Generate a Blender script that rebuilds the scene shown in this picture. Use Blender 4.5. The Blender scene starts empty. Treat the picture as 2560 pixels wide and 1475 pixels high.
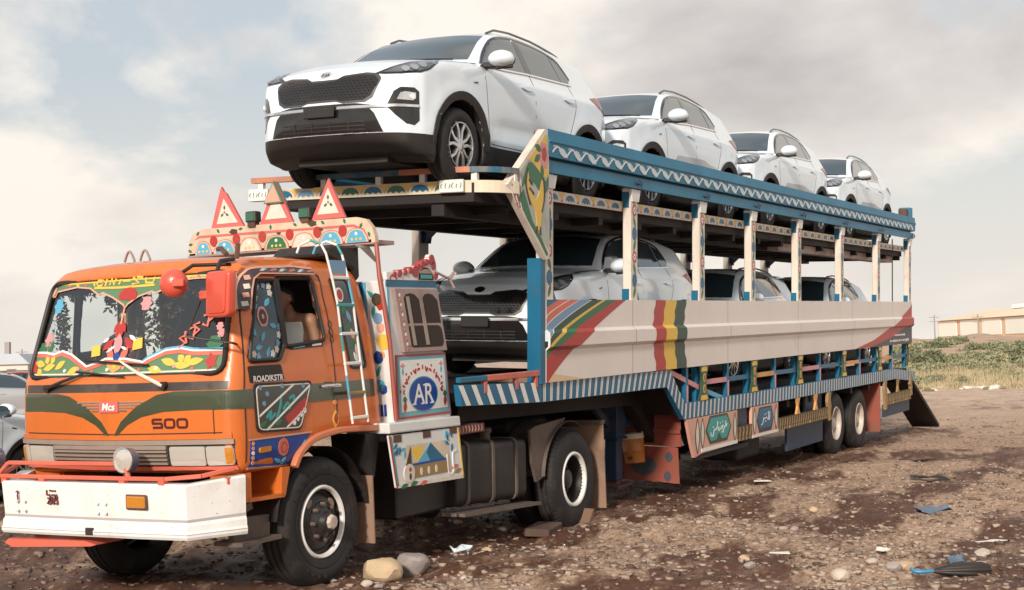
import bpy, bmesh, math, random
import numpy as np
from mathutils import Vector, Matrix, geometry
from mathutils.bvhtree import BVHTree
R = math.radians
random.seed(7)
rng = np.random.default_rng(11)
SC = bpy.context.scene
COL = SC.collection

# ------------------------------------------------------------------ camera
EYE = 2.25
cam_d = bpy.data.cameras.new('camera')
cam_d.sensor_width = 36.0
cam_d.lens = 3450.0/2560.0*36.0
cam_d.clip_end = 6000
cam = bpy.data.objects.new('camera', cam_d)
COL.objects.link(cam)
YAW, PITCH = 28.715, 0.3737
cam.location = (0, 0, EYE)
cam.rotation_euler = (R(90+PITCH), 0, R(YAW-90))
SC.camera = cam

# ------------------------------------------------------------------ sky, sun, exposure
SUN_EL, SUN_AZ = 25.0, 191.0        # azimuth measured from +X towards +Y: the sun stands in front of the truck
world = bpy.data.worlds.new('World'); SC.world = world; world.use_nodes = True
wn = world.node_tree; wn.nodes.clear()
def wnode(t, **kw):
    n = wn.nodes.new(t)
    for k, v in kw.items(): setattr(n, k, v)
    return n
w_out = wnode('ShaderNodeOutputWorld'); w_bg = wnode('ShaderNodeBackground')
w_sky = wnode('ShaderNodeTexSky', sky_type='NISHITA', sun_disc=False)
w_sky.sun_elevation = R(SUN_EL); w_sky.sun_rotation = R(90-SUN_AZ)
w_sky.air_density = 1.4; w_sky.dust_density = 3.0; w_sky.ozone_density = 1.0
w_tc = wnode('ShaderNodeTexCoord')
# the yard slopes: plumb-up differs a little from the trailer's own upright, so the sky is turned with it
GX, GY = 0.0203, 0.04
UPV = Vector((GX, GY, 1.0)).normalized()
w_rot = wnode('ShaderNodeVectorRotate', rotation_type='AXIS_ANGLE')
w_rot.inputs['Axis'].default_value = UPV.cross(Vector((0, 0, 1))).normalized(); w_rot.inputs['Angle'].default_value = UPV.angle(Vector((0, 0, 1)))
wn.links.new(w_tc.outputs['Generated'], w_rot.inputs['Vector'])
wn.links.new(w_rot.outputs[0], w_sky.inputs['Vector'])
w_sep = wnode('ShaderNodeSeparateXYZ'); wn.links.new(w_rot.outputs[0], w_sep.inputs[0])
# flat cloud layer seen in perspective: direction divided by its height
w_zc = wnode('ShaderNodeMath', operation='ADD'); w_zc.inputs[1].default_value = 0.40
w_mx = wnode('ShaderNodeMath', operation='MAXIMUM'); w_mx.inputs[1].default_value = 0.0
wn.links.new(w_sep.outputs['Z'], w_mx.inputs[0]); wn.links.new(w_mx.outputs[0], w_zc.inputs[0])
w_dx = wnode('ShaderNodeMath', operation='DIVIDE'); w_dy = wnode('ShaderNodeMath', operation='DIVIDE')
wn.links.new(w_sep.outputs['X'], w_dx.inputs[0]); wn.links.new(w_zc.outputs[0], w_dx.inputs[1])
wn.links.new(w_sep.outputs['Y'], w_dy.inputs[0]); wn.links.new(w_zc.outputs[0], w_dy.inputs[1])
w_cmb = wnode('ShaderNodeCombineXYZ')
wn.links.new(w_dx.outputs[0], w_cmb.inputs[0]); wn.links.new(w_dy.outputs[0], w_cmb.inputs[1])
def wnoise(scale, detail, rough, off, dist=0.0):
    m = wnode('ShaderNodeMapping'); m.inputs['Location'].default_value = off
    wn.links.new(w_cmb.outputs[0], m.inputs[0])
    n = wnode('ShaderNodeTexNoise'); n.inputs['Scale'].default_value = scale
    n.inputs['Detail'].default_value = detail; n.inputs['Roughness'].default_value = rough
    n.inputs['Distortion'].default_value = dist
    wn.links.new(m.outputs[0], n.inputs['Vector']); return n
def wramp(src, pts):
    r = wnode('ShaderNodeValToRGB')
    e = r.color_ramp.elements
    while len(e) < len(pts): e.new(0.5)
    for el, (p, c) in zip(e, pts):
        el.position = p; el.color = (c[0], c[1], c[2], 1)
    wn.links.new(src, r.inputs[0]); return r
w_n1 = wnoise(1.9, 11, 0.54, (0.3, 3.4, 0.0), 0.2)
w_cover = wramp(w_n1.outputs['Fac'], [(0.43, (0, 0, 0)), (0.53, (1, 1, 1))])
w_n2 = wnoise(1.7, 11, 0.54, (5.6, 8.2, 0.0), 0.2)
w_ccol = wramp(w_n2.outputs['Fac'], [(0.37, (4.6, 4.35, 4.25)), (0.48, (6.3, 5.95, 5.7)), (0.58, (8.6, 8.0, 7.25))])
# warm milky air towards the horizon
w_hz = wramp(w_sep.outputs['Z'], [(0.0, (1, 1, 1)), (0.20, (0, 0, 0))])
w_lift = wnode('ShaderNodeMixRGB'); w_lift.inputs[0].default_value = 0.70
w_lift.inputs[2].default_value = (5.5, 5.85, 6.25, 1)
wn.links.new(w_sky.outputs[0], w_lift.inputs[1])
w_m1 = wnode('ShaderNodeMixRGB'); wn.links.new(w_cover.outputs[0], w_m1.inputs[0])
wn.links.new(w_lift.outputs[0], w_m1.inputs[1]); wn.links.new(w_ccol.outputs[0], w_m1.inputs[2])
w_m2 = wnode('ShaderNodeMixRGB'); w_m2.inputs[2].default_value = (8.2, 7.5, 6.75, 1)
w_hm = wnode('ShaderNodeMath', operation='MULTIPLY'); w_hm.inputs[1].default_value = 0.8
wn.links.new(w_hz.outputs[0], w_hm.inputs[0]); wn.links.new(w_hm.outputs[0], w_m2.inputs[0])
wn.links.new(w_m1.outputs[0], w_m2.inputs[1])
wn.links.new(w_m2.outputs[0], w_bg.inputs['Color']); w_bg.inputs['Strength'].default_value = 0.108
wn.links.new(w_bg.outputs[0], w_out.inputs['Surface'])

sun_d = bpy.data.lights.new('sun', 'SUN'); sun_d.energy = 3.8; sun_d.angle = R(6.0); sun_d.color = (1.0, 0.925, 0.83)
sun = bpy.data.objects.new('sun', sun_d); COL.objects.link(sun)
_sd = Vector((math.cos(R(SUN_AZ))*math.cos(R(SUN_EL)), math.sin(R(SUN_AZ))*math.cos(R(SUN_EL)), math.sin(R(SUN_EL))))
sun.rotation_euler = _sd.to_track_quat('Z', 'Y').to_euler()
sun.location = (0, 0, 60)
vs = SC.view_settings
vs.view_transform = 'Standard'; vs.look = 'None'; vs.gamma = 1.0; vs.exposure = 0.14; vs.use_curve_mapping = False
SC.cycles.max_bounces = 8; SC.cycles.transparent_max_bounces = 16

# ------------------------------------------------------------------ materials
MATS = {}
def mat(name, col, rough=0.5, metal=0.0, dirt=0.0, dirt_col=(0.16, 0.11, 0.08), dscale=3.0, coat=0.0, bump=0.0, bscale=40.0, vary=0.0, spec=0.5, streak=0.0, chip=0.0):
    if name in MATS: return MATS[name]
    m = bpy.data.materials.new(name); m.use_nodes = True
    nt = m.node_tree; b = nt.nodes['Principled BSDF']
    b.inputs['Base Color'].default_value = (*col, 1); b.inputs['Roughness'].default_value = rough
    b.inputs['Metallic'].default_value = metal; b.inputs['Coat Weight'].default_value = coat
    b.inputs['Coat Roughness'].default_value = 0.06; b.inputs['Specular IOR Level'].default_value = spec
    if dirt or bump or vary or streak or chip:
        tc = nt.nodes.new('ShaderNodeTexCoord')
        n1 = nt.nodes.new('ShaderNodeTexNoise'); n1.inputs['Scale'].default_value = dscale; n1.inputs['Detail'].default_value = 9; n1.inputs['Roughness'].default_value = 0.66
        nt.links.new(tc.outputs['Object'], n1.inputs['Vector'])
        src = None
        if vary:
            hs = nt.nodes.new('ShaderNodeMixRGB'); hs.blend_type = 'MULTIPLY'; hs.inputs[0].default_value = 1
            hs.inputs[1].default_value = (*col, 1)
            r0 = nt.nodes.new('ShaderNodeMapRange'); r0.inputs[1].default_value = 0.3; r0.inputs[2].default_value = 0.7
            r0.inputs[3].default_value = 1-vary; r0.inputs[4].default_value = 1+vary
            n0 = nt.nodes.new('ShaderNodeTexNoise'); n0.inputs['Scale'].default_value = dscale*0.6; n0.inputs['Detail'].default_value = 5
            nt.links.new(tc.outputs['Object'], n0.inputs['Vector'])
            nt.links.new(n0.outputs['Fac'], r0.inputs[0]); nt.links.new(r0.outputs[0], hs.inputs[2]); src = hs.outputs[0]
        if dirt:
            rp = nt.nodes.new('ShaderNodeValToRGB'); rp.color_ramp.elements[0].position = 0.62-0.30*dirt; rp.color_ramp.elements[1].position = 0.80-0.16*dirt
            nt.links.new(n1.outputs['Fac'], rp.inputs[0])
            mm = nt.nodes.new('ShaderNodeMath'); mm.operation = 'MULTIPLY'; mm.inputs[1].default_value = min(1.0, 0.3+0.7*dirt)
            nt.links.new(rp.outputs[0], mm.inputs[0])
            mx = nt.nodes.new('ShaderNodeMixRGB'); mx.inputs[1].default_value = (*col, 1); mx.inputs[2].default_value = (*dirt_col, 1)
            if src: nt.links.new(src, mx.inputs[1])
            nt.links.new(mm.outputs[0], mx.inputs[0]); src = mx.outputs[0]
            rr = nt.nodes.new('ShaderNodeMapRange'); rr.inputs[3].default_value = rough; rr.inputs[4].default_value = min(1, rough+0.35)
            nt.links.new(mm.outputs[0], rr.inputs[0]); nt.links.new(rr.outputs[0], b.inputs['Roughness'])
        def extra(scale3, lo, hi, amt, c2, det):
            mp = nt.nodes.new('ShaderNodeMapping'); mp.inputs['Scale'].default_value = scale3; nt.links.new(tc.outputs['Object'], mp.inputs[0])
            nz = nt.nodes.new('ShaderNodeTexNoise'); nz.inputs['Scale'].default_value = 1.0; nz.inputs['Detail'].default_value = det; nz.inputs['Roughness'].default_value = .65; nt.links.new(mp.outputs[0], nz.inputs['Vector'])
            mr = nt.nodes.new('ShaderNodeMapRange'); mr.inputs[1].default_value = lo; mr.inputs[2].default_value = hi; mr.inputs[4].default_value = amt; nt.links.new(nz.outputs['Fac'], mr.inputs[0])
            mx2 = nt.nodes.new('ShaderNodeMixRGB'); mx2.inputs[1].default_value = (*col, 1); mx2.inputs[2].default_value = (*c2, 1)
            if src: nt.links.new(src, mx2.inputs[1])
            nt.links.new(mr.outputs[0], mx2.inputs[0]); return mx2.outputs[0]
        if streak: src = extra((7, 7, .55), .50, .78, streak, tuple(c*.45 for c in dirt_col), 6)
        if chip: src = extra((38, 38, 38), .665, .70, chip, (.10, .055, .035), 4)
        if src: nt.links.new(src, b.inputs['Base Color'])
        if bump:
            n2 = nt.nodes.new('ShaderNodeTexNoise'); n2.inputs['Scale'].default_value = bscale; n2.inputs['Detail'].default_value = 6
            nt.links.new(tc.outputs['Object'], n2.inputs['Vector'])
            bp = nt.nodes.new('ShaderNodeBump'); bp.inputs['Strength'].default_value = bump; bp.inputs['Distance'].default_value = 0.01
            nt.links.new(n2.outputs['Fac'], bp.inputs['Height']); nt.links.new(bp.outputs[0], b.inputs['Normal'])
    MATS[name] = m
    return m
def glass_mat(name, tint, gloss=0.12, rough=0.02):
    if name in MATS: return MATS[name]
    m = bpy.data.materials.new(name); m.use_nodes = True; nt = m.node_tree; nt.nodes.clear()
    o = nt.nodes.new('ShaderNodeOutputMaterial'); t = nt.nodes.new('ShaderNodeBsdfTransparent'); g = nt.nodes.new('ShaderNodeBsdfGlossy')
    t.inputs[0].default_value = (*tint, 1); g.inputs['Roughness'].default_value = rough; g.inputs['Color'].default_value = (1, 1, 1, 1)
    f = nt.nodes.new('ShaderNodeFresnel'); f.inputs[0].default_value = 1.5
    a = nt.nodes.new('ShaderNodeMath'); a.operation = 'ADD'; a.inputs[1].default_value = gloss; a.use_clamp = True
    mx = nt.nodes.new('ShaderNodeMixShader')
    nt.links.new(f.outputs[0], a.inputs[0]); nt.links.new(a.outputs[0], mx.inputs[0])
    nt.links.new(t.outputs[0], mx.inputs[1]); nt.links.new(g.outputs[0], mx.inputs[2]); nt.links.new(mx.outputs[0], o.inputs[0])
    MATS[name] = m; return m

# ------------------------------------------------------------------ mesh building
class MB:
    def __init__(s): s.v = []; s.f = []; s.m = []; s.mats = []
    def mi(s, m):
        if m is None: return 0
        if m not in s.mats: s.mats.append(m)
        return s.mats.index(m)
    def add(s, vs_, fs, m=None):
        o = len(s.v); k = s.mi(m)
        s.v += [tuple(p) for p in vs_]
        for f in fs: s.f.append(tuple(i+o for i in f)); s.m.append(k)
        return s
    def box(s, x0, x1, y0, y1, z0, z1, m=None):
        vs_ = [(x, y, z) for x in (x0, x1) for y in (y0, y1) for z in (z0, z1)]
        return s.add(vs_, [(0, 1, 3, 2), (4, 6, 7, 5), (0, 4, 5, 1), (2, 3, 7, 6), (0, 2, 6, 4), (1, 5, 7, 3)], m)
    def bar(s, p0, p1, w, h, m=None, up=(0, 0, 1)):
        p0, p1 = Vector(p0), Vector(p1); d = (p1-p0).normalized(); u = Vector(up)
        sd = d.cross(u)
        if sd.length < 1e-4: sd = d.cross(Vector((0, 1, 0)))
        sd.normalize(); u = sd.cross(d).normalized()
        vs_ = []
        for p in (p0, p1):
            for a, b in ((-1, -1), (1, -1), (1, 1), (-1, 1)): vs_.append(p+sd*(a*w/2)+u*(b*h/2))
        return s.add(vs_, [(0, 3, 2, 1), (4, 5, 6, 7), (0, 1, 5, 4), (1, 2, 6, 5), (2, 3, 7, 6), (3, 0, 4, 7)], m)
    def tube(s, pts, r, n=8, m=None, closed=False, caps=True):
        pts = [Vector(p) for p in pts]; N = len(pts); rings = []
        rr = r if hasattr(r, '__len__') else [r]*N
        prev = None
        for i, p in enumerate(pts):
            if closed: d = pts[(i+1) % N]-pts[i-1]
            else: d = pts[min(i+1, N-1)]-pts[max(i-1, 0)]
            d.normalize()
            if prev is None:
                a = Vector((0, 0, 1)) if abs(d.z) < 0.9 else Vector((1, 0, 0)); prev = d.cross(a).normalized()
            u = (prev-d*prev.dot(d))
            if u.length < 1e-5: u = d.orthogonal()
            u.normalize(); prev = u; v = d.cross(u)
            rings.append([p+(u*math.cos(2*math.pi*k/n)+v*math.sin(2*math.pi*k/n))*rr[i] for k in range(n)])
        vs_ = [q for rg in rings for q in rg]; fs = []
        for i in range(N if closed else N-1):
            a, b = i*n, ((i+1) % N)*n
            for k in range(n): fs.append((a+k, a+(k+1) % n, b+(k+1) % n, b+k))
        if caps and not closed: fs.append(tuple(range(n-1, -1, -1))); fs.append(tuple((N-1)*n+k for k in range(n)))
        return s.add(vs_, fs, m)
    def lathe(s, prof, c, axis='y', n=32, m=None, closed=False, a0=0.0, a1=2*math.pi):
        # prof: list of (offset along axis, radius)
        full = abs(a1-a0-2*math.pi) < 1e-6; K = n if full else n+1; vs_ = []
        for (o, r) in prof:
            for k in range(K):
                t = a0+(a1-a0)*k/n; ca, sa = math.cos(t)*r, math.sin(t)*r
                p = {'y': (ca, o, sa), 'x': (o, ca, sa), 'z': (ca, sa, o)}[axis]
                vs_.append((c[0]+p[0], c[1]+p[1], c[2]+p[2]))
        fs = []
        P = len(prof)
        for i in range(P if closed else P-1):
            j = (i+1) % P
            for k in range(n):
                k2 = (k+1) % K
                fs.append((i*K+k, j*K+k, j*K+k2, i*K+k2))
        return s.add(vs_, fs, m)
    def prism(s, poly, fr, h0, h1, m=None):
        # poly 2d in frame fr(u,v,h)->3d
        n = len(poly)
        vs_ = [fr(u, v, h0) for u, v in poly]+[fr(u, v, h1) for u, v in poly]
        fs = [tuple(range(n-1, -1, -1)), tuple(n+i for i in range(n))]
        fs += [(i, (i+1) % n, n+(i+1) % n, n+i) for i in range(n)]
        return s.add(vs_, fs, m)
    def build(s, name, m=None, parent=None, smooth=None, bevel=0.0, seg=1, kind=None):
        me = bpy.data.meshes.new(name); me.from_pydata(s.v, [], s.f)
        ms = s.mats if s.mats else [m]
        for q in ms: me.materials.append(q)
        if s.mats: me.polygons.foreach_set('material_index', s.m)
        bm = bmesh.new(); bm.from_mesh(me)
        bmesh.ops.recalc_face_normals(bm, faces=bm.faces)
        if bevel:
            ed = [e for e in bm.edges if len(e.link_faces) == 2 and e.calc_face_angle(0) > 0.6]
            bmesh.ops.bevel(bm, geom=ed, offset=bevel, offset_type='OFFSET', segments=seg, profile=0.5, affect='EDGES', clamp_overlap=True)
        bm.to_mesh(me); bm.free()
        if smooth:
            me.polygons.foreach_set('use_smooth', [True]*len(me.polygons))
            if smooth < 180: me.set_sharp_from_angle(angle=R(smooth))
        return put(name, me, parent, kind)
def put(name, me, parent=None, kind=None):
    o = bpy.data.objects.new(name, me); COL.objects.link(o); o.parent = parent
    if kind: o['kind'] = kind
    return o
def tag(o, label, cat, group=None):
    o['label'] = label; o['category'] = cat
    if group: o['group'] = group
    return o
def empty(name, loc=(0, 0, 0), rot=(0, 0, 0)):
    o = bpy.data.objects.new(name, None); COL.objects.link(o); o.location = loc; o.rotation_euler = rot
    o.empty_display_size = 0.2
    return o
def copy_tree(o, parent=None):
    c = o.copy(); COL.objects.link(c); c.parent = parent
    for ch in list(o.children): copy_tree(ch, c)
    return c
# frames (u,v,h)->xyz ; h = outwards
def f_side(y):  return lambda u, v, h: (u, y-h, v)            # seen from the camera side (-y)
def f_front(x): return lambda u, v, h: (x-h, u, v)            # seen from the front (-x), u = y
def f_gen(o, U, V):
    o, U, V = Vector(o), Vector(U), Vector(V); N = U.cross(V).normalized()
    return lambda u, v, h: tuple(o+U*u+V*v+N*h)
def ell(cx, cy, rx, ry, n=20, a=0.0, wob=0.0, k=8):
    out = []
    for i in range(n):
        t = 2*math.pi*i/n; r = 1+wob*math.cos(k*t)
        x, y = rx*r*math.cos(t), ry*r*math.sin(t)
        out.append((cx+x*math.cos(a)-y*math.sin(a), cy+x*math.sin(a)+y*math.cos(a)))
    return out
def leaf(cx, cy, L, W, a, n=6):
    pts = []
    for i in range(n+1): t = i/n; pts.append((-L/2+L*t, W/2*math.sin(math.pi*t)))
    for i in range(1, n): t = 1-i/n; pts.append((-L/2+L*t, -W/2*math.sin(math.pi*t)))
    return [(cx+x*math.cos(a)-y*math.sin(a), cy+x*math.sin(a)+y*math.cos(a)) for x, y in pts]
def rect(u0, u1, v0, v1): return [(u0, v0), (u1, v0), (u1, v1), (u0, v1)]
def ribbon(pts, w):
    # polyline with width -> polygon
    P = [Vector((p[0], p[1])) for p in pts]; L = []; Rr = []
    for i, p in enumerate(P):
        d = (P[min(i+1, len(P)-1)]-P[max(i-1, 0)]); d.normalize(); n = Vector((-d.y, d.x))
        ww = w[i] if hasattr(w, '__len__') else w
        L.append(tuple(p+n*ww/2)); Rr.append(tuple(p-n*ww/2))
    return L+Rr[::-1]
def rings(P, w):
    n = len(P); k = n//2; return [ribbon(P[:k+1], w), ribbon(P[k:]+[P[0]], w)]
def smooth_pts(pts, n=6, closed=False):
    # Catmull-Rom
    P = [tuple(p) for p in pts]; N = len(P); out = []
    rngi = range(N if closed else N-1)
    for i in rngi:
        p0 = P[(i-1) % N] if closed or i > 0 else P[0]; p1 = P[i]; p2 = P[(i+1) % N]; p3 = P[(i+2) % N] if closed or i+2 < N else P[-1]
        for k in range(n):
            t = k/n
            out.append(tuple(0.5*((2*b)+(-a+c)*t+(2*a-5*b+4*c-d)*t*t+(-a+3*b-3*c+d)*t**3) for a, b, c, d in zip(p0, p1, p2, p3)))
    if not closed: out.append(P[-1])
    return out
_fonts = {}
def text_poly(txt, size=1.0, shear=0.0, sx=1.0, offset=0.0):
    cu = bpy.data.curves.new('t', 'FONT'); cu.body = txt; cu.size = size; cu.shear = shear; cu.align_x = 'CENTER'; cu.align_y = 'CENTER'; cu.resolution_u = 3; cu.offset = offset
    ob = bpy.data.objects.new('t', cu); COL.objects.link(ob)
    dg = bpy.context.evaluated_depsgraph_get(); dg.update()
    me = bpy.data.meshes.new_from_object(ob.evaluated_get(dg))
    vs_ = [(v.co.x*sx, v.co.y) for v in me.vertices]; fs = [tuple(p.vertices) for p in me.polygons]
    bpy.data.objects.remove(ob); bpy.data.curves.remove(cu); bpy.data.meshes.remove(me)
    return vs_, fs
def add_text(mb, txt, fr, u, v, size, h=0.003, m=None, a=0.0, sx=1.0, shear=0.0, flip=1, offset=0.0):
    vs_, fs = text_poly(txt, size, shear, sx, offset)
    ca, sa = math.cos(a), math.sin(a)
    mb.add([fr(u+flip*(x*ca-y*sa), v+x*sa+y*ca, h) for x, y in vs_], fs, m)

# ------------------------------------------------------------------ implicit solids
def poly_sdf(P, X, Y):
    P = np.array(P, float); d = np.full(X.shape, 1e9); ins = np.zeros(X.shape, bool); n = len(P)
    for i in range(n):
        a, b = P[i], P[(i+1) % n]; e = b-a; wx, wy = X-a[0], Y-a[1]
        t = np.clip((wx*e[0]+wy*e[1])/(e@e+1e-12), 0, 1)
        d = np.minimum(d, (wx-e[0]*t)**2+(wy-e[1]*t)**2)
        c = ((a[1] > Y) != (b[1] > Y))
        with np.errstate(divide='ignore', invalid='ignore'):
            xi = e[0]*(Y-a[1])/(e[1] if abs(e[1]) > 1e-12 else 1e-12)+a[0]
        ins ^= c & (X < xi)
    d = np.sqrt(d); return np.where(ins, -d, d)
def smax(a, b, k):
    h = np.clip(0.5+0.5*(a-b)/k, 0, 1); return b*(1-h)+a*h+k*h*(1-h)
def smin(a, b, k): return -smax(-a, -b, k)
def grid(b0, b1, h):
    ax = [np.arange(b0[i], b1[i]+h, h) for i in range(3)]
    return np.meshgrid(*ax, indexing='ij')
def nets(F, o, h):
    nx, ny, nz = F.shape; S = F < 0
    cs = np.zeros((nx-1, ny-1, nz-1, 3)); cn = np.zeros((nx-1, ny-1, nz-1))
    corners = [(i, j, k) for i in (0, 1) for j in (0, 1) for k in (0, 1)]
    def sub(A, c): return A[c[0]:nx-1+c[0], c[1]:ny-1+c[1], c[2]:nz-1+c[2]]
    for a in range(8):
        for b in range(a+1, 8):
            ca, cb = np.array(corners[a]), np.array(corners[b])
            if np.abs(ca-cb).sum() != 1: continue
            Fa, Fb = sub(F, ca), sub(F, cb); m = sub(S, ca) != sub(S, cb)
            t = np.where(m, Fa/np.where(m, Fa-Fb, 1), 0)
            for q in range(3): cs[..., q] += np.where(m, ca[q]+t*(cb[q]-ca[q]), 0)
            cn += m
    act = cn > 0; idx = -np.ones(act.shape, int); idx[act] = np.arange(act.sum())
    ijk = np.argwhere(act)
    V = (ijk+cs[act]/cn[act][:, None])*h+np.array(o)
    Q = []
    for ax in range(3):
        sl0 = [slice(None)]*3; sl1 = [slice(None)]*3
        sl0[ax] = slice(0, -1); sl1[ax] = slice(1, None)
        ch = S[tuple(sl0)] != S[tuple(sl1)]
        e = np.argwhere(ch)
        u, v = (ax+1) % 3, (ax+2) % 3
        e = e[(e[:, u] > 0) & (e[:, v] > 0) & (e[:, u] < F.shape[u]-1) & (e[:, v] < F.shape[v]-1)]
        s0 = S[tuple(e.T)]
        def at(du, dv):
            q = e.copy(); q[:, u] += du; q[:, v] += dv; return idx[tuple(q.T)]
        q = np.stack([at(-1, -1), at(0, -1), at(0, 0), at(-1, 0)], 1)
        q[~s0] = q[~s0][:, ::-1]
        Q.append(q)
    return V, np.concatenate(Q)
def np_mesh(name, V, Q, mats_, fm=None, smooth=True, sharp=None):
    me = bpy.data.meshes.new(name)
    me.from_pydata(V.tolist(), [], Q.tolist())
    for m in mats_: me.materials.append(m)
    if fm is not None: me.polygons.foreach_set('material_index', fm.astype(np.int32))
    if smooth: me.polygons.foreach_set('use_smooth', [True]*len(me.polygons))
    if sharp: me.set_sharp_from_angle(angle=R(sharp))
    return me
def bvh(V, Q): return BVHTree.FromPolygons([Vector(v) for v in V], [tuple(q) for q in Q.tolist()])
class Surf:
    """projects flat outlines on to a curved body along an axis"""
    def __init__(s, tree): s.t = tree
    def hit(s, o, d, fall=None):
        r = s.t.ray_cast(Vector(o), Vector(d))
        if r[0] is None:
            r2 = s.t.find_nearest(Vector(fall if fall is not None else o)); return r2[0], r2[1]
        return r[0], r[1]
    def patch(s, mb, poly, ray, off=0.004, step=0.05, m=None, thick=0.012, holes=None):
        # ray(u,v) -> origin, direction, fallback point
        poly = [Vector((p[0], p[1])) for p in poly]
        bd = []
        n = len(poly)
        for i in range(n):
            a, b = poly[i], poly[(i+1) % n]; k = max(1, int((b-a).length/step))
            for q in range(k): bd.append(a+(b-a)*(q/k))
        us = [p.x for p in bd]; vs2 = [p.y for p in bd]
        pts = list(bd); NB = len(bd)
        A = np.array([[p.x, p.y] for p in bd])
        gu, gv = np.meshgrid(np.arange(min(us)+step*0.5, max(us), step), np.arange(min(vs2)+step*0.5, max(vs2), step))
        sd = poly_sdf(A, gu, gv); ok = sd < -step*0.35
        pts += [Vector((float(x), float(y))) for x, y in zip(gu[ok], gv[ok])]
        r = geometry.delaunay_2d_cdt(pts, [(i, (i+1) % NB) for i in range(NB)], [], 1, 1e-5)
        v2, e2, f2 = r[0], r[1], r[2]
        top = []; low = []
        for p in v2:
            o, d, fb = ray(p.x, p.y); h, nr = s.hit(o, d, fb)
            dd = Vector(d).normalized()
            if nr.dot(dd) > 0: nr = -nr
            nn = (nr*0.6-dd*0.4).normalized()
            top.append(h+nn*off); low.append(h-nn*(thick-off))
        ec = {}
        for f in f2:
            for i in range(len(f)):
                e = (f[i], f[(i+1) % len(f)]); ec[e] = 1
        N = len(top); fs = [tuple(f) for f in f2]
        for (a, b) in ec:
            if (b, a) not in ec: fs.append((b, a, N+a, N+b))
        mb.add(top+low, fs, m)
        return mb
def rebase(root, loc):
    root.location = loc
    for ch in root.children: ch.matrix_parent_inverse = Matrix.Translation(-Vector(loc))
# ------------------------------------------------------------------ ground
def sclip(v, lo, hi, s=8.0):
    v = np.asarray(v, float)
    v = np.where(v > hi-s, hi-s+s*np.tanh((v-hi+s)/s), v)
    return np.where(v < lo+s, lo+s+s*np.tanh((v-lo-s)/s), v)
_wv = [(rng.uniform(0, 6.28), rng.uniform(0, 6.28), L, A) for L, A in ((3.1, .022), (2.3, .018), (1.5, .013), (1.05, .010), (.7, .008), (.47, .007), (.33, .006), (.23, .005), (.17, .004)) for _ in range(3)]
def ground_z(x, y, rough=True):
    x = np.asarray(x, float); y = np.asarray(y, float)
    z = -0.02-GX*(x-8.77)-GY*(y-7.6)
    if rough:
        n = np.zeros(np.broadcast(x, y).shape)
        for a, p, L, A in _wv: n = n+A*np.sin((x*math.cos(a)+y*math.sin(a))*2*math.pi/L+p+0.8*np.sin((x*math.sin(a)-y*math.cos(a))*1.7/L))
        dist = np.hypot(x, y)
        z = z+n*np.clip(1.2-dist/60, 0, 1)*0.8
    return z
_cf = Vector((math.cos(R(YAW))*math.cos(R(PITCH)), math.sin(R(YAW))*math.cos(R(PITCH)), math.sin(R(PITCH))))
_cr = Vector((math.sin(R(YAW)), -math.cos(R(YAW)), 0)); _cu = _cr.cross(_cf)
def gpt(px, py):
    # where the line of sight through a photograph pixel meets the ground
    d = _cf+_cr*((px-1280)/3450)+_cu*(-(py-737.5)/3450)
    c0 = EYE+0.02-GX*8.77-GY*7.6
    t = -c0/(d.z+GX*d.x+GY*d.y)
    return Vector((d.x*t, d.y*t, gz(d.x*t, d.y*t)))
def depth(p): return Vector((p[0], p[1], p[2]-EYE)).dot(_cf)
UPQ = Vector((0, 0, 1)).rotation_difference(UPV)
def gz(x, y): return float(ground_z(x, y))

def vnoise(x, y, seed):
    xi = np.floor(x).astype(np.int64); yi = np.floor(y).astype(np.int64); fx, fy = x-xi, y-yi; fx = fx*fx*(3-2*fx); fy = fy*fy*(3-2*fy)
    def hsh(a, b):
        n = (a*374761393+b*668265263+seed*1442695041) & 0x7fffffff; n = ((n ^ (n >> 13))*1274126177) & 0x7fffffff; return ((n ^ (n >> 16)) & 0xffff)/65535.0
    return (hsh(xi, yi)*(1-fx)+hsh(xi+1, yi)*fx)*(1-fy)+(hsh(xi, yi+1)*(1-fx)+hsh(xi+1, yi+1)*fx)*fy
def dryness(x, y):
    # where the mud has dried and bare gravel lies, drawn out along the wheel tracks
    x = np.asarray(x, float); y = np.asarray(y, float); n = 0; a = 1.0; tot = 0
    u, v = (x*math.cos(.25)+y*math.sin(.25))*.30, (-x*math.sin(.25)+y*math.cos(.25))*.62
    for o in range(6):
        n = n+a*vnoise(u*2**o+o*17.3, v*2**o+o*9.1, 5+o); tot += a; a *= .74
    n = n/tot
    n = n-.16*np.exp(-((y-4.55+.05*x)/.45)**2)-.10*np.exp(-((y-2.7+.05*x)/.4)**2)-.22*np.exp(-((y-7.4)/1.6)**2)*(x > 6)*(x < 30)
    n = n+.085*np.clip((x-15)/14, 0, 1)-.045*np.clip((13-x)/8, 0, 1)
    return np.clip((n-.44)/.10, 0, 1)
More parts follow.
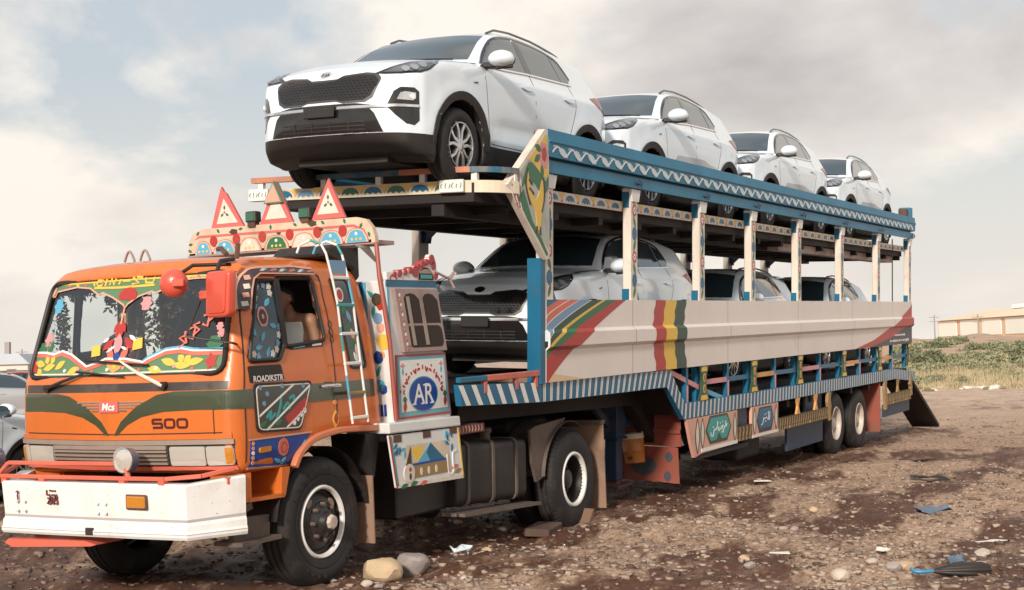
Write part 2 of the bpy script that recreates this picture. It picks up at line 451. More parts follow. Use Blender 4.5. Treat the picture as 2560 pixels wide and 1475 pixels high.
def ground_material():
    m = bpy.data.materials.new('muddy_gravel'); m.use_nodes = True; nt = m.node_tree; b = nt.nodes['Principled BSDF']
    N = nt.nodes.new; L = nt.links.new
    tc = N('ShaderNodeTexCoord')
    def noise(scale, det, rough, st=(1, 1, 1), rot=0.0, dist=0.0):
        mp = N('ShaderNodeMapping'); mp.inputs['Scale'].default_value = st; mp.inputs['Rotation'].default_value = (0, 0, rot)
        L(tc.outputs['Object'], mp.inputs[0]); n = N('ShaderNodeTexNoise'); n.inputs['Scale'].default_value = scale
        n.inputs['Detail'].default_value = det; n.inputs['Roughness'].default_value = rough; n.inputs['Distortion'].default_value = dist
        L(mp.outputs[0], n.inputs['Vector']); return n.outputs['Fac']
    def ramp(src, pts):
        r = N('ShaderNodeValToRGB'); e = r.color_ramp.elements
        while len(e) < len(pts): e.new(.5)
        for el, (p, c) in zip(e, pts): el.position = p; el.color = (*c, 1) if hasattr(c, '__len__') else (c, c, c, 1)
        L(src, r.inputs[0]); return r.outputs[0]
    def mix(f, a, bb, mode='MIX'):
        x = N('ShaderNodeMixRGB'); x.blend_type = mode
        for i, s in ((0, f), (1, a), (2, bb)):
            if isinstance(s, (int, float)): x.inputs[i].default_value = s
            elif isinstance(s, tuple): x.inputs[i].default_value = (*s, 1)
            else: L(s, x.inputs[i])
        return x.outputs[0]
    def math_(op, a, bb):
        x = N('ShaderNodeMath'); x.operation = op; x.use_clamp = True
        for i, s in ((0, a), (1, bb)):
            if isinstance(s, (int, float)): x.inputs[i].default_value = s
            else: L(s, x.inputs[i])
        return x.outputs[0]
    big = noise(0.33, 4, .55, (0.55, 1.0, 1), 0.1, .4)      # wet mud / dry gravel fields, drawn out along the tracks
    mid = noise(1.9, 9, .74, (0.5, 1.0, 1), 0.1)
    fine = noise(17, 8, .72)
    grit = noise(60, 4, .7)
    sm = math_('ADD', math_('MULTIPLY', big, .55), math_('MULTIPLY', mid, .45))
    at_ = N('ShaderNodeAttribute'); at_.attribute_name = 'dryness'
    dry = ramp(math_('ADD', math_('MULTIPLY', at_.outputs['Fac'], .34), math_('MULTIPLY', mid, 1.05)), [(.52, 0.0), (.80, 1.0)])
    vor = N('ShaderNodeTexVoronoi'); vor.inputs['Scale'].default_value = 15; vor.inputs['Randomness'].default_value = 1
    wv = N('ShaderNodeMapping'); L(tc.outputs['Object'], wv.inputs[0]); wv.inputs['Scale'].default_value = (.8, 1, 1)
    dn = N('ShaderNodeMixRGB'); dn.inputs[0].default_value = .06; L(wv.outputs[0], dn.inputs[1])
    nn = N('ShaderNodeTexNoise'); nn.inputs['Scale'].default_value = 9; L(tc.outputs['Object'], nn.inputs['Vector']); L(nn.outputs['Color'], dn.inputs[2])
    L(dn.outputs[0], vor.inputs['Vector'])
    peb = ramp(vor.outputs['Distance'], [(.20, 1.0), (.42, 0.0)])
    pick = N('ShaderNodeSeparateColor'); L(vor.outputs['Color'], pick.inputs[0])
    # more pebbles lie bare where the ground is dry
    thr = math_('SUBTRACT', math_('ADD', pick.outputs[0], math_('MULTIPLY', dry, .55)), .62)
    pm = math_('MULTIPLY', math_('MULTIPLY', peb, ramp(thr, [(.0, 0.0), (.15, 1.0)])), .5)
    mud = mix(ramp(fine, [(.3, 0.0), (.7, 1.0)]), (.056, .024, .0145), (.135, .062, .038))
    dryc = mix(ramp(fine, [(.32, 0.0), (.66, 1.0)]), (.19, .110, .072), (.52, .37, .265))
    col = mix(dry, mud, dryc)
    pc = mix(pick.outputs[1], (.19, .118, .08), (.54, .42, .315))
    col = mix(pm, col, pc)
    col = mix(math_('MULTIPLY', ramp(grit, [(.60, 0.0), (.72, 1.0)]), .35), col, (.36, .28, .22))
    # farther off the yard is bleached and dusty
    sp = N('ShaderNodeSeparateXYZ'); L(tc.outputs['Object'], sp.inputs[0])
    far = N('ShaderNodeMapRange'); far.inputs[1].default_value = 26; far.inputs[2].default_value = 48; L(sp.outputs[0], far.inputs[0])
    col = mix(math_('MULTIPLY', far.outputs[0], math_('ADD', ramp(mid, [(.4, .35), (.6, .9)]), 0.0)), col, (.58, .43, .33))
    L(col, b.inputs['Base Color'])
    L(ramp(dry, [(0, .62), (1, .95)]), b.inputs['Roughness'])
    b.inputs['Specular IOR Level'].default_value = 0.25
    bp = N('ShaderNodeBump'); bp.inputs['Strength'].default_value = .75; bp.inputs['Distance'].default_value = .035
    hh = math_('ADD', math_('MULTIPLY', pm, .35), math_('ADD', math_('MULTIPLY', fine, .4), math_('MULTIPLY', mid, .35)))
    L(hh, bp.inputs['Height']); L(bp.outputs[0], b.inputs['Normal'])
    return m
M_GROUND = ground_material()
def build_ground():
    fine_a = np.linspace(R(YAW-27), R(YAW+27), 460); rest = np.linspace(R(YAW+27), R(YAW-27+360), 60)[1:-1]
    an = np.concatenate([fine_a, rest]); rad = np.concatenate([[0.5, 3], np.geomspace(5, 70, 330), np.geomspace(75, 4000, 24)])
    A, Rr = np.meshgrid(an, rad, indexing='xy')
    X, Y = Rr*np.cos(A), Rr*np.sin(A); Zz = ground_z(X, Y)
    V = np.stack([X, Y, Zz], -1).reshape(-1, 3); na, nr = len(an), len(rad)
    i, j = np.meshgrid(np.arange(nr-1), np.arange(na), indexing='ij'); j2 = (j+1) % na
    Q = np.stack([i*na+j, (i+1)*na+j, (i+1)*na+j2, i*na+j2], -1).reshape(-1, 4)
    me = np_mesh('ground', V, Q, [M_GROUND])
    at_ = me.attributes.new('dryness', 'FLOAT', 'POINT'); at_.data.foreach_set('value', dryness(X, Y).reshape(-1).astype(np.float32))
    o = put('ground', me, None, 'structure')
    c = [tuple(range(na))]
    return o
build_ground()
# ------------------------------------------------------------------ car carrier trailer
C_TEAL = mat('blue_beam_paint', (.007, .165, .29), .45, dirt=.15, dirt_col=(.05, .16, .22), vary=.14, bump=.05, streak=.2, chip=.6)
C_BLUE = mat('blue_paint', (.006, .115, .215), .38, dirt=.25, dirt_col=(.05, .07, .08), vary=.12, chip=.7)
C_NAVY = mat('navy_paint', (.012, .035, .075), .5, dirt=.35)
C_DARK = mat('grimy_chassis_steel', (.014, .010, .009), .7, dirt=.45, dirt_col=(.05, .032, .025))
C_CREAM = mat('cream_paint', (.68, .60, .51), .45, dirt=.3, dirt_col=(.36, .27, .2), vary=.06, streak=.25, chip=.6)
C_PANEL = mat('beige_panel_paint', (.72, .65, .595), .38, dirt=.16, dirt_col=(.40, .32, .25), vary=.05, dscale=1.1, streak=.06, chip=.5, bump=.12, bscale=2.2)
C_WHITE = mat('white_paint', (.74, .72, .68), .4, dirt=.25, dirt_col=(.45, .38, .32), vary=.04)
C_RED = mat('red_paint', (.40, .035, .028), .4, dirt=.15)
C_SALMON = mat('salmon_paint', (.56, .14, .095), .45, dirt=.3, dirt_col=(.25, .10, .07), vary=.1)
C_YEL = mat('yellow_paint', (.72, .46, .07), .45, dirt=.15)
C_GRN = mat('green_paint', (.03, .14, .06), .42, dirt=.1)
C_DGRN = mat('dark_green_paint', (.025, .065, .045), .42)
C_LBLUE = mat('light_blue_paint', (.16, .28, .42), .42)
C_PINK = mat('pink_paint', (.62, .26, .27), .45, dirt=.25)
C_ORNG = mat('orange_rail_paint', (.68, .32, .10), .45, dirt=.3)
C_SLATE = mat('slate_paint', (.055, .058, .068), .45)
C_GOLD = mat('dull_gold_paint', (.30, .19, .07), .5, dirt=.4)
C_BRN = mat('dark_brown_paint', (.06, .04, .022), .55)
C_SKYB = mat('sky_blue_paint', (.10, .36, .52), .42)
C_PEACH = mat('peach_paint', (.62, .33, .24), .45, dirt=.2)
C_TEALG = mat('sea_green_paint', (.04, .30, .29), .42)
C_RUST = mat('rusty_steel', (.12, .055, .035), .8, dirt=.6, dirt_col=(.05, .03, .025), bump=.2)
C_RUB = mat('tyre_rubber', (.013, .011, .0105), .72, dirt=.38, dirt_col=(.065, .045, .035), dscale=5, bump=.12)
C_RIMW = mat('white_wheel_paint', (.52, .44, .375), .45, dirt=.35, dirt_col=(.22, .15, .11), dscale=6)
C_WOOD = mat('weathered_wood', (.20, .12, .075), .85, dirt=.5, vary=.2, bump=.3)
C_TAN = mat('dusty_tan_rubber', (.27, .165, .11), .75, dirt=.5, dirt_col=(.12, .075, .05))

TY0, TY1 = 6.25, 9.02
POST_X = [12.08, 14.175, 16.30, 18.27, 20.42, 22.82, 25.30, 27.80]
trailer = empty('car_carrier_trailer')
tag(trailer, 'two-deck blue and cream painted car carrier trailer loaded with white cars', 'trailer')
FS = f_side(TY0)

# side panel with a raised rib (profile follows z)
PAN = [(1.474, 0.0), (1.79, 0.0), (1.83, .045), (1.965, .045), (2.0, 0.0), (2.295, 0.0)]
def pan_h(z):
    for (z0, h0), (z1, h1) in zip(PAN, PAN[1:]):
        if z <= z1: return h0+(h1-h0)*(z-z0)/(z1-z0)
    return PAN[-1][1]
def pan_bottom(x): return 1.474
def side_panel(y, sgn, name, xs):
    mb = MB()
    rows = [(z, y-sgn*(h+.012)) for z, h in PAN]
    outer = [(x, yy, z) for x in xs for z, yy in rows]; K = len(rows)
    inner = [(x, yy+sgn*.024, z) for x in xs for z, yy in rows]; O = len(outer)
    fs = []
    for i in range(len(xs)-1):
        for j in range(K-1):
            a = i*K+j; fs += [(a, a+K, a+K+1, a+1), (O+a, O+a+1, O+a+K+1, O+a+K)]
        for j in (0, K-1): a = i*K+j; fs.append((a, a+K, O+a+K, O+a))
    for i in (0, len(xs)-1):
        for j in range(K-1): a = i*K+j; fs.append((a, a+1, O+a+1, O+a))
    mb.add(outer+inner, fs)
    return mb.build(name, C_PANEL, trailer)
panel = side_panel(TY0, 1, 'side_panel', list(np.linspace(12.09, 28.0, 12)))
side_panel(TY1, -1, 'side_panel', [12.09, 20, 28.0])
for x in (14.2, 17.3, 20.4, 23.5, 26.4):
    sm_ = MB(); vs_ = [(x+dx, TY0-(h_+.0128), z) for z, h_ in PAN for dx in (-.008, .008)]; sm_.add(vs_, [(2*i, 2*i+1, 2*i+3, 2*i+2) for i in range(len(PAN)-1)]); sm_.build('weld_seam', mat('seam_grey', (.42, .37, .32), .6), panel)
# painted bands on the panel: colour between two x(z) curves
def band_rows(): return sorted(set([round(z, 4) for z, _ in PAN]+list(np.round(np.linspace(1.476, 2.293, 22), 4))))
def paint_band(mb, xl, xr, m, h=.0022, xmin=12.092, xmax=27.998, zmin=1.474):
    Z = band_rows(); vs_ = []; fs = []
    for z in Z:
        a, b = min(max(xl(z), xmin), xmax), min(max(xr(z), xmin), xmax); b = max(a, b); yy = TY0-(pan_h(z)+.012+h)
        vs_ += [(a, yy, z), (b, yy, z)]
    for i in range(len(Z)-1): fs.append((2*i, 2*i+1, 2*i+3, 2*i+2))
    keep = [f for f in fs if max(vs_[f[1]][0]-vs_[f[0]][0], vs_[f[2]][0]-vs_[f[3]][0]) > 1e-4]
    mb.add(vs_, keep, m)
def px2x(px): return (3450*6.25/(.87706*(3170.0-px))-6.25*.48037)/.87706
def arc(tx, lz, p=1.35):
    # curve from (tx, top) down to the left edge at height lz
    return lambda z: 12.06+(tx-12.06)*max(0.0, (z-lz)/(2.295-lz))**p if z > lz else 11.0
T = lambda zx: px2x(1080+zx/3.309)
def lz(zy):
    s = 580+zy/3.309; return 2.25-(s-760)/3450*13.75
C_TANP = mat('sand_paint', (.66, .47, .28), .45)
edges = [(T(1045), lz(640), C_BLUE), (T(1128), lz(708), C_SALMON), (T(1137), lz(718), C_WHITE), (T(1210), lz(790), C_SALMON), (T(1217), lz(800), C_WHITE),
         (T(1308), lz(888), C_LBLUE), (T(1316), lz(896), C_WHITE), (T(1405), lz(960), C_DGRN), (T(1432), lz(1000), C_YEL), (T(1520), lz(1075), C_GRN), (T(1595), 1.40, C_RED)]
mb = MB(); prev = lambda z: 12.092
for tx, l, m_ in edges:
    cur = arc(tx, l); paint_band(mb, prev, cur, m_); prev = cur
paint_band(mb, prev, lambda z: prev(z) if z > 1.555 else max(prev(z), 12.25+(1.555-z)*9.0), C_TANP)
wig = lambda z: .10*math.cos((z-1.93)*3.3)+.012*math.sin(z*31)
for a, b, m_ in ((14.90, 15.20, C_RED), (15.20, 15.54, C_YEL), (15.54, 15.86, C_DGRN)):
    off = lambda z: -.02-.26*math.exp(-((z-1.80)/.25)**2)-.10*(1-math.exp(-((z-2.0)/.4)**2))+(.05 if z < 1.6 else 0)
    paint_band(mb, (lambda a: lambda z: a-.13+.18*abs(z-1.92)**1.5*2.2+.016*math.sin(z*37))(a), (lambda b: lambda z: b-.13+.18*abs(z-1.92)**1.5*2.2+.016*math.sin(z*37))(b), m_)
RZ = [(23.7, 1.474), (25.0, 1.60), (26.2, 1.80), (27.1, 1.99), (27.7, 2.14), (28.0, 2.24), (28.3, 2.35)]
DZ = [(24.6, 1.474), (25.6, 1.55), (26.6, 1.66), (27.3, 1.78), (28.0, 1.86), (28.3, 1.90)]
def inv(Tb):
    def g(z):
        for (x0, z0), (x1, z1) in zip(Tb, Tb[1:]):
            if z <= z1: return x0+(x1-x0)*(z-z0)/(z1-z0)
        return 99
    return g
paint_band(mb, inv(RZ), inv(DZ), C_RED); paint_band(mb, inv(DZ), lambda z: 99 if z < 1.86 else 0, C_SLATE)
# small white lettering in the dark corner
for (u0, u1, z, n) in ((26.55, 27.4, 1.655, 13), (26.2, 27.75, 1.55, 20)):
    for i in range(n):
        u = u0+(u1-u0)*i/n; hh = random.uniform(.02, .05)*(1.4 if i > n*.75 else 1)
        mb.prism([(u, z-hh/2), (u+.035, z-hh/2+.006), (u+.05, z+hh/2), (u+.02, z+hh/2)], FS, .014, .0165, C_WHITE)
mb.build('painted_bands', None, panel)

# posts with painted flowers
def flower_strip(mb, xc, fr, z1, z0, n=9, w=.17, k0=0):
    for i in range(n):
        z = z1+(z0-z1)*(i+.5)/n; k = (i+k0) % 4
        if k == 1:
            mb.prism(ell(xc, z, w*.36, w*.44, 20, wob=.10, k=9), fr, .001, .003, C_RED)
            mb.prism(ell(xc, z, w*.20, w*.26, 12), fr, .001, .0042, C_WHITE)
            mb.prism(ell(xc, z, w*.08, w*.10, 8), fr, .001, .0054, C_RED)
        elif k == 3:
            mb.prism(ell(xc, z, w*.40, w*.50, 20, wob=.06, k=10), fr, .001, .003, C_BLUE)
        else:
            mb.prism(leaf(xc, z, w*.95, w*.34, R(65 if i % 4 == 0 else 115)), fr, .001, .003, C_GRN)
for i, px in enumerate(POST_X):
    pw = .19
    mb = MB(); mb.box(px, px+pw, TY0+.0, TY0+.10, 2.28, 3.55)
    po = mb.build('post', C_CREAM, trailer, bevel=.008)
    # flared head and foot
    cap = MB(); cap.prism([(px+.02, 3.40), (px+pw+.005, 3.40), (px+pw+.055, 3.535), (px-.012, 3.535)], FS, -.10, .014); cap.build('post_cap', C_WHITE, po)
    MB().box(px-.006, px+.05, TY0+.02, TY0+.106, 3.33, 3.54).build('post_socket', C_BLUE, po)
    MB().box(px-.006, px+.04, TY0+.02, TY0+.106, 2.29, 2.42).build('post_socket', C_BLUE, po)
    MB().prism([(px+pw-.01, 2.29), (px+pw+.10, 2.29), (px+pw-.01, 2.46)], FS, -.08, -.02).build('post_gusset', C_BLUE, po)
    fl = MB(); flower_strip(fl, px+pw*.52, FS, 3.50, 2.32, 9, .155, 0); fl.build('painted_flowers', None, po)
FAR_X = [13.95+2.16*i for i in range(7)]
for px in [11.8]+FAR_X:
    if px < 12: continue
    mb = MB(); mb.box(px, px+.22, TY1-.11, TY1, 2.28, 3.56); po = mb.build('post', C_CREAM, trailer, bevel=.008)
    g = MB(); g.prism([(px-.02, 3.28), (px+.30, 3.28), (px+.22, 2.98), (px-.0, 2.98)], f_side(TY1-.12), 0, .02); g.prism([(0, 0), (.34, 0), (0, -.30)], f_gen((px+.1, TY1-.13, 3.28), (0, -1, 0), (0, 0, 1)), -.03, .03)
    g.build('knee_brace', C_NAVY, po)

# long top beams
def beam(y, s, name):
    prof = [(3.548, .0), (3.548, -.035), (3.665, -.035), (3.665, .02), (3.692, .02), (3.70, -.065), (3.835, -.075), (3.845, -.088), (3.862, -.088), (3.87, -.07), (3.97, -.06), (3.97, .05), (3.60, .06)]
    mb = MB(); xs = [12.03]+[12.03+(28.06-12.03)*k/8 for k in range(1, 9)]; K = len(prof)
    vs_ = [(x, y+s*o, z) for x in xs for z, o in prof]
    fs = [tuple(range(K))[::-1], tuple((len(xs)-1)*K+j for j in range(K))]
    for i in range(len(xs)-1):
        for j in range(K): a = i*K+j; b = i*K+(j+1) % K; fs.append((a, b, b+K, a+K))
    mb.add(vs_, fs)
    return mb.build(name, C_TEAL, trailer)
bm_near = beam(TY0, 1, 'top_beam'); beam(TY1, -1, 'top_beam')
mb = MB(); C_WAVE = mat('pale_wave_paint', (.50, .60, .64), .45, dirt=.3, dirt_col=(.15, .25, .3)); C_WAVEL = mat('chalk_wave_paint', (.66, .68, .68), .45)
FB = f_side(TY0-.071)
x = 12.11; per = .335
while x < 27.75:
    c = [(x+per*t, 3.768+.042*math.sin(2*math.pi*t-.5)) for t in np.linspace(0, 1, 12)]
    mb.prism(ribbon(c, .019), FB, .001, .0040, C_WAVEL)
    sh = [(x+per*.40, 3.782), (x+per*.52, 3.742), (x+per*.74, 3.712), (x+per*1.0, 3.716), (x+per*.95, 3.752), (x+per*.76, 3.795), (x+per*.58, 3.812)]
    mb.prism([(p[0]+random.uniform(-.006, .006), p[1]+random.uniform(-.004, .004)) for p in sh[::-1]], FB, .001, .0030, C_WAVE)
    mb.prism([(x+per*.05, 3.80), (x+per*.22, 3.812), (x+per*.40, 3.80), (x+per*.30, 3.828), (x+per*.06, 3.832)], FB, .001, .0030, C_WAVE)
    x += per
mb.build('painted_waves', None, bm_near)
for px in POST_X[1:]:
    h = MB(); h.tube([(px+.09, TY0-.085, 3.56), (px+.09, TY0-.10, 3.61), (px+.10, TY0-.06, 3.64)], .012, 6); h.tube([(px+.05, TY0-.04, 3.60), (px+.14, TY0-.05, 3.60)], .016, 6); h.build('lashing_hook', C_NAVY, trailer)
mb = MB(); mb.box(27.60, 27.78, TY0+.0, TY0+.16, 3.93, 4.13); mb.build('stop_block', C_RUST, trailer, bevel=.01)
mb = MB(); mb.box(27.84, 28.05, TY0-.02, TY0+.2, 3.9, 4.17); mb.build('stop_post', C_TEAL, trailer, bevel=.01)
mb = MB(); mb.box(28.0, 28.1, TY0+.02, TY0+.12, 3.10, 3.30); mb.build('tail_lamp_box', C_NAVY, trailer, bevel=.008)
mb = MB(); mb.tube([(26.85, TY0+.1, 3.5), (26.85, TY0+.1, 2.3)], .011, 6); mb.build('hanging_cable', C_DARK, trailer)

# painted gable plate at the front of the beam
gp = [(11.215, 3.365), (11.96, 3.96), (12.055, 3.96), (12.075, 2.70), (12.02, 2.68)]
mb = MB(); mb.prism(gp, f_side(TY0-.03), -.05, .03); gable = mb.build('gable_plate', C_CREAM, trailer, bevel=.006)
mb = MB(); F2 = f_side(TY0-.06)
C_SAGE = mat('sage_paint', (.40, .42, .38), .5, vary=.1, dirt=.2)
mb.prism([(11.28, 3.37), (11.96, 3.90), (12.03, 3.90), (12.05, 2.78), (12.02, 2.80)], F2, .0, .002, C_SAGE)
mb.prism([(11.62, 3.63), (11.95, 3.89), (12.03, 3.89), (12.03, 3.48), (11.86, 3.50), (11.75, 3.60)], F2, 0, .0035, C_YEL)
mb.prism(smooth_pts([(11.48, 3.36), (11.62, 3.60), (11.80, 3.56), (11.97, 3.45), (12.03, 3.52), (12.03, 3.38), (11.90, 3.32), (11.72, 3.42), (11.56, 3.40)], 4, True), F2, 0, .005, C_GRN)
mb.prism([(11.42, 3.25), (11.52, 3.34), (11.70, 3.05), (11.90, 2.88), (12.03, 2.74), (12.0, 2.72), (11.85, 2.86), (11.6, 3.06)], F2, 0, .005, C_GRN)
mb.prism(ell(11.93, 3.70, .10, .13, 20, wob=.12, k=6), F2, 0, .006, C_PINK); mb.prism(ell(11.94, 3.71, .05, .07, 14, wob=.1, k=5), F2, 0, .0075, C_RED)
for a, u, v in ((30, 11.80, 3.66), (100, 11.90, 3.54), (160, 11.82, 3.76)): mb.prism(leaf(u, v, .14, .07, R(a)), F2, 0, .0065, C_GRN)
# stooping bird
mb.prism(smooth_pts([(11.60, 3.54), (11.66, 3.36), (11.74, 3.26), (11.82, 3.30), (11.90, 3.46), (11.93, 3.32), (11.90, 3.12), (11.86, 2.98), (11.80, 2.98), (11.76, 3.14), (11.66, 3.24), (11.58, 3.38)], 4, True), F2, 0, .0065, C_YEL)
for q in ([(11.60, 3.55), (11.57, 3.38), (11.66, 3.20)], [(11.93, 3.48), (11.95, 3.30), (11.89, 3.14)], [(11.62, 3.44), (11.70, 3.40)], [(11.63, 3.36), (11.73, 3.31)], [(11.80, 3.0), (11.77, 2.93)], [(11.86, 3.0), (11.87, 2.92)]):
    mb.prism(ribbon(smooth_pts(q, 4), .022), F2, 0, .008, C_BRN)
for i in range(7):
    mb.prism(ribbon(smooth_pts([(11.27+.03*i, 3.35+.025*i), (11.32+.03*i, 3.26), (11.38+.028*i, 3.20-.012*i)], 4), .010), F2, 0, .004, C_RED if i % 2 else C_WHITE)
mb.build('painted_bird_scene', None, gable)

# upper deck
mb = MB(); mb.box(11.02, 28.0, TY0+.19, TY1-.19, 3.20, 3.375); mb.build('upper_deck', C_DARK, trailer)
for k, x in enumerate(np.arange(11.6, 28, 1.08)):
    mb = MB(); mb.box(x, x+.10, TY0+.2, TY1-.2, 3.12, 3.205); mb.build('cross_beam', C_DARK, trailer)
for yy in (6.85, 8.40):
    mb = MB(); mb.box(11.05, 28.0, yy-.07, yy+.07, 3.08, 3.20); mb.build('deck_girder', C_DARK, trailer)
# cream edge strips with blue arches
def arch_decal(mb, fr, u, v, w, h, m1, flip=1):
    top = [(u+w*.5*math.cos(t), v+h*math.sin(t)**.8) for t in np.linspace(0, math.pi, 11)]
    zig = [(u-w*.5+w*k/6, v+(h*.28 if k % 2 else 0)) for k in range(1, 6)]
    mb.prism(top+zig, fr, .0005, .0025, m1)
def strip_side(x0, x1):
    mb = MB(); mb.box(x0, x1, TY0+.10, TY0+.135, 3.29, 3.398); o = mb.build('deck_edge_strip', C_CREAM, trailer)
    d = MB(); fr = f_side(TY0+.10); n = max(3, int((x1-x0)/.32))
    for k in range(n):
        u = x0+(x1-x0)*(k+.5)/n; w_ = (x1-x0)/n
        arch_decal(d, fr, u, 3.305, w_*.52, .07, C_BLUE)
        d.prism([(u+w_*.30, 3.392), (u+w_*.68, 3.392), (u+w_*.5, 3.325)], fr, .0005, .0025, C_YEL)
        d.prism([(u+w_*.42, 3.30), (u+w_*.56, 3.30), (u+w_*.50, 3.335)], fr, .0005, .0035, C_SALMON)
    d.build('painted_arches', None, o)
for a, b in zip(POST_X, POST_X[1:]): strip_side(a+.20, b-.005)
mb = MB(); mb.box(20.4, 27.7, 6.55, 6.72, 3.07, 3.19); mb.build('deck_runner', mat('faded_pink_steel', (.42, .33, .30), .6, dirt=.5, dirt_col=(.15, .08, .06)), trailer)
# front of the deck: painted board and rail, rounded at the near corner
def fcurve(off, n=10):
    pts = [(11.0-off, TY1+.02-.0)]
    r = .42; cx, cy = 11.0-off+r, 6.17+r
    pts += [(11.0-off, 8.2), (11.0-off, 7.4)]
    for k in range(n+1):
        t = math.pi+ (math.pi/2*.86)*k/n; pts.append((cx+r*math.cos(t), cy+r*math.sin(t)))
    pts.append((11.40, 6.165))
    return pts
C_FRB = mat('cream_board_paint', (.66, .57, .43), .5, dirt=.3, dirt_col=(.4, .3, .2), vary=.08)
def sweep(pts, z0, z1, th, m_, name):
    mb = MB(); N = len(pts); P = [Vector((p[0], p[1], 0)) for p in pts]; vs_ = []
    for i, p in enumerate(P):
        d = (P[min(i+1, N-1)]-P[max(i-1, 0)]).normalized(); n = Vector((d.y, -d.x, 0))
        for o, z in ((0, z0), (0, z1), (-th, z1), (-th, z0)): vs_.append((p.x-n.x*o*-1, p.y-n.y*o*-1, z))
    fs = [(0, 1, 2, 3), tuple(4*(N-1)+k for k in (3, 2, 1, 0))]
    for i in range(N-1):
        for k in range(4): a = 4*i+k; b = 4*i+(k+1) % 4; fs.append((a, a+4, b+4, b))
    return mb.add(vs_, fs).build(name, m_, trailer)
FC = fcurve(0)
brd = sweep(FC, 3.285, 3.398, .05, C_FRB, 'front_board')
C_RAIL = mat('flaking_rail_paint', (.50, .20, .11), .55, dirt=.55, dirt_col=(.06, .13, .18), dscale=1.6, bump=.1)
_fr = fcurve(.01); _fr = [_fr[0], (_fr[0][0], 8.45), (_fr[0][0], 7.25), (_fr[0][0], 6.95)]+_fr[3:]
C_RAILB = mat('flaking_blue_rail', (.02, .11, .17), .55, dirt=.5, dirt_col=(.42, .24, .14), dscale=4, bump=.1)
for a_, b_, m_ in ((0, 2, C_RAIL), (1, 3, C_RAILB), (2, 7, C_RAIL), (6, len(_fr), C_RAILB)): sweep(_fr[a_:b_], 3.472, 3.525, .07, m_, 'front_rail')
for (xx, yy) in ((11.03, 8.93), (11.03, 8.15), (11.03, 7.5), (11.03, 7.0), (11.06, 6.45), (11.36, 6.21)):
    mb = MB(); mb.box(xx-.022, xx+.022, yy-.03, yy+.03, 3.395, 3.474); mb.build('rail_stanchion', C_WHITE, trailer)
d = MB(); fr = f_front(10.998)
for k in range(8):
    u = 8.62-.262*k*1.02
    arch_decal(d, fr, u, 3.305, .20, .075, (C_BLUE, C_GRN)[k % 2] if k != 1 else C_LBLUE)
    d.prism(ribbon([(u+.135*math.cos(t), 3.302+.09*math.sin(t)) for t in np.linspace(.15, math.pi-.15, 12)], .007), fr, .0004, .0024, C_PEACH)
    d.prism([(u-.19, 3.39), (u-.08, 3.39), (u-.13, 3.315)], fr, .0004, .002, C_YEL)
for k in range(7): d.prism(ribbon([(8.98-.022*k, 3.335), (8.985-.022*k, 3.345+random.uniform(.0, .02))], .008), fr, .0004, .0024, C_BRN)
d.build('painted_arches', None, brd)
for y0, y1, name in ((8.80, 9.045, 'number_plate'), (6.52, 6.78, 'number_plate')):
    mb = MB(); mb.box(10.955, 10.99, y0, y1, 3.285, 3.405); o = mb.build(name, C_WHITE, trailer, bevel=.006)
    d = MB(); fr = f_front(10.955)
    for k in range(6):
        u = y0+.03+(y1-y0-.06)*k/5
        d.prism(ribbon(smooth_pts([(u, 3.325), (u+.012*(k % 3-1), 3.35), (u-.008, 3.372-.01*(k % 2))], 3), .007), fr, .0004, .0024, C_BRN)
    d.build('lettering', None, o)

# lower deck, gooseneck and chassis
BT = [(10.46, 1.535), (12.05, 1.482), (15.35, 1.464), (15.83, 1.036), (26.7, 1.012), (28.40, .885)]
BB = [(10.50, 1.345), (12.05, 1.285), (15.25, 1.262), (15.80, .838), (26.7, .815), (28.32, .70)]
mb = MB(); mb.prism(BT+BB[::-1], f_side(TY0+.01), -.06, .0); sb = mb.build('side_band', C_BLUE, trailer)
mb = MB(); mb.prism(BT+BB[::-1], f_side(TY1-.01), -.0, .06); mb.build('side_band', C_BLUE, trailer)
d = MB(); fr = f_side(TY0+.01)
def lerp_poly(P, i, t): return (P[i][0]+(P[i+1][0]-P[i][0])*t, P[i][1]+(P[i+1][1]-P[i][1])*t)
for seg, n, sl in ((0, 7, -.085), (1, 22, 0), (2, 5, 0), (3, 76, 0), (4, 12, 0)):
    LT = BT[seg+1][0]-BT[seg][0]
    for k in range(n):
        if seg == 0: parts = ((.12, .50),)
        else: parts = ((.10, .23), (.28, .46))
        for a, b in parts:
            t0, t1 = (k+a)/n, (k+b)/n; s_ = sl/LT if seg == 0 else 0
            q = [lerp_poly(BB, seg, t0-s_*.6), lerp_poly(BB, seg, t1-s_*.6), lerp_poly(BT, seg, t1+s_*.6), lerp_poly(BT, seg, t0+s_*.6)]
            if seg == 0 and q[1][0] > 12.06: continue
            q = [(p[0], p[1]-.004 if i > 1 else p[1]+.004) for i, p in enumerate(q)]
            d.add([fr(u, v, .0022) for u, v in q], [(0, 1, 2, 3)], C_WHITE)
d.build('painted_stripes', None, sb)
mb = MB(); mb.box(10.75, 15.3, TY0+.08, TY1-.08, 1.36, 1.44); mb.box(15.86, 27.9, TY0+.08, TY1-.08, .90, .975)
mb.prism([(15.30, 1.44), (15.86, .975), (15.86, .88), (15.30, 1.34)], lambda u, v, h: (u, h, v), TY0+.08, TY1-.08)
mb.build('lower_deck', C_DARK, trailer)
for yy in (6.85, 8.4):
    mb = MB(); mb.prism([(11.3, 1.36), (15.30, 1.36), (15.86, .90), (27.6, .90), (27.6, .62), (16.1, .50), (15.4, 1.02), (11.3, 1.12)], lambda u, v, h: (u, h, v), yy-.07, yy+.07)
    mb.build('chassis_girder', C_DARK, trailer)
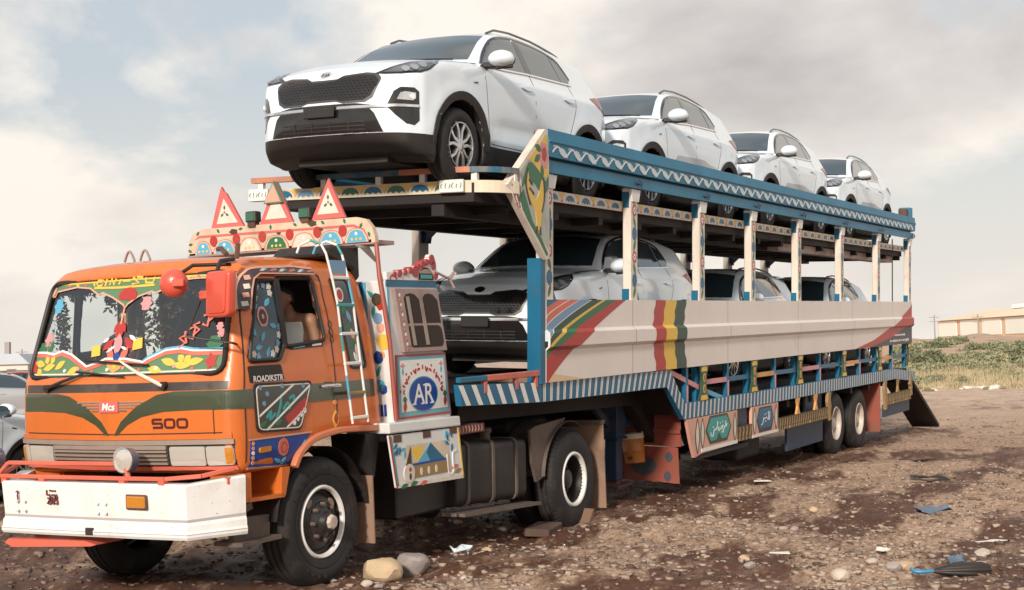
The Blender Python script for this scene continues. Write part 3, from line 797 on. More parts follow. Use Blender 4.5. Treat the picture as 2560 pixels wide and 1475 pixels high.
for x in np.arange(16.6, 27.6, 1.2):
    mb = MB(); mb.box(x, x+.12, TY0+.1, TY1-.1, .70, .895); mb.build('cross_beam', C_DARK, trailer)
mb = MB(); mb.box(11.5, 13.6, 7.0, 8.3, 1.10, 1.34); mb.build('kingpin_plate', C_DARK, trailer)
# corner posts below the gable, front rails of the lower deck
mb = MB(); mb.box(11.97, 12.075, TY0-.01, TY0+.14, 1.46, 2.70); mb.build('corner_post', C_BLUE, trailer, bevel=.006)
mb = MB(); mb.box(11.97, 12.075, TY1-.14, TY1+.0, 1.46, 2.3); mb.build('corner_post', C_BLUE, trailer, bevel=.006)
mb = MB(); mb.box(10.95, 12.1, TY0+.0, TY0+.05, 1.545, 1.60); mb.build('front_side_rail', C_SALMON, trailer, bevel=.006)
mb = MB(); mb.box(10.46, 10.95, TY0+.0, TY0+.05, 1.55, 1.60); mb.build('front_side_rail', C_BLUE, trailer, bevel=.006)
for x in (10.9, 11.5, 11.9):
    mb = MB(); mb.box(x, x+.05, TY0+.005, TY0+.045, 1.44, 1.547); mb.build('rail_stanchion', C_SALMON, trailer)
for x0, x1, y0, y1, m_ in ((12.4, 13.5, 6.55, 7.2, C_WOOD), (12.3, 13.0, 7.9, 8.5, C_WOOD), (13.0, 14.0, 6.5, 6.8, C_TAN)):
    mb = MB(); mb.box(x0, x1, y0, y1, 1.442, 1.50); mb.build('plank', m_, trailer, bevel=.006)
# low side rails between the panel and the band
colr = [C_PINK, C_BLUE, C_ORNG, C_BLUE, C_PINK, C_BLUE, C_ORNG, C_BLUE, C_ORNG, C_BLUE]
HG = [16.47, 18.42, 20.57, 23.06, 25.50]
TP = [17.45, 19.45, 21.75, 24.2, 26.6]
xs = sorted(HG+TP)+[27.9]
for i in range(len(xs)-1):
    mb = MB(); mb.bar((xs[i]+.02, TY0+.06, 1.255-.002*i), (xs[i+1]-.02, TY0+.06, 1.253-.002*i), .03, .062); mb.build('low_rail', colr[i % len(colr)], trailer)
mb = MB(); mb.bar((15.42, TY0+.06, 1.44), (16.40, TY0+.06, 1.20), .03, .06); mb.build('low_rail', C_PINK, trailer)
mb = MB(); mb.bar((16.5, TY0+.065, 1.17), (17.35, TY0+.065, 1.0), .03, .06); mb.build('low_rail', C_SKYB, trailer)
for x in TP+[15.98]:
    mb = MB(); mb.box(x-.035, x+.035, TY0+.04, TY0+.10, .98, 1.475); mb.build('thin_post', C_BLUE, trailer)
    mb = MB(); mb.box(x-.01, x+.032, TY0+.036, TY0+.042, .98, 1.24); mb.build('thin_post_trim', C_PINK, trailer)
for x in HG+[27.85]:
    w = [(1.472, .165), (1.40, .12), (1.34, .085), (1.25, .078), (1.16, .085), (1.09, .13), (1.035, .175)]
    mb = MB(); mb.prism([(x-b, a) for a, b in w]+[(x+b, a) for a, b in w[::-1]], FS, -.03, .0); o = mb.build('hourglass_post', C_DGRN, trailer)
    d = MB()
    for a, b in ((1.43, .10), (1.07, .12)): d.prism([(x-b, a-.03), (x+b, a-.03), (x+b*.8, a+.03), (x-b*.8, a+.03)], FS, .0005, .0025, C_YEL)
    d.prism(rect(x-.065, x+.065, 1.12, 1.38), FS, .0005, .002, C_GRN)
    for z in (1.18, 1.32): d.prism(ell(x, z, .042, .055, 12), FS, .0005, .0032, C_YEL); d.prism(ell(x, z, .028, .04, 10), FS, .0005, .0045, C_RED)
    d.build('painted_pattern', None, o)
    mb = MB(); mb.box(x-.16, x-.07, TY0+.05, TY0+.12, 1.0, 1.474); mb.build('thin_post', C_BLUE, trailer)

# painted skirt below the band
SK = f_side(TY0-.0)
mb = MB(); mb.prism([(15.87, .83), (17.70, .826), (17.70, .385), (16.36, .37), (16.13, .34), (16.02, .52)], SK, -.04, .0); sk = mb.build('painted_skirt', C_PEACH, trailer)
mb = MB(); mb.prism([(18.30, .824), (19.46, .822), (19.46, .40), (18.30, .39)], SK, -.04, .0); sk2 = mb.build('painted_skirt', C_PEACH, trailer)
def octo(u0, u1, v0, v1, c): 
    w, h = u1-u0, v1-v0
    return [(u0+w*c, v0), (u1-w*c, v0), (u1, v0+h*.5), (u1-w*c, v1), (u0+w*c, v1), (u0, v0+h*.5)]
d = MB()
d.prism(octo(16.50, 17.46, .46, .82, .16), SK, .0004, .002, C_DGRN)
d.prism(octo(16.56, 17.42, .50, .79, .16), SK, .0004, .0032, C_TEALG)
d.prism([(16.85, .462), (17.14, .464), (16.99, .59)], SK, .0004, .0042, C_DGRN)
def eye(d, u, v, w, h):
    d.prism(leaf(u, v, h, w, R(90)), SK, .0004, .0044, C_DGRN); d.prism(leaf(u, v, h*.8, w*.6, R(90)), SK, .0004, .0056, C_CREAM)
for u, v, w, h in ((16.22, .60, .16, .46), (16.40, .62, .14, .40), (17.60, .61, .15, .40), (18.40, .62, .15, .38), (19.36, .62, .15, .38)): eye(d, u, v, w, h)
d.prism(octo(18.50, 19.25, .45, .80, .14), SK, .0004, .002, C_NAVY); d.prism(octo(18.54, 19.22, .50, .78, .16), SK, .0004, .0032, C_BLUE)
d.prism(rect(16.36, 17.70, .386, .43), SK, .0004, .0055, C_WHITE); d.prism(rect(18.30, 19.46, .40, .435), SK, .0004, .0055, C_WHITE)
def scribble(d, fr, strokes, u, v, s, w, m_, h=.0055, sx=1.0):
    for st in strokes:
        d.prism(ribbon(smooth_pts([(u+x*s*sx, v+y*s) for x, y in st], 4), w), fr, .0004, h, m_)
URDU1 = [[(-1, -.35), (-.95, -.7), (-.75, -.75), (-.6, -.3), (-.5, -.1)], [(-.5, -.1), (-.35, -.2), (-.2, .1), (-.1, .6)], [(-.1, -.2), (0, 0), (.1, -.25), (0, -.35), (-.1, -.25)], [(.1, -.25), (.3, -.2), (.32, .1)],
         [(.4, -.3), (.55, .1), (.7, -.15), (.55, -.6), (.4, -.5)], [(.75, -.1), (.9, .0), (.92, .5)], [(.95, -.1), (1.1, .2)], [(-.75, .1), (-.68, .15)], [(.2, .35), (.27, .4)], [(.5, .45), (.56, .5)]]
URDU2 = [[(-.9, -.8), (-.6, -.7), (-.4, -.1), (-.35, .1)], [(-.3, -.1), (.0, -.05), (.2, .05), (.3, -.1)], [(.3, -.1), (.5, -.3), (.6, .1), (.55, .8)], [(.7, -.4), (.85, .0), (.85, .7)], [(-.2, .4), (-.1, .45)], [(.1, .5), (.2, .55)], [(-.1, -.45), (.1, -.4)]]
scribble(d, SK, URDU1, 16.98, .655, .13, .014, C_WHITE, sx=2.2); scribble(d, SK, URDU2, 18.88, .64, .11, .014, C_WHITE, sx=2.0)
d.build('painted_lettering', None, sk)
def gold_board(x0, x1, z0, z1, y=TY0):
    mb = MB(); mb.box(x0, x1, y-.004, y+.04, z0, z1); o = mb.build('fluted_board', C_BRN, trailer)
    d = MB(); fr = f_side(y-.004); n = int((x1-x0)/.115)
    for k in range(n):
        u = x0+(x1-x0)*(k+.5)/n; hw = (x1-x0)/n*.2
        d.prism([(u-hw, z0+.055), (u+hw*.6, z0+.055), (u+hw*1.6, (z0+z1)/2+.03), (u+hw, z1-.012), (u-hw*.6, z1-.012), (u+hw*.2, (z0+z1)/2+.03)], fr, .0004, .004, C_GOLD)
        d.prism(rect(u-hw*1.4, u+hw*.8, z0+.004, z0+.045), fr, .0004, .004, C_ORNG if k % 9 == 4 else C_GOLD)
    d.build('painted_flutes', None, o)
gold_board(17.72, 18.28, .40, .60); gold_board(19.48, 22.04, .405, .585); gold_board(25.95, 27.95, .36, .56)
mb = MB(); mb.box(17.72, 18.28, TY0+.06, TY0+.10, .58, .83); mb.build('tool_box_door', C_NAVY, trailer)
mb = MB(); mb.box(16.2, 18.2, TY0+.02, TY0+.6, .30, .36); mb.build('skirt_step', C_DARK, trailer)
mb = MB(); mb.box(18.4, 19.4, TY0+.25, TY0+.9, .05, .40); mb.build('air_tank_box', C_DARK, trailer, bevel=.05, seg=2)
def stanch(x, z0, z1, m_):
    w = [(z1, .09), (z1-(z1-z0)*.3, .045), (z1-(z1-z0)*.5, .028), (z1-(z1-z0)*.7, .045), (z0, .09)]
    mb = MB(); mb.prism([(x-b, a) for a, b in w]+[(x+b, a) for a, b in w[::-1]], SK, -.03, .0); mb.build('skirt_stanchion', m_, trailer)
for x in (20.45, 21.4): stanch(x, .585, .825, C_ORNG)
stanch(26.9, .56, .80, C_GOLD)
for x, z0 in ((22.14, .38), (25.90, .30), (27.98, .45)):
    p = [(x-.09, .82), (x+.07, .82), (x+.04, .70), (x+.09, .58), (x+.05, z0+.1), (x+.10, z0), (x-.02, z0-.02), (x-.05, z0+.15), (x-.10, .66)]
    mb = MB(); mb.prism(p, SK, -.04, .01); mb.build('scroll_bracket', C_GOLD, trailer)
mb = MB(); mb.box(20.2, 22.1, TY0+.10, TY0+.14, .03, .42); mb.build('mudguard', C_NAVY, trailer, bevel=.006)
mb = MB(); mb.box(21.2, 22.1, TY0+.12, TY0+.16, .42, .84); mb.build('mudguard_plate', C_NAVY, trailer)
mb = MB(); mb.box(25.9, 27.95, TY0+.03, TY0+.07, .14, .37); mb.build('rear_valance', C_NAVY, trailer)
C_RMUD = mat('red_mudflap_paint', (.25, .055, .034), .55, dirt=.5, dirt_col=(.17, .085, .05), vary=.15)
mb = MB(); mb.prism([(6.27, .85), (7.1, .85), (7.1, -.12), (6.27, -.10)], f_front(25.55), -.02, 0); mb.build('mud_flap', C_RMUD, trailer)
mb = MB(); mb.box(22.1, 28.0, 6.9, 8.35, .25, .75); mb.build('axle_frame', C_DARK, trailer)

# wheels
def dual_wheel(name, x, z, y_out, s, rim_m, r=.525, parent=trailer, deep=.16):
    # s=+1 : outer face towards -y
    w = empty('wheel', (x, y_out, z)); w.parent = parent
    for k, off in enumerate((0.0, .31)):
        t = MB(); y0 = s*off; W = .27
        prof = [(.045, .275), (.012, .30), (.0, .36), (.004, .44), (.022, .485), (.05, .512), (.075, r-.004), (.078, r-.014), (.086, r-.014), (.089, r-.002), (W/2-.006, r), (W/2-.005, r-.014), (W/2+.005, r-.014), (W/2+.006, r),
                (W-.089, r-.002), (W-.086, r-.014), (W-.078, r-.014), (W-.075, r-.004), (W-.05, .512), (W-.022, .485), (W-.004, .44), (W, .36), (W-.012, .30), (W-.045, .275)]
        t.lathe([(y0+s*a, b) for a, b in prof], (0, 0, 0), 'y', 48)
        # tread lugs
        for q in range(60):
            a = 2*math.pi*q/60
            for (o0, o1, sk_) in ((.028, .074, .0), (W-.074, W-.028, .03)):
                c0, c1 = a+sk_, a+sk_+.055
                vs_ = []
                for c in (c0, c1):
                    for o_ in (o0, o1):
                        rr = r-.012 if (o_ == o0) == (o0 < .1) and False else None
                        for rad in (r-.05, r+.003 if 0.04 < o_ < W-.04 else r-.030): vs_.append((math.cos(c)*rad, y0+s*o_, math.sin(c)*rad))
                t.add(vs_, [(0, 1, 3, 2), (4, 6, 7, 5), (0, 4, 5, 1), (2, 3, 7, 6), (1, 5, 7, 3)])
        t.build('tyre', C_RUB, w, smooth=38)
    rm = MB(); d_ = deep
    rm.lathe([(s*.02, .285), (s*.008, .272), (s*.018, .258), (s*.05, .25), (s*d_, .235), (s*(d_+.02), .20), (s*(d_+.01), .13), (s*(d_-.02), .12), (s*(d_-.03), .10), (s*(d_-.10), .095), (s*(d_-.11), .07), (s*(d_-.11), .001)], (0, 0, 0), 'y', 40)
    rm.build('rim', rim_m, w, smooth=40)
    nt_ = MB()
    for q in range(8):
        a = 2*math.pi*q/8; nt_.lathe([(s*(d_+.005), .016), (s*(d_-.03), .016), (s*(d_-.032), .001)], (math.cos(a)*.165, 0, math.sin(a)*.165), 'y', 6)
    nt_.build('wheel_nuts', C_RUST, w)
    return w
M_RIMD = mat('dusty_wheel_disc', (.30, .20, .15), .6, dirt=.5, dirt_col=(.12, .07, .05))
for x, z in ((22.83, .255), (24.30, .225)):
    dual_wheel('wheel', x, z, TY0+.06, 1, C_RIMW); dual_wheel('wheel', x, z-.06, TY1-.06, -1, C_RIMW)
    mb = MB(); mb.tube([(x, TY0+.3, z), (x, TY1-.3, z-.05)], .075, 12); mb.build('axle', C_DARK, trailer, smooth=40)

# landing legs
for yy in (7.02, 8.3):
    mb = MB(); mb.box(15.28, 15.52, yy-.10, yy+.10, .62, 1.2); mb.box(15.31, 15.49, yy-.08, yy+.08, .10, .62); mb.box(15.26, 15.54, yy-.12, yy+.12, .60, .63); leg = mb.build('landing_leg', C_NAVY, trailer, bevel=.008)
    f = MB(); f.box(15.17, 15.63, yy-.16, yy+.16, .03, .06); f.box(15.34, 15.46, yy-.07, yy+.07, .06, .16); f.build('foot', C_RUST, leg)
mb = MB(); mb.bar((14.6, 7.05, 1.2), (15.3, 7.05, .78), .05, .09); mb.build('leg_brace', C_NAVY, trailer)
mb = MB(); mb.box(15.54, 15.75, 6.95, 7.2, .72, 1.2); mb.build('leg_gearbox', C_NAVY, trailer, bevel=.01)
# red flap with blue flowers in front of the skirt
def flap_x(z): return 16.0
mb = MB(); FF = f_front(16.05)
rip = [(6.42+.97*k/14, .005+random.uniform(-.012, .012)) for k in range(15)]
mb.prism([(6.44, .46), (7.40, .47)]+[(p[0], p[1]+.02) for p in rip[::-1]], FF, -.012, 0); o = mb.build('mud_flap', C_RMUD, trailer)
d = MB(); d.prism(ell(6.90, .22, .17, .12, 20, wob=.06, k=8), FF, .0005, .003, C_SLATE)
for u, v in ((6.56, .34), (7.27, .31), (6.58, .10), (7.22, .09)): d.prism(ell(u, v, .05, .065, 12, wob=.05), FF, .0005, .003, C_SLATE)
d.build('painted_flowers', None, o)
mb = MB(); mb.prism([(6.42, .47), (7.40, .47), (7.40, .95), (6.42, .95)], f_gen((16.12, 0, 0), (0, 1, 0), (-.02, 0, 1)), -.012, 0)
mb.bar((16.09, 6.42, .66), (16.09, 7.4, .66), .05, .05); o = mb.build('front_skirt_board', C_RMUD, trailer)
d = MB(); d.prism(ell(6.88, .745, .12, .075, 16, wob=.05), f_front(16.10), .02, .034, C_NAVY); d.build('painted_flower', None, o)

# loading ramp down to the ground at the back
mb = MB(); U = Vector((1.85, 0, -1.13)); 
rp = [(28.10, 6.27, .72), (28.10, 6.85, .72), (30.75, 6.85, -.44), (30.75, 6.27, -.42)]
mb.add(rp+[(a+.03, b, c+.06) for a, b, c in rp], [(0, 1, 2, 3), (4, 7, 6, 5), (0, 4, 5, 1), (1, 5, 6, 2), (2, 6, 7, 3), (3, 7, 4, 0)])
mb.build('loading_ramp', C_DARK, trailer)
rebase(trailer, (19.5, 7.63, -.25))
# ------------------------------------------------------------------ white cars on the trailer
K_WHITE = mat('pearl_white_car_paint', (.73, .80, .85), .26, coat=1.0)
K_BLK = mat('black_car_plastic', (.020, .017, .016), .55, vary=.1)
K_GLS = mat('tinted_car_glass', (.026, .045, .056), .03, spec=.9, coat=.6)
K_PIANO = mat('gloss_black_trim', (.012, .012, .013), .12, coat=.5)
K_CHR = mat('chrome', (.80, .80, .80), .12, metal=1.0)
K_DCHR = mat('dark_chrome', (.17, .16, .15), .25, metal=.9)
K_HL = mat('headlamp_lens', (.11, .12, .135), .06, metal=.35, spec=.9, coat=.8)
K_TAIL = mat('tail_lamp_lens', (.30, .02, .02), .1, coat=.6)
K_TYR = mat('car_tyre', (.018, .016, .016), .75, dirt=.25, dirt_col=(.07, .055, .05))
K_ALU = mat('alloy_silver', (.62, .62, .63), .25, metal=.85)
K_DISC = mat('dark_wheel_well', (.02, .019, .019), .5)
K_LAMP = mat('lamp_bulb_glass', (.75, .76, .78), .08, coat=.5)
HUBS = [(.98, .36), (3.71, .36)]
def car_field():
    h = .0235
    X, Y, Z = grid((-.12, -1.06, .08), (4.66, 1.06, 1.82), h)
    a = np.abs(Y)
    side = [(.42, .20), (.20, .255), (.07, .34), (.018, .43), (.0, .58), (.015, .70), (.045, .85), (.085, .945), (.15, 1.02), (.33, 1.10), (.62, 1.165), (1.0, 1.212), (1.20, 1.232), (1.36, 1.315), (1.68, 1.505), (1.92, 1.612), (2.12, 1.66), (2.5, 1.692), (3.0, 1.68), (3.5, 1.63), (3.98, 1.555),
            (4.03, 1.52), (4.10, 1.42), (4.27, 1.17), (4.40, 1.06), (4.49, .95), (4.535, .76), (4.53, .5), (4.45, .30), (4.3, .22), (3.0, .19)]
    kx = .20*np.clip((2.3-X)/1.0, 0, 1)-.12*np.clip((X-2.9)/1.0, 0, 1)
    d1 = poly_sdf(side, X-kx*a*a, Z+.055*a*a)
    plan = [(0, -1), (.0, 0.0), (.008, .30), (.055, .55), (.13, .70), (.23, .81), (.37, .885), (.6, .922), (1.0, .934), (3.65, .934), (4.1, .90), (4.35, .83), (4.48, .65), (4.53, .35), (4.54, 0), (4.54, -1)]
    d2 = poly_sdf(plan, X[:, :, 0], a[:, :, 0])[:, :, None]+0*Z
    sec = [(-1, 1.76), (0, 1.76), (.42, 1.745), (.56, 1.715), (.635, 1.655), (.695, 1.56), (.80, 1.32), (.858, 1.185), (.905, 1.10), (.928, 1.0), (.934, .86), (.927, .70), (.912, .60), (.918, .47), (.905, .40), (.88, .22), (.86, .1), (-1, .1)]
    d3 = poly_sdf(sec, a[0], Z[0])[None]+0*X
    d = smax(smax(d1, d3, .055), d2, .055)
    # swollen wheel arches
    for hx, hz in HUBS:
        r = np.hypot(X-hx, Z-hz); d = d-.020*np.exp(-((r-.50)/.10)**2)*np.clip((a-.6)/.2, 0, 1)*(Z > .2)
    # door flank hollow
    d = d+.018*np.exp(-((Z-.60)/.13)**2)*np.clip((X-1.55)/.25, 0, 1)*np.clip((3.1-X)/.25, 0, 1)*np.clip((a-.7)/.1, 0, 1)
    for hx, hz in HUBS:
        well = np.maximum(np.hypot(X-hx, Z-hz)-.425, .52-a)
        d = smax(d, -well, .012)
    return d, (X[0, 0, 0], Y[0, 0, 0], Z[0, 0, 0]), h
cf, co, ch_ = car_field()
CV, CQ = nets(cf, co, ch_)
sn = np.abs(CV[:, 2]-.405) < ch_*.5; rr_ = np.minimum(np.hypot(CV[:, 0]-HUBS[0][0], CV[:, 2]-.36), np.hypot(CV[:, 0]-HUBS[1][0], CV[:, 2]-.36))
CV[sn & (rr_ > .46), 2] = .405
cc = CV[CQ].mean(1)
rr_ = np.minimum(np.hypot(cc[:, 0]-HUBS[0][0], cc[:, 2]-.36), np.hypot(cc[:, 0]-HUBS[1][0], cc[:, 2]-.36))
fm = ((cc[:, 2] < .404) | (rr_ < .432)).astype(int)
car_me = np_mesh('body', CV, CQ, [K_WHITE, K_BLK], fm)
CS = Surf(bvh(CV, CQ))
def r_side(s): return lambda u, v: ((u, s*3, v), (0, -s, 0), (u, s*.93, v))
def r_fwd(u, v): return ((-3, u, v), (1, 0, 0), (.1, u, v))
DG = .7071
def r_diag(s): return lambda u, v: ((DG*u-DG*3, s*(DG*u+DG*3), v), (DG, -s*DG, 0), (.3, s*.8, v))
VS = (.66, 0, .7513)
def r_wind(y, t): return ((.66*t-.7513*3, y, .7513*t+.66*3), (.7513, 0, -.66), (1.5, y, 1.4))
def mir(p): return [(-u, v) for u, v in p][::-1]

def make_car():
    root = empty('white_suv')
    body = put('body', car_me, root)
    def patch(name, poly, ray, m, off=.004, step=.06, thick=.012, parent=root, sub=None):
        mb = MB(); CS.patch(mb, poly, ray, off, step, None, thick); return mb.build(name, m, parent, smooth=60)
    ws = [(-.74, 1.845), (-.4, 1.775), (0, 1.757), (.4, 1.775), (.74, 1.845), (.605, 2.44), (.3, 2.478), (0, 2.488), (-.3, 2.478), (-.605, 2.44)]
    patch('windshield', ws, r_wind, K_GLS, .003, .08)
    wp = MB()
    for y0, y1 in ((-.60, .02), (-.02, .55)):
        CS.patch(wp, ribbon([(y0, 1.815), ((y0+y1)/2, 1.79), (y1, 1.80)], .018), r_wind, .012, .08)
    wp.build('wiper', K_BLK, root)
    for s in (-1, 1):
        rs = r_side(s)
        patch('front_side_window', [(1.44, 1.195), (1.60, 1.33), (1.82, 1.475), (2.03, 1.552), (2.35, 1.592), (2.39, 1.245)], rs, K_GLS, .008, .035)
        patch('door_pillar', [(2.35, 1.595), (2.45, 1.598), (2.52, 1.25), (2.39, 1.243)], rs, K_PIANO, .010, .035)
        patch('rear_side_window', [(2.45, 1.596), (2.85, 1.585), (3.10, 1.553), (3.19, 1.262), (2.52, 1.25)], rs, K_GLS, .008, .035)
        patch('quarter_window', [(3.13, 1.545), (3.30, 1.49), (3.44, 1.33), (3.40, 1.275), (3.22, 1.264)], rs, K_GLS, .008, .035)
        patch('window_trim', ribbon([(1.40, 1.185), (1.9, 1.205), (2.4, 1.236), (2.9, 1.25), (3.44, 1.266)], .016), rs, K_CHR, .012, .05)
        patch('window_frame', ribbon(smooth_pts([(1.42, 1.19), (1.585, 1.335), (1.81, 1.485), (2.04, 1.566), (2.4, 1.61), (2.85, 1.60), (3.13, 1.563), (3.32, 1.503), (3.46, 1.33)], 3), .022), rs, K_PIANO, .011, .04)
        # headlamp
        hl = [(.455, .945), (.56, .990), (.69, 1.042), (.83, 1.088), (.96, 1.118), (1.10, 1.135), (1.06, 1.085), (.95, .995), (.86, .955), (.68, .935), (.54, .935)]
        rd = r_diag(s)
        o = patch('headlamp', hl, rd, K_PIANO, .006, .035)
        q = MB(); CS.patch(q, [(.52, .953), (.69, 1.022), (.83, 1.066), (.95, 1.096), (1.05, 1.113), (.98, 1.04), (.93, 1.0), (.84, .968), (.66, .950)], rd, .010, .035); q.build('lens', K_HL, o, smooth=60)
        q = MB()
        for u, v, r_ in ((.72, .985, .030), (.80, 1.005, .032), (.885, 1.032, .030)): CS.patch(q, ell(u, v, r_*1.2, r_, 10), rd, .016, .05)
        q.build('bulbs', mat('lamp_reflector', (.34, .36, .39), .12, metal=.5, coat=.6), o, smooth=60)
        # fog lamp pod
        o = patch('fog_lamp_pod', [(.535, .64), (.60, .775), (.66, .812), (.79, .812), (.835, .78), (.84, .52), (.79, .475), (.715, .485), (.61, .565)], rd, K_PIANO, .004, .05)
        q = MB(); CS.patch(q, [(.625, .70), (.66, .762), (.70, .772), (.80, .765), (.80, .715), (.77, .695)], rd, .012, .05); q.build('bezel', K_CHR, o, smooth=60)
        q = MB(); CS.patch(q, ell(.765, .732, .026, .026, 10), rd, .02, .05); q.build('bulb', K_LAMP, o, smooth=60)
        patch('tail_lamp', [(3.86, 1.175), (4.02, 1.205), (4.28, 1.13), (4.42, 1.06), (4.30, 1.03), (4.05, 1.085)], rs, K_TAIL, .008)
        for hx, hz in HUBS:
            arcp = [(hx+.505*math.cos(t), hz+.505*math.sin(t)) for t in np.linspace(R(-2), R(182), 22)]+[(hx+.43*math.cos(t), hz+.43*math.sin(t)) for t in np.linspace(R(182), R(-2), 22)]
            patch('wheel_arch_trim', arcp, rs, K_BLK, .012, .07, .03)
        seam = MB()
        for st in ([(1.50, .42), (1.47, .7), (1.44, 1.0), (1.43, 1.17)], [(2.47, .42), (2.47, .8), (2.46, 1.24)], [(3.20, .62), (3.30, .80), (3.40, .98), (3.42, 1.10), (3.36, 1.26)], [(1.52, .43), (2.4, .425), (3.15, .43)], [(.30, 1.015), (.6, 1.10), (1.0, 1.165), (1.36, 1.19)]):
            CS.patch(seam, ribbon(smooth_pts(st, 3), .007), rs, .0012, .1)
        seam.build('panel_gaps', K_BLK, body)
        for hx in (2.16, 3.13):
            q = MB(); CS.patch(q, smooth_pts([(hx, 1.065), (hx+.12, 1.082), (hx+.21, 1.080), (hx+.21, 1.054), (hx+.10, 1.045)], 3, True), rs, .022, .05, thick=.03); q.build('door_handle', K_WHITE, root, smooth=60)
        # mirror
        q = MB(); c = (1.52, s*1.045, 1.235); n, mm = 14, 9; vs_ = []; fs = []
        for i in range(mm+1):
            ph = math.pi*i/mm
            for k in range(n):
                t = 2*math.pi*k/n; x = math.sin(ph)*math.cos(t); z = math.cos(ph); y = math.sin(ph)*math.sin(t)
                x = x if x < 0 else x*.35
                vs_.append((c[0]+.16*x, c[1]+.135*y, c[2]+.095*z*(1 if z > 0 else .8)))
        for i in range(mm):
            for k in range(n): fs.append((i*n+k, i*n+(k+1) % n, (i+1)*n+(k+1) % n, (i+1)*n+k))
        o = q.add(vs_, fs).build('door_mirror', K_WHITE, root, smooth=180)
        q = MB(); q.bar((1.50, s*.86, 1.19), (1.52, s*1.0, 1.185), .12, .05); q.bar((1.47, s*1.0, 1.155), (1.55, s*1.15, 1.170), .06, .03); q.build('arm', K_BLK, o, bevel=.01)
        q = MB(); q.prism(ell(0, 0, .115, .07, 16), f_gen((1.577, s*1.045, 1.235), (0, 1, 0), (0, 0, 1)), 0, .003); q.build('mirror_glass', K_GLS, o)
        # roof rail
        q = MB(); pts = []
        for u in np.linspace(2.02, 3.75, 12):
            h_, n_ = CS.hit((u, s*.575, 3), (0, 0, -1)); e = min(1, min(u-2.02, 3.75-u)/.15); pts.append((u, s*.575, h_.z+.008+.026*e))
        q.tube(pts, .0125, 6); q.build('roof_rail', K_DCHR, root, smooth=60)
        patch('side_repeater', [(1.19, .985), (1.27, 1.0), (1.28, .985), (1.21, .972)], rs, K_DCHR, .004)
    # face
    hp = [(0, .885), (.12, .888), (.18, .918), (.40, .938), (.51, .925), (.555, .88), (.55, .84), (.50, .745), (.43, .705), (.21, .702), (.14, .722), (0, .722)]
    gp_ = hp+[(-u, v) for u, v in hp[::-1][1:-1]]
    def grow(P, d): c = np.mean(P, 0); return [(u+(u-c[0])/max(abs(u-c[0]), .1)*d, v+(1 if v > c[1] else -1)*d) for u, v in P]
    patch('grille_frame', grow(gp_, .022), r_fwd, K_DCHR, .006, .06)
    g = patch('grille', grow(gp_, .002), r_fwd, K_PIANO, .009, .06)
    q = MB(); A = np.array(gp_)
    for r_ in range(9):
        for c_ in range(-14, 15):
            u = c_*.042+(.021 if r_ % 2 else 0); v = .708+.026*r_
            if poly_sdf(A, np.array([[u]]), np.array([[v]]))[0, 0] > -.018: continue
            h_, n_ = CS.hit((-3, u, v), (1, 0, 0)); x = h_.x-.012
            q.add([(x, u-.019, v-.002), (x-.004, u, v+.008), (x, u+.019, v+.001), (x-.003, u, v-.004)], [(0, 1, 2, 3)])
    q.build('grille_mesh', K_DCHR, g)
    e = patch('emblem', ell(0, .962, .065, .032, 20), r_fwd, K_CHR, .008, .05)
    q = MB(); h_, n_ = CS.hit((-3, 0, .962), (1, 0, 0))
    V_, F_ = text_poly('KIA', .045, sx=1.25, offset=.0006)
    q.add([(CS.hit((-3, -u, v+.962), (1, 0, 0))[0].x-.0115, -u, v+.962) for u, v in V_], F_); q.build('lettering', K_PIANO, e)
    patch('chrome_strip', ribbon([(-.86, .648), (-.5, .640), (0, .636), (.5, .640), (.86, .648)], .024), r_fwd, K_CHR, .020, .06, .03)
    patch('upper_intake', [(-.36, .676), (.36, .676), (.52, .655), (-.52, .655)], r_fwd, K_PIANO, .004, .06)
    o = patch('lower_intake', [(-.50, .622), (.50, .622), (.545, .58), (.62, .412), (-.62, .412), (-.545, .58)], r_fwd, K_PIANO, .004, .06)
    q = MB()
    for v in (.44, .475, .51): CS.patch(q, ribbon([(-.46, v), (0, v), (.46, v)], .012), r_fwd, .010, .08)
    for u in (-.3, -.1, .1, .3): CS.patch(q, ribbon([(u, .43), (u, .52)], .012), r_fwd, .012, .08)
    q.build('intake_slats', K_BLK, o)
    h_, n_ = CS.hit((-3, 0, .60), (1, 0, 0))
    q = MB(); q.box(h_.x-.045, h_.x-.02, -.17, .17, .555, .665); o = q.build('plate_holder', K_BLK, root, bevel=.008)
    q = MB()
    for u in (-.09, .09): q.lathe([(-.0, .008), (-.004, .008), (-.005, .001)], (h_.x-.045, u, .63), 'x', 8)
    q.build('screws', K_DCHR, o)
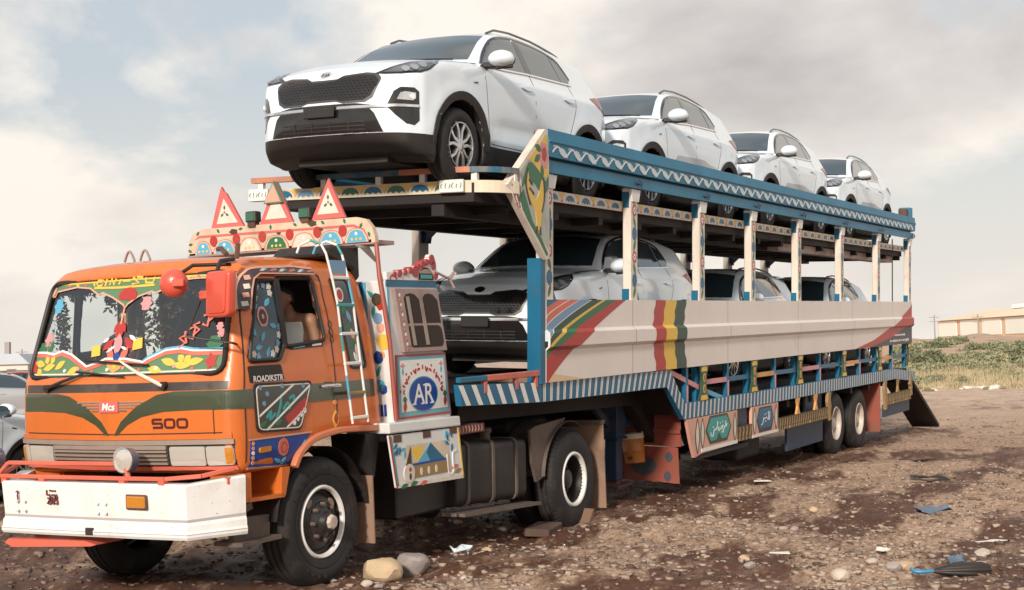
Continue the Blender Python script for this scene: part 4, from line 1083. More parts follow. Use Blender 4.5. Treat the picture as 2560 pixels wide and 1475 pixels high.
    # wheels
    for hx, hz in HUBS:
        for s in (-1, 1):
            w = empty('wheel', (hx, s*.915, hz)); w.parent = root
            t = MB(); W = .225; Rt = .36; S = -s
            pr = [(.02, .225), (.006, .245), (0, .29), (.012, .332), (.035, .350), (.05, Rt-.002), (.068, Rt), (.070, Rt-.008), (.078, Rt-.008), (.08, Rt), (.14, Rt), (.142, Rt-.008), (.15, Rt-.008), (.152, Rt), (W-.04, Rt-.002), (W-.01, .335), (W, .29), (W-.01, .23)]
            t.lathe([(S*a, b) for a, b in pr], (0, 0, 0), 'y', 40); t.build('tyre', K_TYR, w, smooth=40)
            r_ = MB(); r_.lathe([(S*.02, .228), (S*.008, .222), (S*.014, .214), (S*.035, .206), (S*.10, .20), (S*.11, .05), (S*.11, .001)], (0, 0, 0), 'y', 36); rim = r_.build('rim', K_DISC, w, smooth=40)
            sp = MB()
            for k in range(5):
                a = R(90+72*k); U = Vector((math.cos(a), 0, math.sin(a))); V = Vector((-math.sin(a), 0, math.cos(a)))
                fr = lambda u, v, h, U=U, V=V: tuple(U*u+V*v+Vector((0, s*h, 0)))
                for e_ in (-1, 1):
                    sp.prism([(.03, e_*.004), (.085, e_*.008), (.12, e_*.012), (.214, e_*.058), (.214, e_*.098), (.13, e_*.042), (.05, e_*.034)], fr, -.055, -.012)
            sp.lathe([(s*-.05, .062), (s*-.012, .058), (s*-.006, .03), (s*-.006, .001)], (0, 0, 0), 'y', 20)
            sp.lathe([(s*-.03, .222), (s*-.006, .222), (s*-.008, .211), (s*-.03, .209)], (0, 0, 0), 'y', 36)
            sp.build('spokes', K_ALU, rim, smooth=35)
    q = MB(); q.box(.35, 4.2, -.5, .5, .17, .26); q.build('underbody', K_BLK, root)
    return root
car0 = make_car()
CAR_Y = 7.53; DECK = 3.375
SPOTS = [(10.12, DECK, 0, 'foremost white SUV on the upper deck, jutting out over the truck cab'),
         (14.67, DECK, 0, 'second white SUV from the front on the upper deck of the carrier'),
         (19.24, DECK, 0, 'third white SUV from the front on the upper deck of the carrier'),
         (23.80, DECK, 0, 'rearmost white SUV on the upper deck, smallest of the top row'),
         (12.92, 1.445, 0.0, 'foremost white SUV on the lower deck, grille showing behind the AR locker'),
         (17.62, 1.10, 0, 'middle white SUV on the lower deck, seen between the painted posts'),
         (22.30, 1.06, 0, 'rearmost white SUV on the lower deck, roof just above the beige panel')]
film = mat('grey_film', (.60, .61, .62), .45)
for i, (x, z, pt, lab) in enumerate(SPOTS):
    c = car0 if i == 0 else copy_tree(car0)
    c.location = (x, CAR_Y, z); c.rotation_euler = (0, R(pt), 0)
    tag(c, lab, 'car', 'new white SUVs on the car carrier')
for i, (x, z, pt, lab) in enumerate(SPOTS[1:4]):
    q = MB(); CS.patch(q, [(1.72, .70), (1.80, .78), (2.75, .80), (3.0, .75), (3.25, .74), (3.25, .71), (2.9, .67), (1.75, .66)], r_side(-1), .003, .1)
    o = q.build('door_film', film, [ob for ob in COL.objects if ob.get('label') == lab][0])
for x0 in (15.8,):
    for yy in (6.75, 8.3):
        mb = MB(); mb.prism([(15.25, 1.44), (15.75, 1.36), (17.6, 1.10), (17.6, .976), (15.87, .976)], lambda u, v, h: (u, h, v), yy-.2, yy+.2); o = mb.build('wheel_ramp', C_DARK, trailer); o.matrix_parent_inverse = Matrix.Translation(-Vector(trailer.location))
for x0, x1 in ((17.7, 27.7),):
    for yy in (6.75, 8.3):
        mb = MB(); mb.box(x0, x1, yy-.2, yy+.2, .976, 1.08); o = mb.build('wheel_track', C_DARK, trailer); o.matrix_parent_inverse = Matrix.Translation(-Vector(trailer.location))
# ------------------------------------------------------------------ tractor unit
H_ORG = mat('orange_cab_paint', (.60, .145, .024), .30, coat=.45, dirt=.22, dirt_col=(.42, .11, .03), vary=.08, dscale=1.3, streak=.22, chip=.75)
H_GRN = mat('dark_green_stripe', (.040, .055, .026), .25, coat=1.0)
H_IN = mat('dark_cab_lining', (.035, .022, .018), .8)
H_RUBB = mat('window_rubber', (.02, .015, .014), .55)
H_TRIM = mat('worn_silver_trim', (.38, .30, .25), .4, metal=.4, dirt=.4)
H_LENS = mat('headlamp_glass', (.55, .52, .46), .12, spec=.8, coat=.8, metal=.25)
H_AMB = mat('amber_lens', (.50, .19, .02), .2, coat=.5)
H_SAL = mat('salmon_red_paint', (.62, .135, .085), .42, dirt=.3, dirt_col=(.38, .12, .08), vary=.12, chip=.6)
H_LIP = mat('orange_fender_paint', (.60, .19, .085), .38, coat=.3, dirt=.3, dirt_col=(.36, .14, .07), vary=.1)
H_MIR = mat('red_mirror_paint', (.62, .085, .05), .32, coat=.4)
H_BUMP = mat('white_bumper_paint', (.76, .74, .71), .35, coat=.3, dirt=.3, dirt_col=(.50, .42, .35), dscale=1.6, streak=.22, chip=.8, bump=.08, bscale=6)
H_BUMPG = mat('grey_bumper_band', (.42, .38, .37), .45)
H_CRM = mat('crown_board_cream', (.60, .47, .34), .5, dirt=.45, dirt_col=(.33, .19, .12), vary=.1)
H_ROSE = mat('rose_trim_paint', (.56, .13, .12), .45, dirt=.3)
H_BLKS = mat('black_tank_paint', (.015, .012, .011), .5, dirt=.45, dirt_col=(.06, .04, .03), bump=.1)
H_GREY = mat('dusty_fender_steel', (.13, .095, .075), .7, dirt=.55, dirt_col=(.06, .04, .032), bump=.15)
H_TEALD = mat('dark_teal_glass_paint', (.012, .045, .065), .12, coat=.5)
H_SKY = mat('locker_white_paint', (.66, .66, .64), .4, dirt=.3, dirt_col=(.40, .34, .30), vary=.04)
H_BLU = mat('royal_blue_paint', (.010, .055, .26), .4, vary=.08)
H_MAUVE = mat('mauve_steel_frame', (.34, .24, .22), .5, dirt=.3)
H_GGRN = mat('windscreen_green_film', (.10, .20, .10), .35)
H_GLASS = glass_mat('windscreen_glass', (.80, .86, .82), .07)
C_MAR = mat('maroon_sign_paint', (.13, .035, .03), .5)
H_SKIN = mat('skin', (.30, .155, .09), .55)
H_HAIR = mat('black_hair', (.012, .010, .009), .7)
H_VEST = mat('white_vest', (.70, .68, .64), .8)
TR_LOC, TR_ROT = (8.77, 7.6, -.02), (R(-2.6), 0, 0)
tractor = empty('tractor_truck', TR_LOC, TR_ROT)
tag(tractor, 'orange cab-over tractor truck with painted panels and white bumper', 'truck')

def cab_solid():
    h = .02
    X, Y, Z = grid((-1.24, -1.26, .90), (1.0, 1.26, 2.80), h); a = np.abs(Y)
    side = [(-.99, .985), (-1.05, 1.03), (-1.075, 1.15), (-1.085, 1.45), (-1.08, 1.62), (-1.065, 1.69), (-.815, 2.50), (-.75, 2.585), (-.60, 2.625), (.0, 2.655), (.42, 2.635), (.60, 2.585), (.69, 2.49), (.76, 2.0), (.81, 1.5), (.83, 1.2), (.83, 1.16), (.25, 1.19), (-.08, 1.155), (-.22, 1.08), (-.33, .985)]
    d1 = poly_sdf(side, X-.10*a*a, Z+.015*a*a)
    sec = [(-1, .9), (1.09, .9), (1.105, 1.0), (1.118, 1.25), (1.112, 1.7), (1.085, 2.1), (1.04, 2.38), (.995, 2.51), (.90, 2.60), (.72, 2.655), (.4, 2.68), (-1, 2.69)]
    d3 = poly_sdf(sec, a[0], Z[0])[None]+0*X
    return smax(d1, d3, .13), X, Y, Z, h
cd, cX, cY, cZ, chh = cab_solid()
sV, sQ = nets(cd, (cX[0, 0, 0], cY[0, 0, 0], cZ[0, 0, 0]), chh)
TS = Surf(bvh(sV, sQ))
t_side = lambda u, v: ((u, -3, v), (0, 1, 0), (u, -1.1, v))
t_sidef = lambda u, v: ((u, 3, v), (0, -1, 0), (u, 1.1, v))
t_front = lambda u, v: ((-3, u, v), (1, 0, 0), (-1.05, u, v))
def rnd(poly, r=.05, n=4):
    out = []; N = len(poly)
    for i in range(N):
        p, a, b = Vector(poly[i]), Vector(poly[i-1]), Vector(poly[(i+1) % N])
        da, db = (a-p), (b-p); ra = min(r, da.length*.45, db.length*.45); s, e = p+da.normalized()*ra, p+db.normalized()*ra
        for k in range(n+1):
            t = k/n; q = s*(1-t)**2+p*2*t*(1-t)+e*t*t; out.append((q.x, q.y))
    return out
WS = rnd([(-1.0, 1.725), (1.0, 1.725), (.925, 2.475), (-.925, 2.475)], .10)
VENT = rnd([(-.605, 2.40), (-.385, 2.405), (-.375, 1.895), (-.44, 1.80), (-.79, 1.80)], .03)
MAIN = rnd([(-.345, 2.425), (.09, 2.43), (.15, 1.935), (-.345, 1.895)], .04)
QUAR = rnd([(.33, 2.43), (.56, 2.43), (.69, 1.70), (.47, 1.70)], .04)
LOWW = rnd([(-.77, 1.635), (-.06, 1.625), (-.22, 1.25), (-.75, 1.27)], .05)
hol = np.maximum(cd, -(cd+.05))
cut = np.maximum(poly_sdf(WS, cY, cZ), cX+.45)
for P in (VENT, MAIN):
    c2 = poly_sdf(P, cX[:, 0, :], cZ[:, 0, :])[:, None, :]+0*cY; cut = np.minimum(cut, np.maximum(c2, .7-np.abs(cY)))
c2 = poly_sdf(QUAR, cX[:, 0, :], cZ[:, 0, :])[:, None, :]+0*cY; cut = np.minimum(cut, np.maximum(c2, .7-cY))
hol = smax(hol, -cut, .008)
kV, kQ = nets(hol, (cX[0, 0, 0], cY[0, 0, 0], cZ[0, 0, 0]), chh)
kc = kV[kQ].mean(1); ii = np.clip(np.round((kc-np.array([cX[0, 0, 0], cY[0, 0, 0], cZ[0, 0, 0]]))/chh).astype(int), 0, np.array(cd.shape)-1)
kin = cd[ii[:, 0], ii[:, 1], ii[:, 2]] < -.022
cab = put('cab', np_mesh('cab', kV, kQ, [H_ORG, H_IN], kin.astype(int)), tractor)
def tp(name, poly, ray, m, off=.004, step=.07, thick=.012, parent=cab):
    mb = MB(); TS.patch(mb, poly, ray, off, step, None, thick); return mb.build(name, m, parent, smooth=60)
def multi(name, items, parent=cab, step=.07):
    mb = MB()
    for poly, ray, m, off in items: TS.patch(mb, poly, ray, off, step, m, .006)
    return mb.build(name, None, parent, smooth=60)
# rubber seals
def ring(name, P, ray, w, m, off=.010, parent=cab):
    mb = MB(); pts = []
    for u, v in P:
        o, d, fb = ray(u, v); h, n = TS.hit(o, d, fb); pts.append(h-Vector(d)*off*.3)
    mb.tube(pts, w, 6, closed=True); return mb.build(name, m, parent, smooth=60)
for P, ray in ((WS, t_front), (VENT, t_side), (MAIN, t_side), (VENT, t_sidef), (MAIN, t_sidef)):
    ring('window_seal', P, ray, .021 if P is WS else .017, H_RUBB)
# windscreen with painted film
wsg = tp('windscreen', WS, t_front, H_GLASS, -.012, .08, .006, tractor)
def sh(P, d): return [(u, v+d) for u, v in P]
top_low = [(.99, 2.36), (.875, 2.372), (.859, 2.408), (.607, 2.433), (.44, 2.416), (.326, 2.358), (.287, 2.374), (.166, 2.333), (.03, 2.267), (.012, 2.241), (-.014, 2.274), (-.111, 2.328), (-.234, 2.36), (-.269, 2.346), (-.32, 2.36), (-.36, 2.42), (-.60, 2.44), (-.94, 2.44)]
bot_up = [(1.0, 1.918), (.856, 1.915), (.731, 1.897), (.628, 1.923), (.51, 1.894), (.305, 1.797), (.18, 1.825), (.111, 1.851), (-.095, 1.846), (-.274, 1.817), (-.31, 1.84), (-.468, 1.90), (-.605, 1.910), (-.714, 1.89), (-.99, 1.885)]
items = [(top_low+[(-.90, 2.468), (.91, 2.468)], t_front, H_GGRN, -.004), (bot_up+[(-.985, 1.745), (-.93, 1.735), (.93, 1.735), (.995, 1.75)], t_front, H_GGRN, -.004),
         (ribbon(top_low, .013), t_front, C_PEACH, -.001), (ribbon([(-.90, 2.455), (0, 2.462), (.9, 2.462)], .012), t_front, C_YEL, -.001),
         (ribbon(sh(bot_up, .008), .016), t_front, C_WHITE, -.001), (ribbon(sh(bot_up, -.016), .028), t_front, C_SALMON, .0),
         (ribbon(sh(bot_up[9:], .020), .014), t_front, C_SKYB, .0), (ribbon([(-.96, 1.75), (0, 1.745), (.96, 1.75)], .012), t_front, C_CREAM, .0)]
for u, v, a, L_ in ((-.517, 1.818, 15, .15), (-.738, 1.815, -10, .16), (-.63, 1.791, 5, .16), (-.40, 1.765, 12, .14), (-.619, 1.843, 40, .07), (-.677, 1.837, 140, .07), (.885, 1.834, 10, .14), (.756, 1.806, -12, .15), (.62, 1.82, -30, .13), (.451, 1.775, -20, .14), (.799, 1.862, 60, .07), (.726, 1.861, 120, .07), (.876, 1.769, 40, .08)):
    items.append((leaf(u, v, L_, .055, R(a)), t_front, C_YEL, .002))
for u, v in ((-.88, 1.815), (.96, 1.81)): items.append((ell(u, v, .048, .055, 10, wob=.25, k=5), t_front, C_RED, .002))
items += [([(.10, 1.838), (-.10, 1.838), (-.06, 1.78), (0, 1.748), (.06, 1.78)], t_front, C_ORNG, .001), ([(.04, 1.835), (-.04, 1.835), (0, 1.77)], t_front, C_YEL, .003),
          (smooth_pts([(.077, 2.312), (-.079, 2.305), (-.085, 2.36), (-.03, 2.40), (.05, 2.39), (.09, 2.35)], 3, True), t_front, C_RED, .003),
          (ell(.915, 2.42, .045, .05, 12), t_front, C_PEACH, .002), ([(.98, 2.37), (.90, 2.37), (.885, 2.40), (.96, 2.40)], t_front, C_YEL, .0015)]
GL = [[(.37, 2.44), (.36, 2.475), (.30, 2.47), (.31, 2.43), (.36, 2.43)], [(.27, 2.425), (.26, 2.48)], [(.22, 2.43), (.21, 2.48), (.17, 2.43), (.16, 2.478)], [(.12, 2.43), (.10, 2.47)], [(.08, 2.455), (.0, 2.455)], [(-.02, 2.48), (-.09, 2.43), (-.02, 2.425)], [(-.06, 2.48), (-.12, 2.475)], [(-.15, 2.47), (-.16, 2.43), (-.23, 2.425), (-.24, 2.47)], [(.39, 2.415), (.1, 2.405), (-.25, 2.408)]]
for st in GL: items.append((ribbon(st, .017), t_front, C_YEL, .001))
G2 = 'a'
for k in range(7):
    t = k/6; u, v = -.60-.21*t, 1.965+.185*t; e = .046
    st = [[(u+.012, v-e), (u-.02, v-e*.2), (u+.018, v+e*.6), (u-.016, v+e)], [(u+.014, v+e), (u-.004, v-e)], [(u+.016, v+e*.7), (u-.018, v+e), (u-.014, v-e), (u+.016, v-e*.6)]][k % 3]
    if k != 4: items.append((ribbon([(u+(p[0]-u)*1.5, p[1]) for p in st], .018), t_front, C_SALMON, .0))
for u, v, r_, m_ in ((.84, 2.02, .05, C_PINK), (.80, 2.29, .055, C_SKYB), (.90, 1.95, .05, C_GRN), (-.90, 2.07, .028, C_PINK), (-.92, 2.02, .03, C_PINK), (-.88, 1.94, .06, C_GRN), (-.20, 2.27, .05, C_PINK), (.80, 1.97, .04, C_GRN)):
    items.append((ell(u, v, r_, r_*1.1, 14, wob=.18, k=6), t_front, m_, -.004))
for u, v, L_, w, a, m_, o_ in ((.02, 2.065, .15, .085, 90, C_RED, -.003), (.055, 2.10, .10, .04, 120, C_RED, -.0025), (-.015, 2.10, .10, .04, 60, C_RED, -.0025), (.01, 1.965, .17, .085, 90, C_PINK, -.002), (.11, 1.965, .13, .06, 140, C_RED, -.003), (-.10, 1.97, .13, .06, 40, C_RED, -.003), (.07, 1.89, .13, .06, 60, C_SALMON, -.002), (-.07, 1.89, .13, .06, 120, C_SALMON, -.002), (0, 1.87, .08, .07, 90, H_BLU, -.001), (.075, 1.93, .10, .022, 150, C_WHITE, -.001), (-.13, 2.01, .09, .03, 30, C_WHITE, -.001), (.14, 2.0, .07, .025, 150, C_WHITE, -.001), (-.06, 1.935, .07, .02, 20, C_WHITE, -.0005)):
    items.append((leaf(u, v, L_, w, R(a)), t_front, m_, o_))
items += [([(.18, 1.885), (.27, 1.875), (.285, 1.955), (.195, 1.965)], t_front, C_YEL, -.002), ([(-.15, 1.915), (-.24, 1.93), (-.225, 2.01), (-.14, 1.995)], t_front, C_YEL, -.002), (ribbon([(.015, 2.24), (.02, 2.12)], .014), t_front, C_PEACH, -.003)]
for k in range(9): items.append((ell(.55-.16*k, 1.775+.012*math.sin(k*2.1), .016, .014, 8), t_front, (C_WHITE, C_PINK, C_SALMON)[k % 3], .0025))
for k in range(5): items.append((leaf(.70-.10*k, 2.447, .05, .018, R(20*k)), t_front, (C_SALMON, C_YEL)[k % 2], .001)); items.append((leaf(-.45-.10*k, 2.452, .05, .014, R(20*k)), t_front, (C_SALMON, C_YEL)[k % 2], .001))
multi('painted_windscreen_film', items, wsg, .06)
# lower front: wiper strip, stripes, seams, trims
tp('wiper_panel', rect(-1.04, 1.04, 1.605, 1.668), t_front, mat('dark_cowl', (.045, .036, .032), .35, dirt=.4), .003)
vg = [(-1.16, 1.60), (-.6, 1.60), (-.45, 1.578), (-.25, 1.49), (-.10, 1.38), (-.015, 1.262), (-.055, 1.275), (-.16, 1.355), (-.3, 1.415), (-.5, 1.452), (-.8, 1.462), (-1.16, 1.46)]
vg = [(max(-1.02, u), v) for u, v in vg]
multi('green_stripe', [(vg, t_front, H_GRN, .005), (mir(vg), t_front, H_GRN, .005), (rect(-1.0, .795, 1.458, 1.597), t_side, H_GRN, .006)], step=.028)
multi('panel_seams', [(ribbon([(-1.06, 1.292), (0, 1.285), (1.06, 1.292)], .010), t_front, H_IN, .001), (ribbon([(-.93, 1.25), (-.93, 1.60)], .007), t_front, H_IN, .004), (ribbon([(-.862, 1.0), (-.865, 1.6), (-.80, 2.1), (-.72, 2.45)], .008), t_side, H_IN, .005),
                      (ribbon(smooth_pts([(-.72, 2.47), (.12, 2.49), (.20, 2.30), (.24, 1.9), (.26, 1.5), (.25, 1.22)], 3), .007), t_side, H_IN, .005)])
tp('orange_lip', ribbon([(-1.06, 1.265), (0, 1.26), (1.06, 1.265)], .034), t_front, H_ORG, .016, .08, .03)
tp('trim_strip', ribbon([(-1.07, 1.228), (0, 1.222), (1.07, 1.228)], .036), t_front, H_TRIM, .024, .08, .04)
tp('lamp_recess', rect(-1.07, 1.07, 1.048, 1.208), t_front, H_RUBB, .003, .08)
g = MB()
gr = tp('grille', rect(-.53, .63, 1.055, 1.20), t_front, mat('grille_grey', (.10, .085, .075), .5, dirt=.4), .008)
for k in range(5):
    mb = MB(); z = 1.072+.029*k; TS.patch(mb, ribbon([(-.53, z), (0, z), (.63, z)], .016 if k < 4 else .03), t_front, .03, .1, None, .025); mb.build('grille_slat', H_TRIM, gr)
for nm, P in (('headlamp', rnd([(-.555, 1.055), (-.555, 1.195), (-.855, 1.195), (-.855, 1.055)], .02)), ('corner_lamp', rnd([(-.865, 1.055), (-.865, 1.195), (-1.065, 1.195), (-1.065, 1.06)], .02)), ('headlamp', rnd([(.65, 1.055), (.95, 1.055), (.95, 1.195), (.65, 1.195)], .02)), ('corner_lamp', rnd([(.96, 1.06), (1.065, 1.06), (1.065, 1.195), (.96, 1.195)], .02))):
    o = tp(nm, P, t_front, H_LENS, .022, .05, .03)
    if nm == 'corner_lamp':
        s_ = -1 if P[0][0] < 0 else 1; mb = MB(); TS.patch(mb, rect(*sorted((s_*1.015, s_*1.062)), 1.07, 1.185), t_front, .026, .05); mb.build('amber_section', H_AMB, o)
tp('lower_trim', ribbon([(-1.07, 1.038), (0, 1.034), (1.07, 1.038)], .022), t_front, H_SAL, .022, .08, .03)
# winged badge
mb = MB()
for k in range(4):
    z = 1.527-.021*k; w0 = .345-.055*k; TS.patch(mb, ribbon([(.01-w0, z), (.01+w0, z)], .011), t_front, .008, .1, K_CHR)
bdg = mb.build('winged_badge', None, cab)
o = tp('badge_plate', rect(-.085, .105, 1.452, 1.535), t_front, H_ROSE, .013, .05, .014, bdg)
def surf_text(txt, size, u, v, ray, m_, off, flip, name, parent, sx=1.0, shear=0, offset=0.0):
    V_, F_ = text_poly(txt, size, shear, sx, offset); vs_ = []
    for a, b in V_:
        o_, d_, fb = ray(u+flip*a, v+b); h_, n_ = TS.hit(o_, d_, fb); vs_.append(h_-Vector(d_)*off)
    return MB().add(vs_, F_).build(name, m_, parent)
surf_text('Mcs', .075, .01, 1.492, t_front, C_WHITE, .017, -1, 'lettering', bdg, 1.1, .15, .002)
m5 = mat('maroon_letters', (.07, .012, .012), .4); it5 = []
for k, u0 in enumerate((-.405, -.515, -.625)):
    w_, z0, z1 = .082, 1.335, 1.395
    if k == 0: it5 += [(ribbon([(u0-w_, z1), (u0, z1)], .017), t_front, m5, .005), (ribbon([(u0, z1), (u0, 1.365)], .017), t_front, m5, .006), (ribbon([(u0+.006, 1.366), (u0-w_, 1.366)], .017), t_front, m5, .005), (ribbon([(u0-w_, 1.366), (u0-w_, z0)], .017), t_front, m5, .006), (ribbon([(u0-w_-.006, z0), (u0, z0)], .017), t_front, m5, .005)]
    else: it5 += [(r_, t_front, m5, .005+.001*j) for j, r_ in enumerate(rings(rnd([(u0, z0), (u0, z1), (u0-w_, z1), (u0-w_, z0)], .02), .017))]
multi('model_lettering', it5)
# side: stripe, painted door window, plate, handle, blue corner
surf_text('ROADIKSTR', .062, -.595, 1.665, t_side, C_WHITE, .010, 1, 'lettering', tp('name_plate', rnd([(-.815, 1.765), (-.43, 1.765), (-.40, 1.645), (-.80, 1.64)], .02), t_side, H_RUBB, .005), 1.05, 0, .0015)
lw = tp('lower_door_window', LOWW, t_side, H_RUBB, .010)
LWI = [(u*.93-.028, (v-1.44)*.88+1.44) for u, v in LOWW]
it = [(LWI, t_side, mat('dark_painted_glass', (.022, .028, .024), .12, coat=.6), .012), *[(r_, t_side, C_CREAM, .0145) for r_ in rings(LWI, .009)],
      (ribbon([(-.72, 1.39), (-.30, 1.605)], .014), t_side, C_WHITE, .0155), (ribbon([(-.64, 1.285), (-.10, 1.585)], .014), t_side, C_WHITE, .0155),
      ([(-.36, 1.285), (-.14, 1.43), (-.12, 1.51), (-.22, 1.47), (-.42, 1.36)], t_side, C_RED, .014), (ribbon([(-.40, 1.285), (-.17, 1.41)], .012), t_side, C_WHITE, .0155)]
for st in ([(-.64, 1.37), (-.58, 1.42), (-.60, 1.36), (-.53, 1.40)], [(-.52, 1.36), (-.47, 1.45), (-.46, 1.52)], [(-.44, 1.42), (-.38, 1.47), (-.36, 1.42)], [(-.36, 1.50), (-.30, 1.52), (-.31, 1.46)]): it.append((ribbon(smooth_pts(st, 3), .022), t_side, C_TEALG, .015))
for u, v in ((-.62, 1.55), (-.70, 1.60), (-.44, 1.60), (-.18, 1.59), (-.66, 1.48)): it.append((ell(u, v, .02, .02, 8), t_side, C_LBLUE, .015))
for k in range(4): it.append((ell(-.31+.045*k, 1.315+.028*k, .018, .022, 10), t_side, C_WHITE, .0155))
for a, b in ((-.5, 1.33), (-.6, 1.31), (-.68, 1.33)): it.append((leaf(a, b, .10, .035, R(20)), t_side, C_GRN, .015))
multi('painted_glass_art', it, lw, .06)
hd = MB(); TS.patch(hd, rnd([(.08, 1.555), (.22, 1.55), (.22, 1.60), (.10, 1.605)], .02), t_side, .002, .05); hd.build('handle_cup', H_IN, cab)
hd = MB(); hd.tube([(.03, -1.135, 1.568), (.10, -1.15, 1.572), (.22, -1.15, 1.572), (.285, -1.135, 1.569)], .016, 8); hd.build('door_handle', K_CHR, cab, smooth=60)
multi('door_stickers', [(ell(.235, 1.435, .022, .022, 10), t_side, C_ORNG, .005), (leaf(.24, 1.30, .14, .085, R(90)), t_side, C_YEL, .004), (leaf(.24, 1.305, .09, .055, R(90)), t_side, C_RED, .006),
                        *[(r_, t_side, C_BRN, .004) for r_ in rings(ell(.24, 2.06, .022, .028, 10), .007)], *[(r_, t_side, C_BRN, .004) for r_ in rings(ell(.245, 2.00, .026, .03, 10), .007)], *[(r_, t_side, C_BRN, .004) for r_ in rings(ell(.25, 1.94, .022, .026, 10), .007)]])
bp_ = tp('corner_panel', [(-.82, 1.222), (-.10, 1.222), (-.20, 1.115), (-.30, 1.02), (-.32, .995), (-.83, 1.02)], t_side, H_BLU, .006)
it = [(ell(-.44, 1.14, .062, .068, 20, wob=.03, k=12), t_side, C_SALMON, .010), *[(r_, t_side, C_RED, .0125) for r_ in rings(ell(-.44, 1.14, .035, .038, 10), .006)], (leaf(-.50, 1.045, .10, .03, R(-20)), t_side, C_SKYB, .010), (leaf(-.43, 1.035, .08, .03, R(50)), t_side, C_SKYB, .010),
      (ribbon([(-.84, 1.225), (-.09, 1.225)], .012), t_side, C_PEACH, .010), (ribbon([(-.84, 1.018), (-.32, .992)], .012), t_side, C_PEACH, .010), (ribbon([(-.24, 1.10), (-.17, 1.17)], .008), t_side, C_SKYB, .010), (ribbon([(-.21, 1.09), (-.14, 1.17)], .008), t_side, C_SKYB, .010)]
for k in range(5): it.append((ell(-.795, 1.055+.035*k, .016, .016, 8), t_side, (C_PINK, C_ORNG, C_WHITE)[k % 3], .010))
multi('painted_flower', it, bp_)
tp('side_marker_lamp', rnd([(-.73, 1.12), (-.60, 1.125), (-.60, 1.165), (-.73, 1.16)], .015), t_side, H_AMB, .022, .05, .03)
# wind deflector over the door window
vz = smooth_pts([(-.80, 2.18), (-.755, 2.36), (-.69, 2.455), (-.58, 2.49), (-.2, 2.505), (.10, 2.50)], 4)
vs2 = [(.12, 2.455), (-.2, 2.455), (-.56, 2.45), (-.64, 2.41), (-.68, 2.33), (-.73, 2.18)]
vis = tp('door_visor', vz+vs2, t_side, mat('smoked_visor', (.045, .028, .028), .2, coat=.5), .035, .05, .02)
it = []
for k in range(6):
    u = -.52+.115*k; m_ = (C_CREAM, C_SALMON)[k % 2]
    it += [([(u-.035, 2.468), (u, 2.49), (u+.04, 2.492), (u+.005, 2.468)], t_side, m_, .039), ([(u+.01, 2.47), (u+.04, 2.492), (u+.06, 2.48)], t_side, C_LBLUE, .0395)]
for k in range(4): u, v = -.755+.022*k, 2.22+.065*k; it.append(([(u-.018, v-.02), (u+.02, v-.014), (u+.02, v+.02), (u-.014, v+.016)], t_side, (C_CREAM, C_PEACH)[k % 2], .039))
it.append((ribbon(vz, .012), t_side, C_PEACH, .0395)); it.append((ribbon(vs2, .010), t_side, C_PEACH, .0395))
multi('painted_pattern', it, vis, .06)
# vent pane with painted flowers
vp = tp('vent_pane', VENT, t_side, H_TEALD, -.008, .08, .008, tractor)
it = [(ell(-.58, 2.13, .062, .078, 18, wob=.04, k=12), t_side, C_PINK, -.003), (ell(-.58, 2.13, .045, .058, 14), t_side, C_BRN, -.0015), (ell(-.58, 2.13, .016, .02, 8), t_side, C_PINK, 0)]
for u, v in ((-.60, 2.36), (-.52, 2.37), (-.45, 2.36), (-.45, 2.31), (-.63, 2.28), (-.41, 1.99), (-.43, 1.93), (-.45, 1.88), (-.50, 1.85), (-.76, 1.90), (-.72, 1.85), (-.67, 1.83), (-.40, 2.05)):
    it.append((ell(u, v, .024, .028, 10, wob=.2, k=5), t_side, (C_CREAM, C_LBLUE, C_WHITE)[int(abs(u*100)) % 3], -.003))
for u, v, a in ((-.66, 2.20, 30), (-.47, 2.06, -10), (-.60, 1.98, 60), (-.70, 2.02, 120), (-.50, 2.24, 45), (-.66, 1.90, 10), (-.55, 1.87, 70)): it.append((leaf(u, v, .09, .04, R(a)), t_side, C_SKYB, -.003))
multi('painted_flowers', it, vp, .06)
mb = MB(); mb.bar((-.365, -1.04, 2.42), (-.36, -1.10, 1.89), .03, .03); mb.build('window_divider', H_RUBB, cab)
tp('window_sill_sticker', ribbon([(-.30, 1.885), (.12, 1.905)], .03), t_side, H_RUBB, .006)
multi('sill_stickers', [(ribbon([(-.26, 1.888), (-.12, 1.896)], .016), t_side, C_SKYB, .0095), (ribbon([(-.02, 1.90), (.10, 1.906)], .016), t_side, C_WHITE, .0095)])
# painted rear quarter pane
qp = tp('quarter_pane', QUAR, t_side, mat('quarter_glass_paint', (.03, .04, .038), .15, coat=.6), .004)
it = [*[(r_, t_side, H_RUBB, .010) for r_ in rings(QUAR, .02)], (ell(.43, 2.30, .05, .06, 14), t_side, C_WHITE, .008), (ell(.43, 2.30, .035, .045, 12), t_side, C_RED, .010)]
for u, v, a, m_ in ((.46, 2.18, 60, C_GRN), (.51, 2.12, 110, C_LBLUE), (.49, 2.04, 70, C_GRN), (.54, 1.97, 110, C_PEACH), (.53, 1.90, 60, C_GRN), (.58, 1.84, 100, C_CREAM), (.56, 1.78, 120, C_WHITE)): it.append((leaf(u, v, .11, .045, R(a)), t_side, m_, .008))
multi('painted_leaves', it, qp, .06)
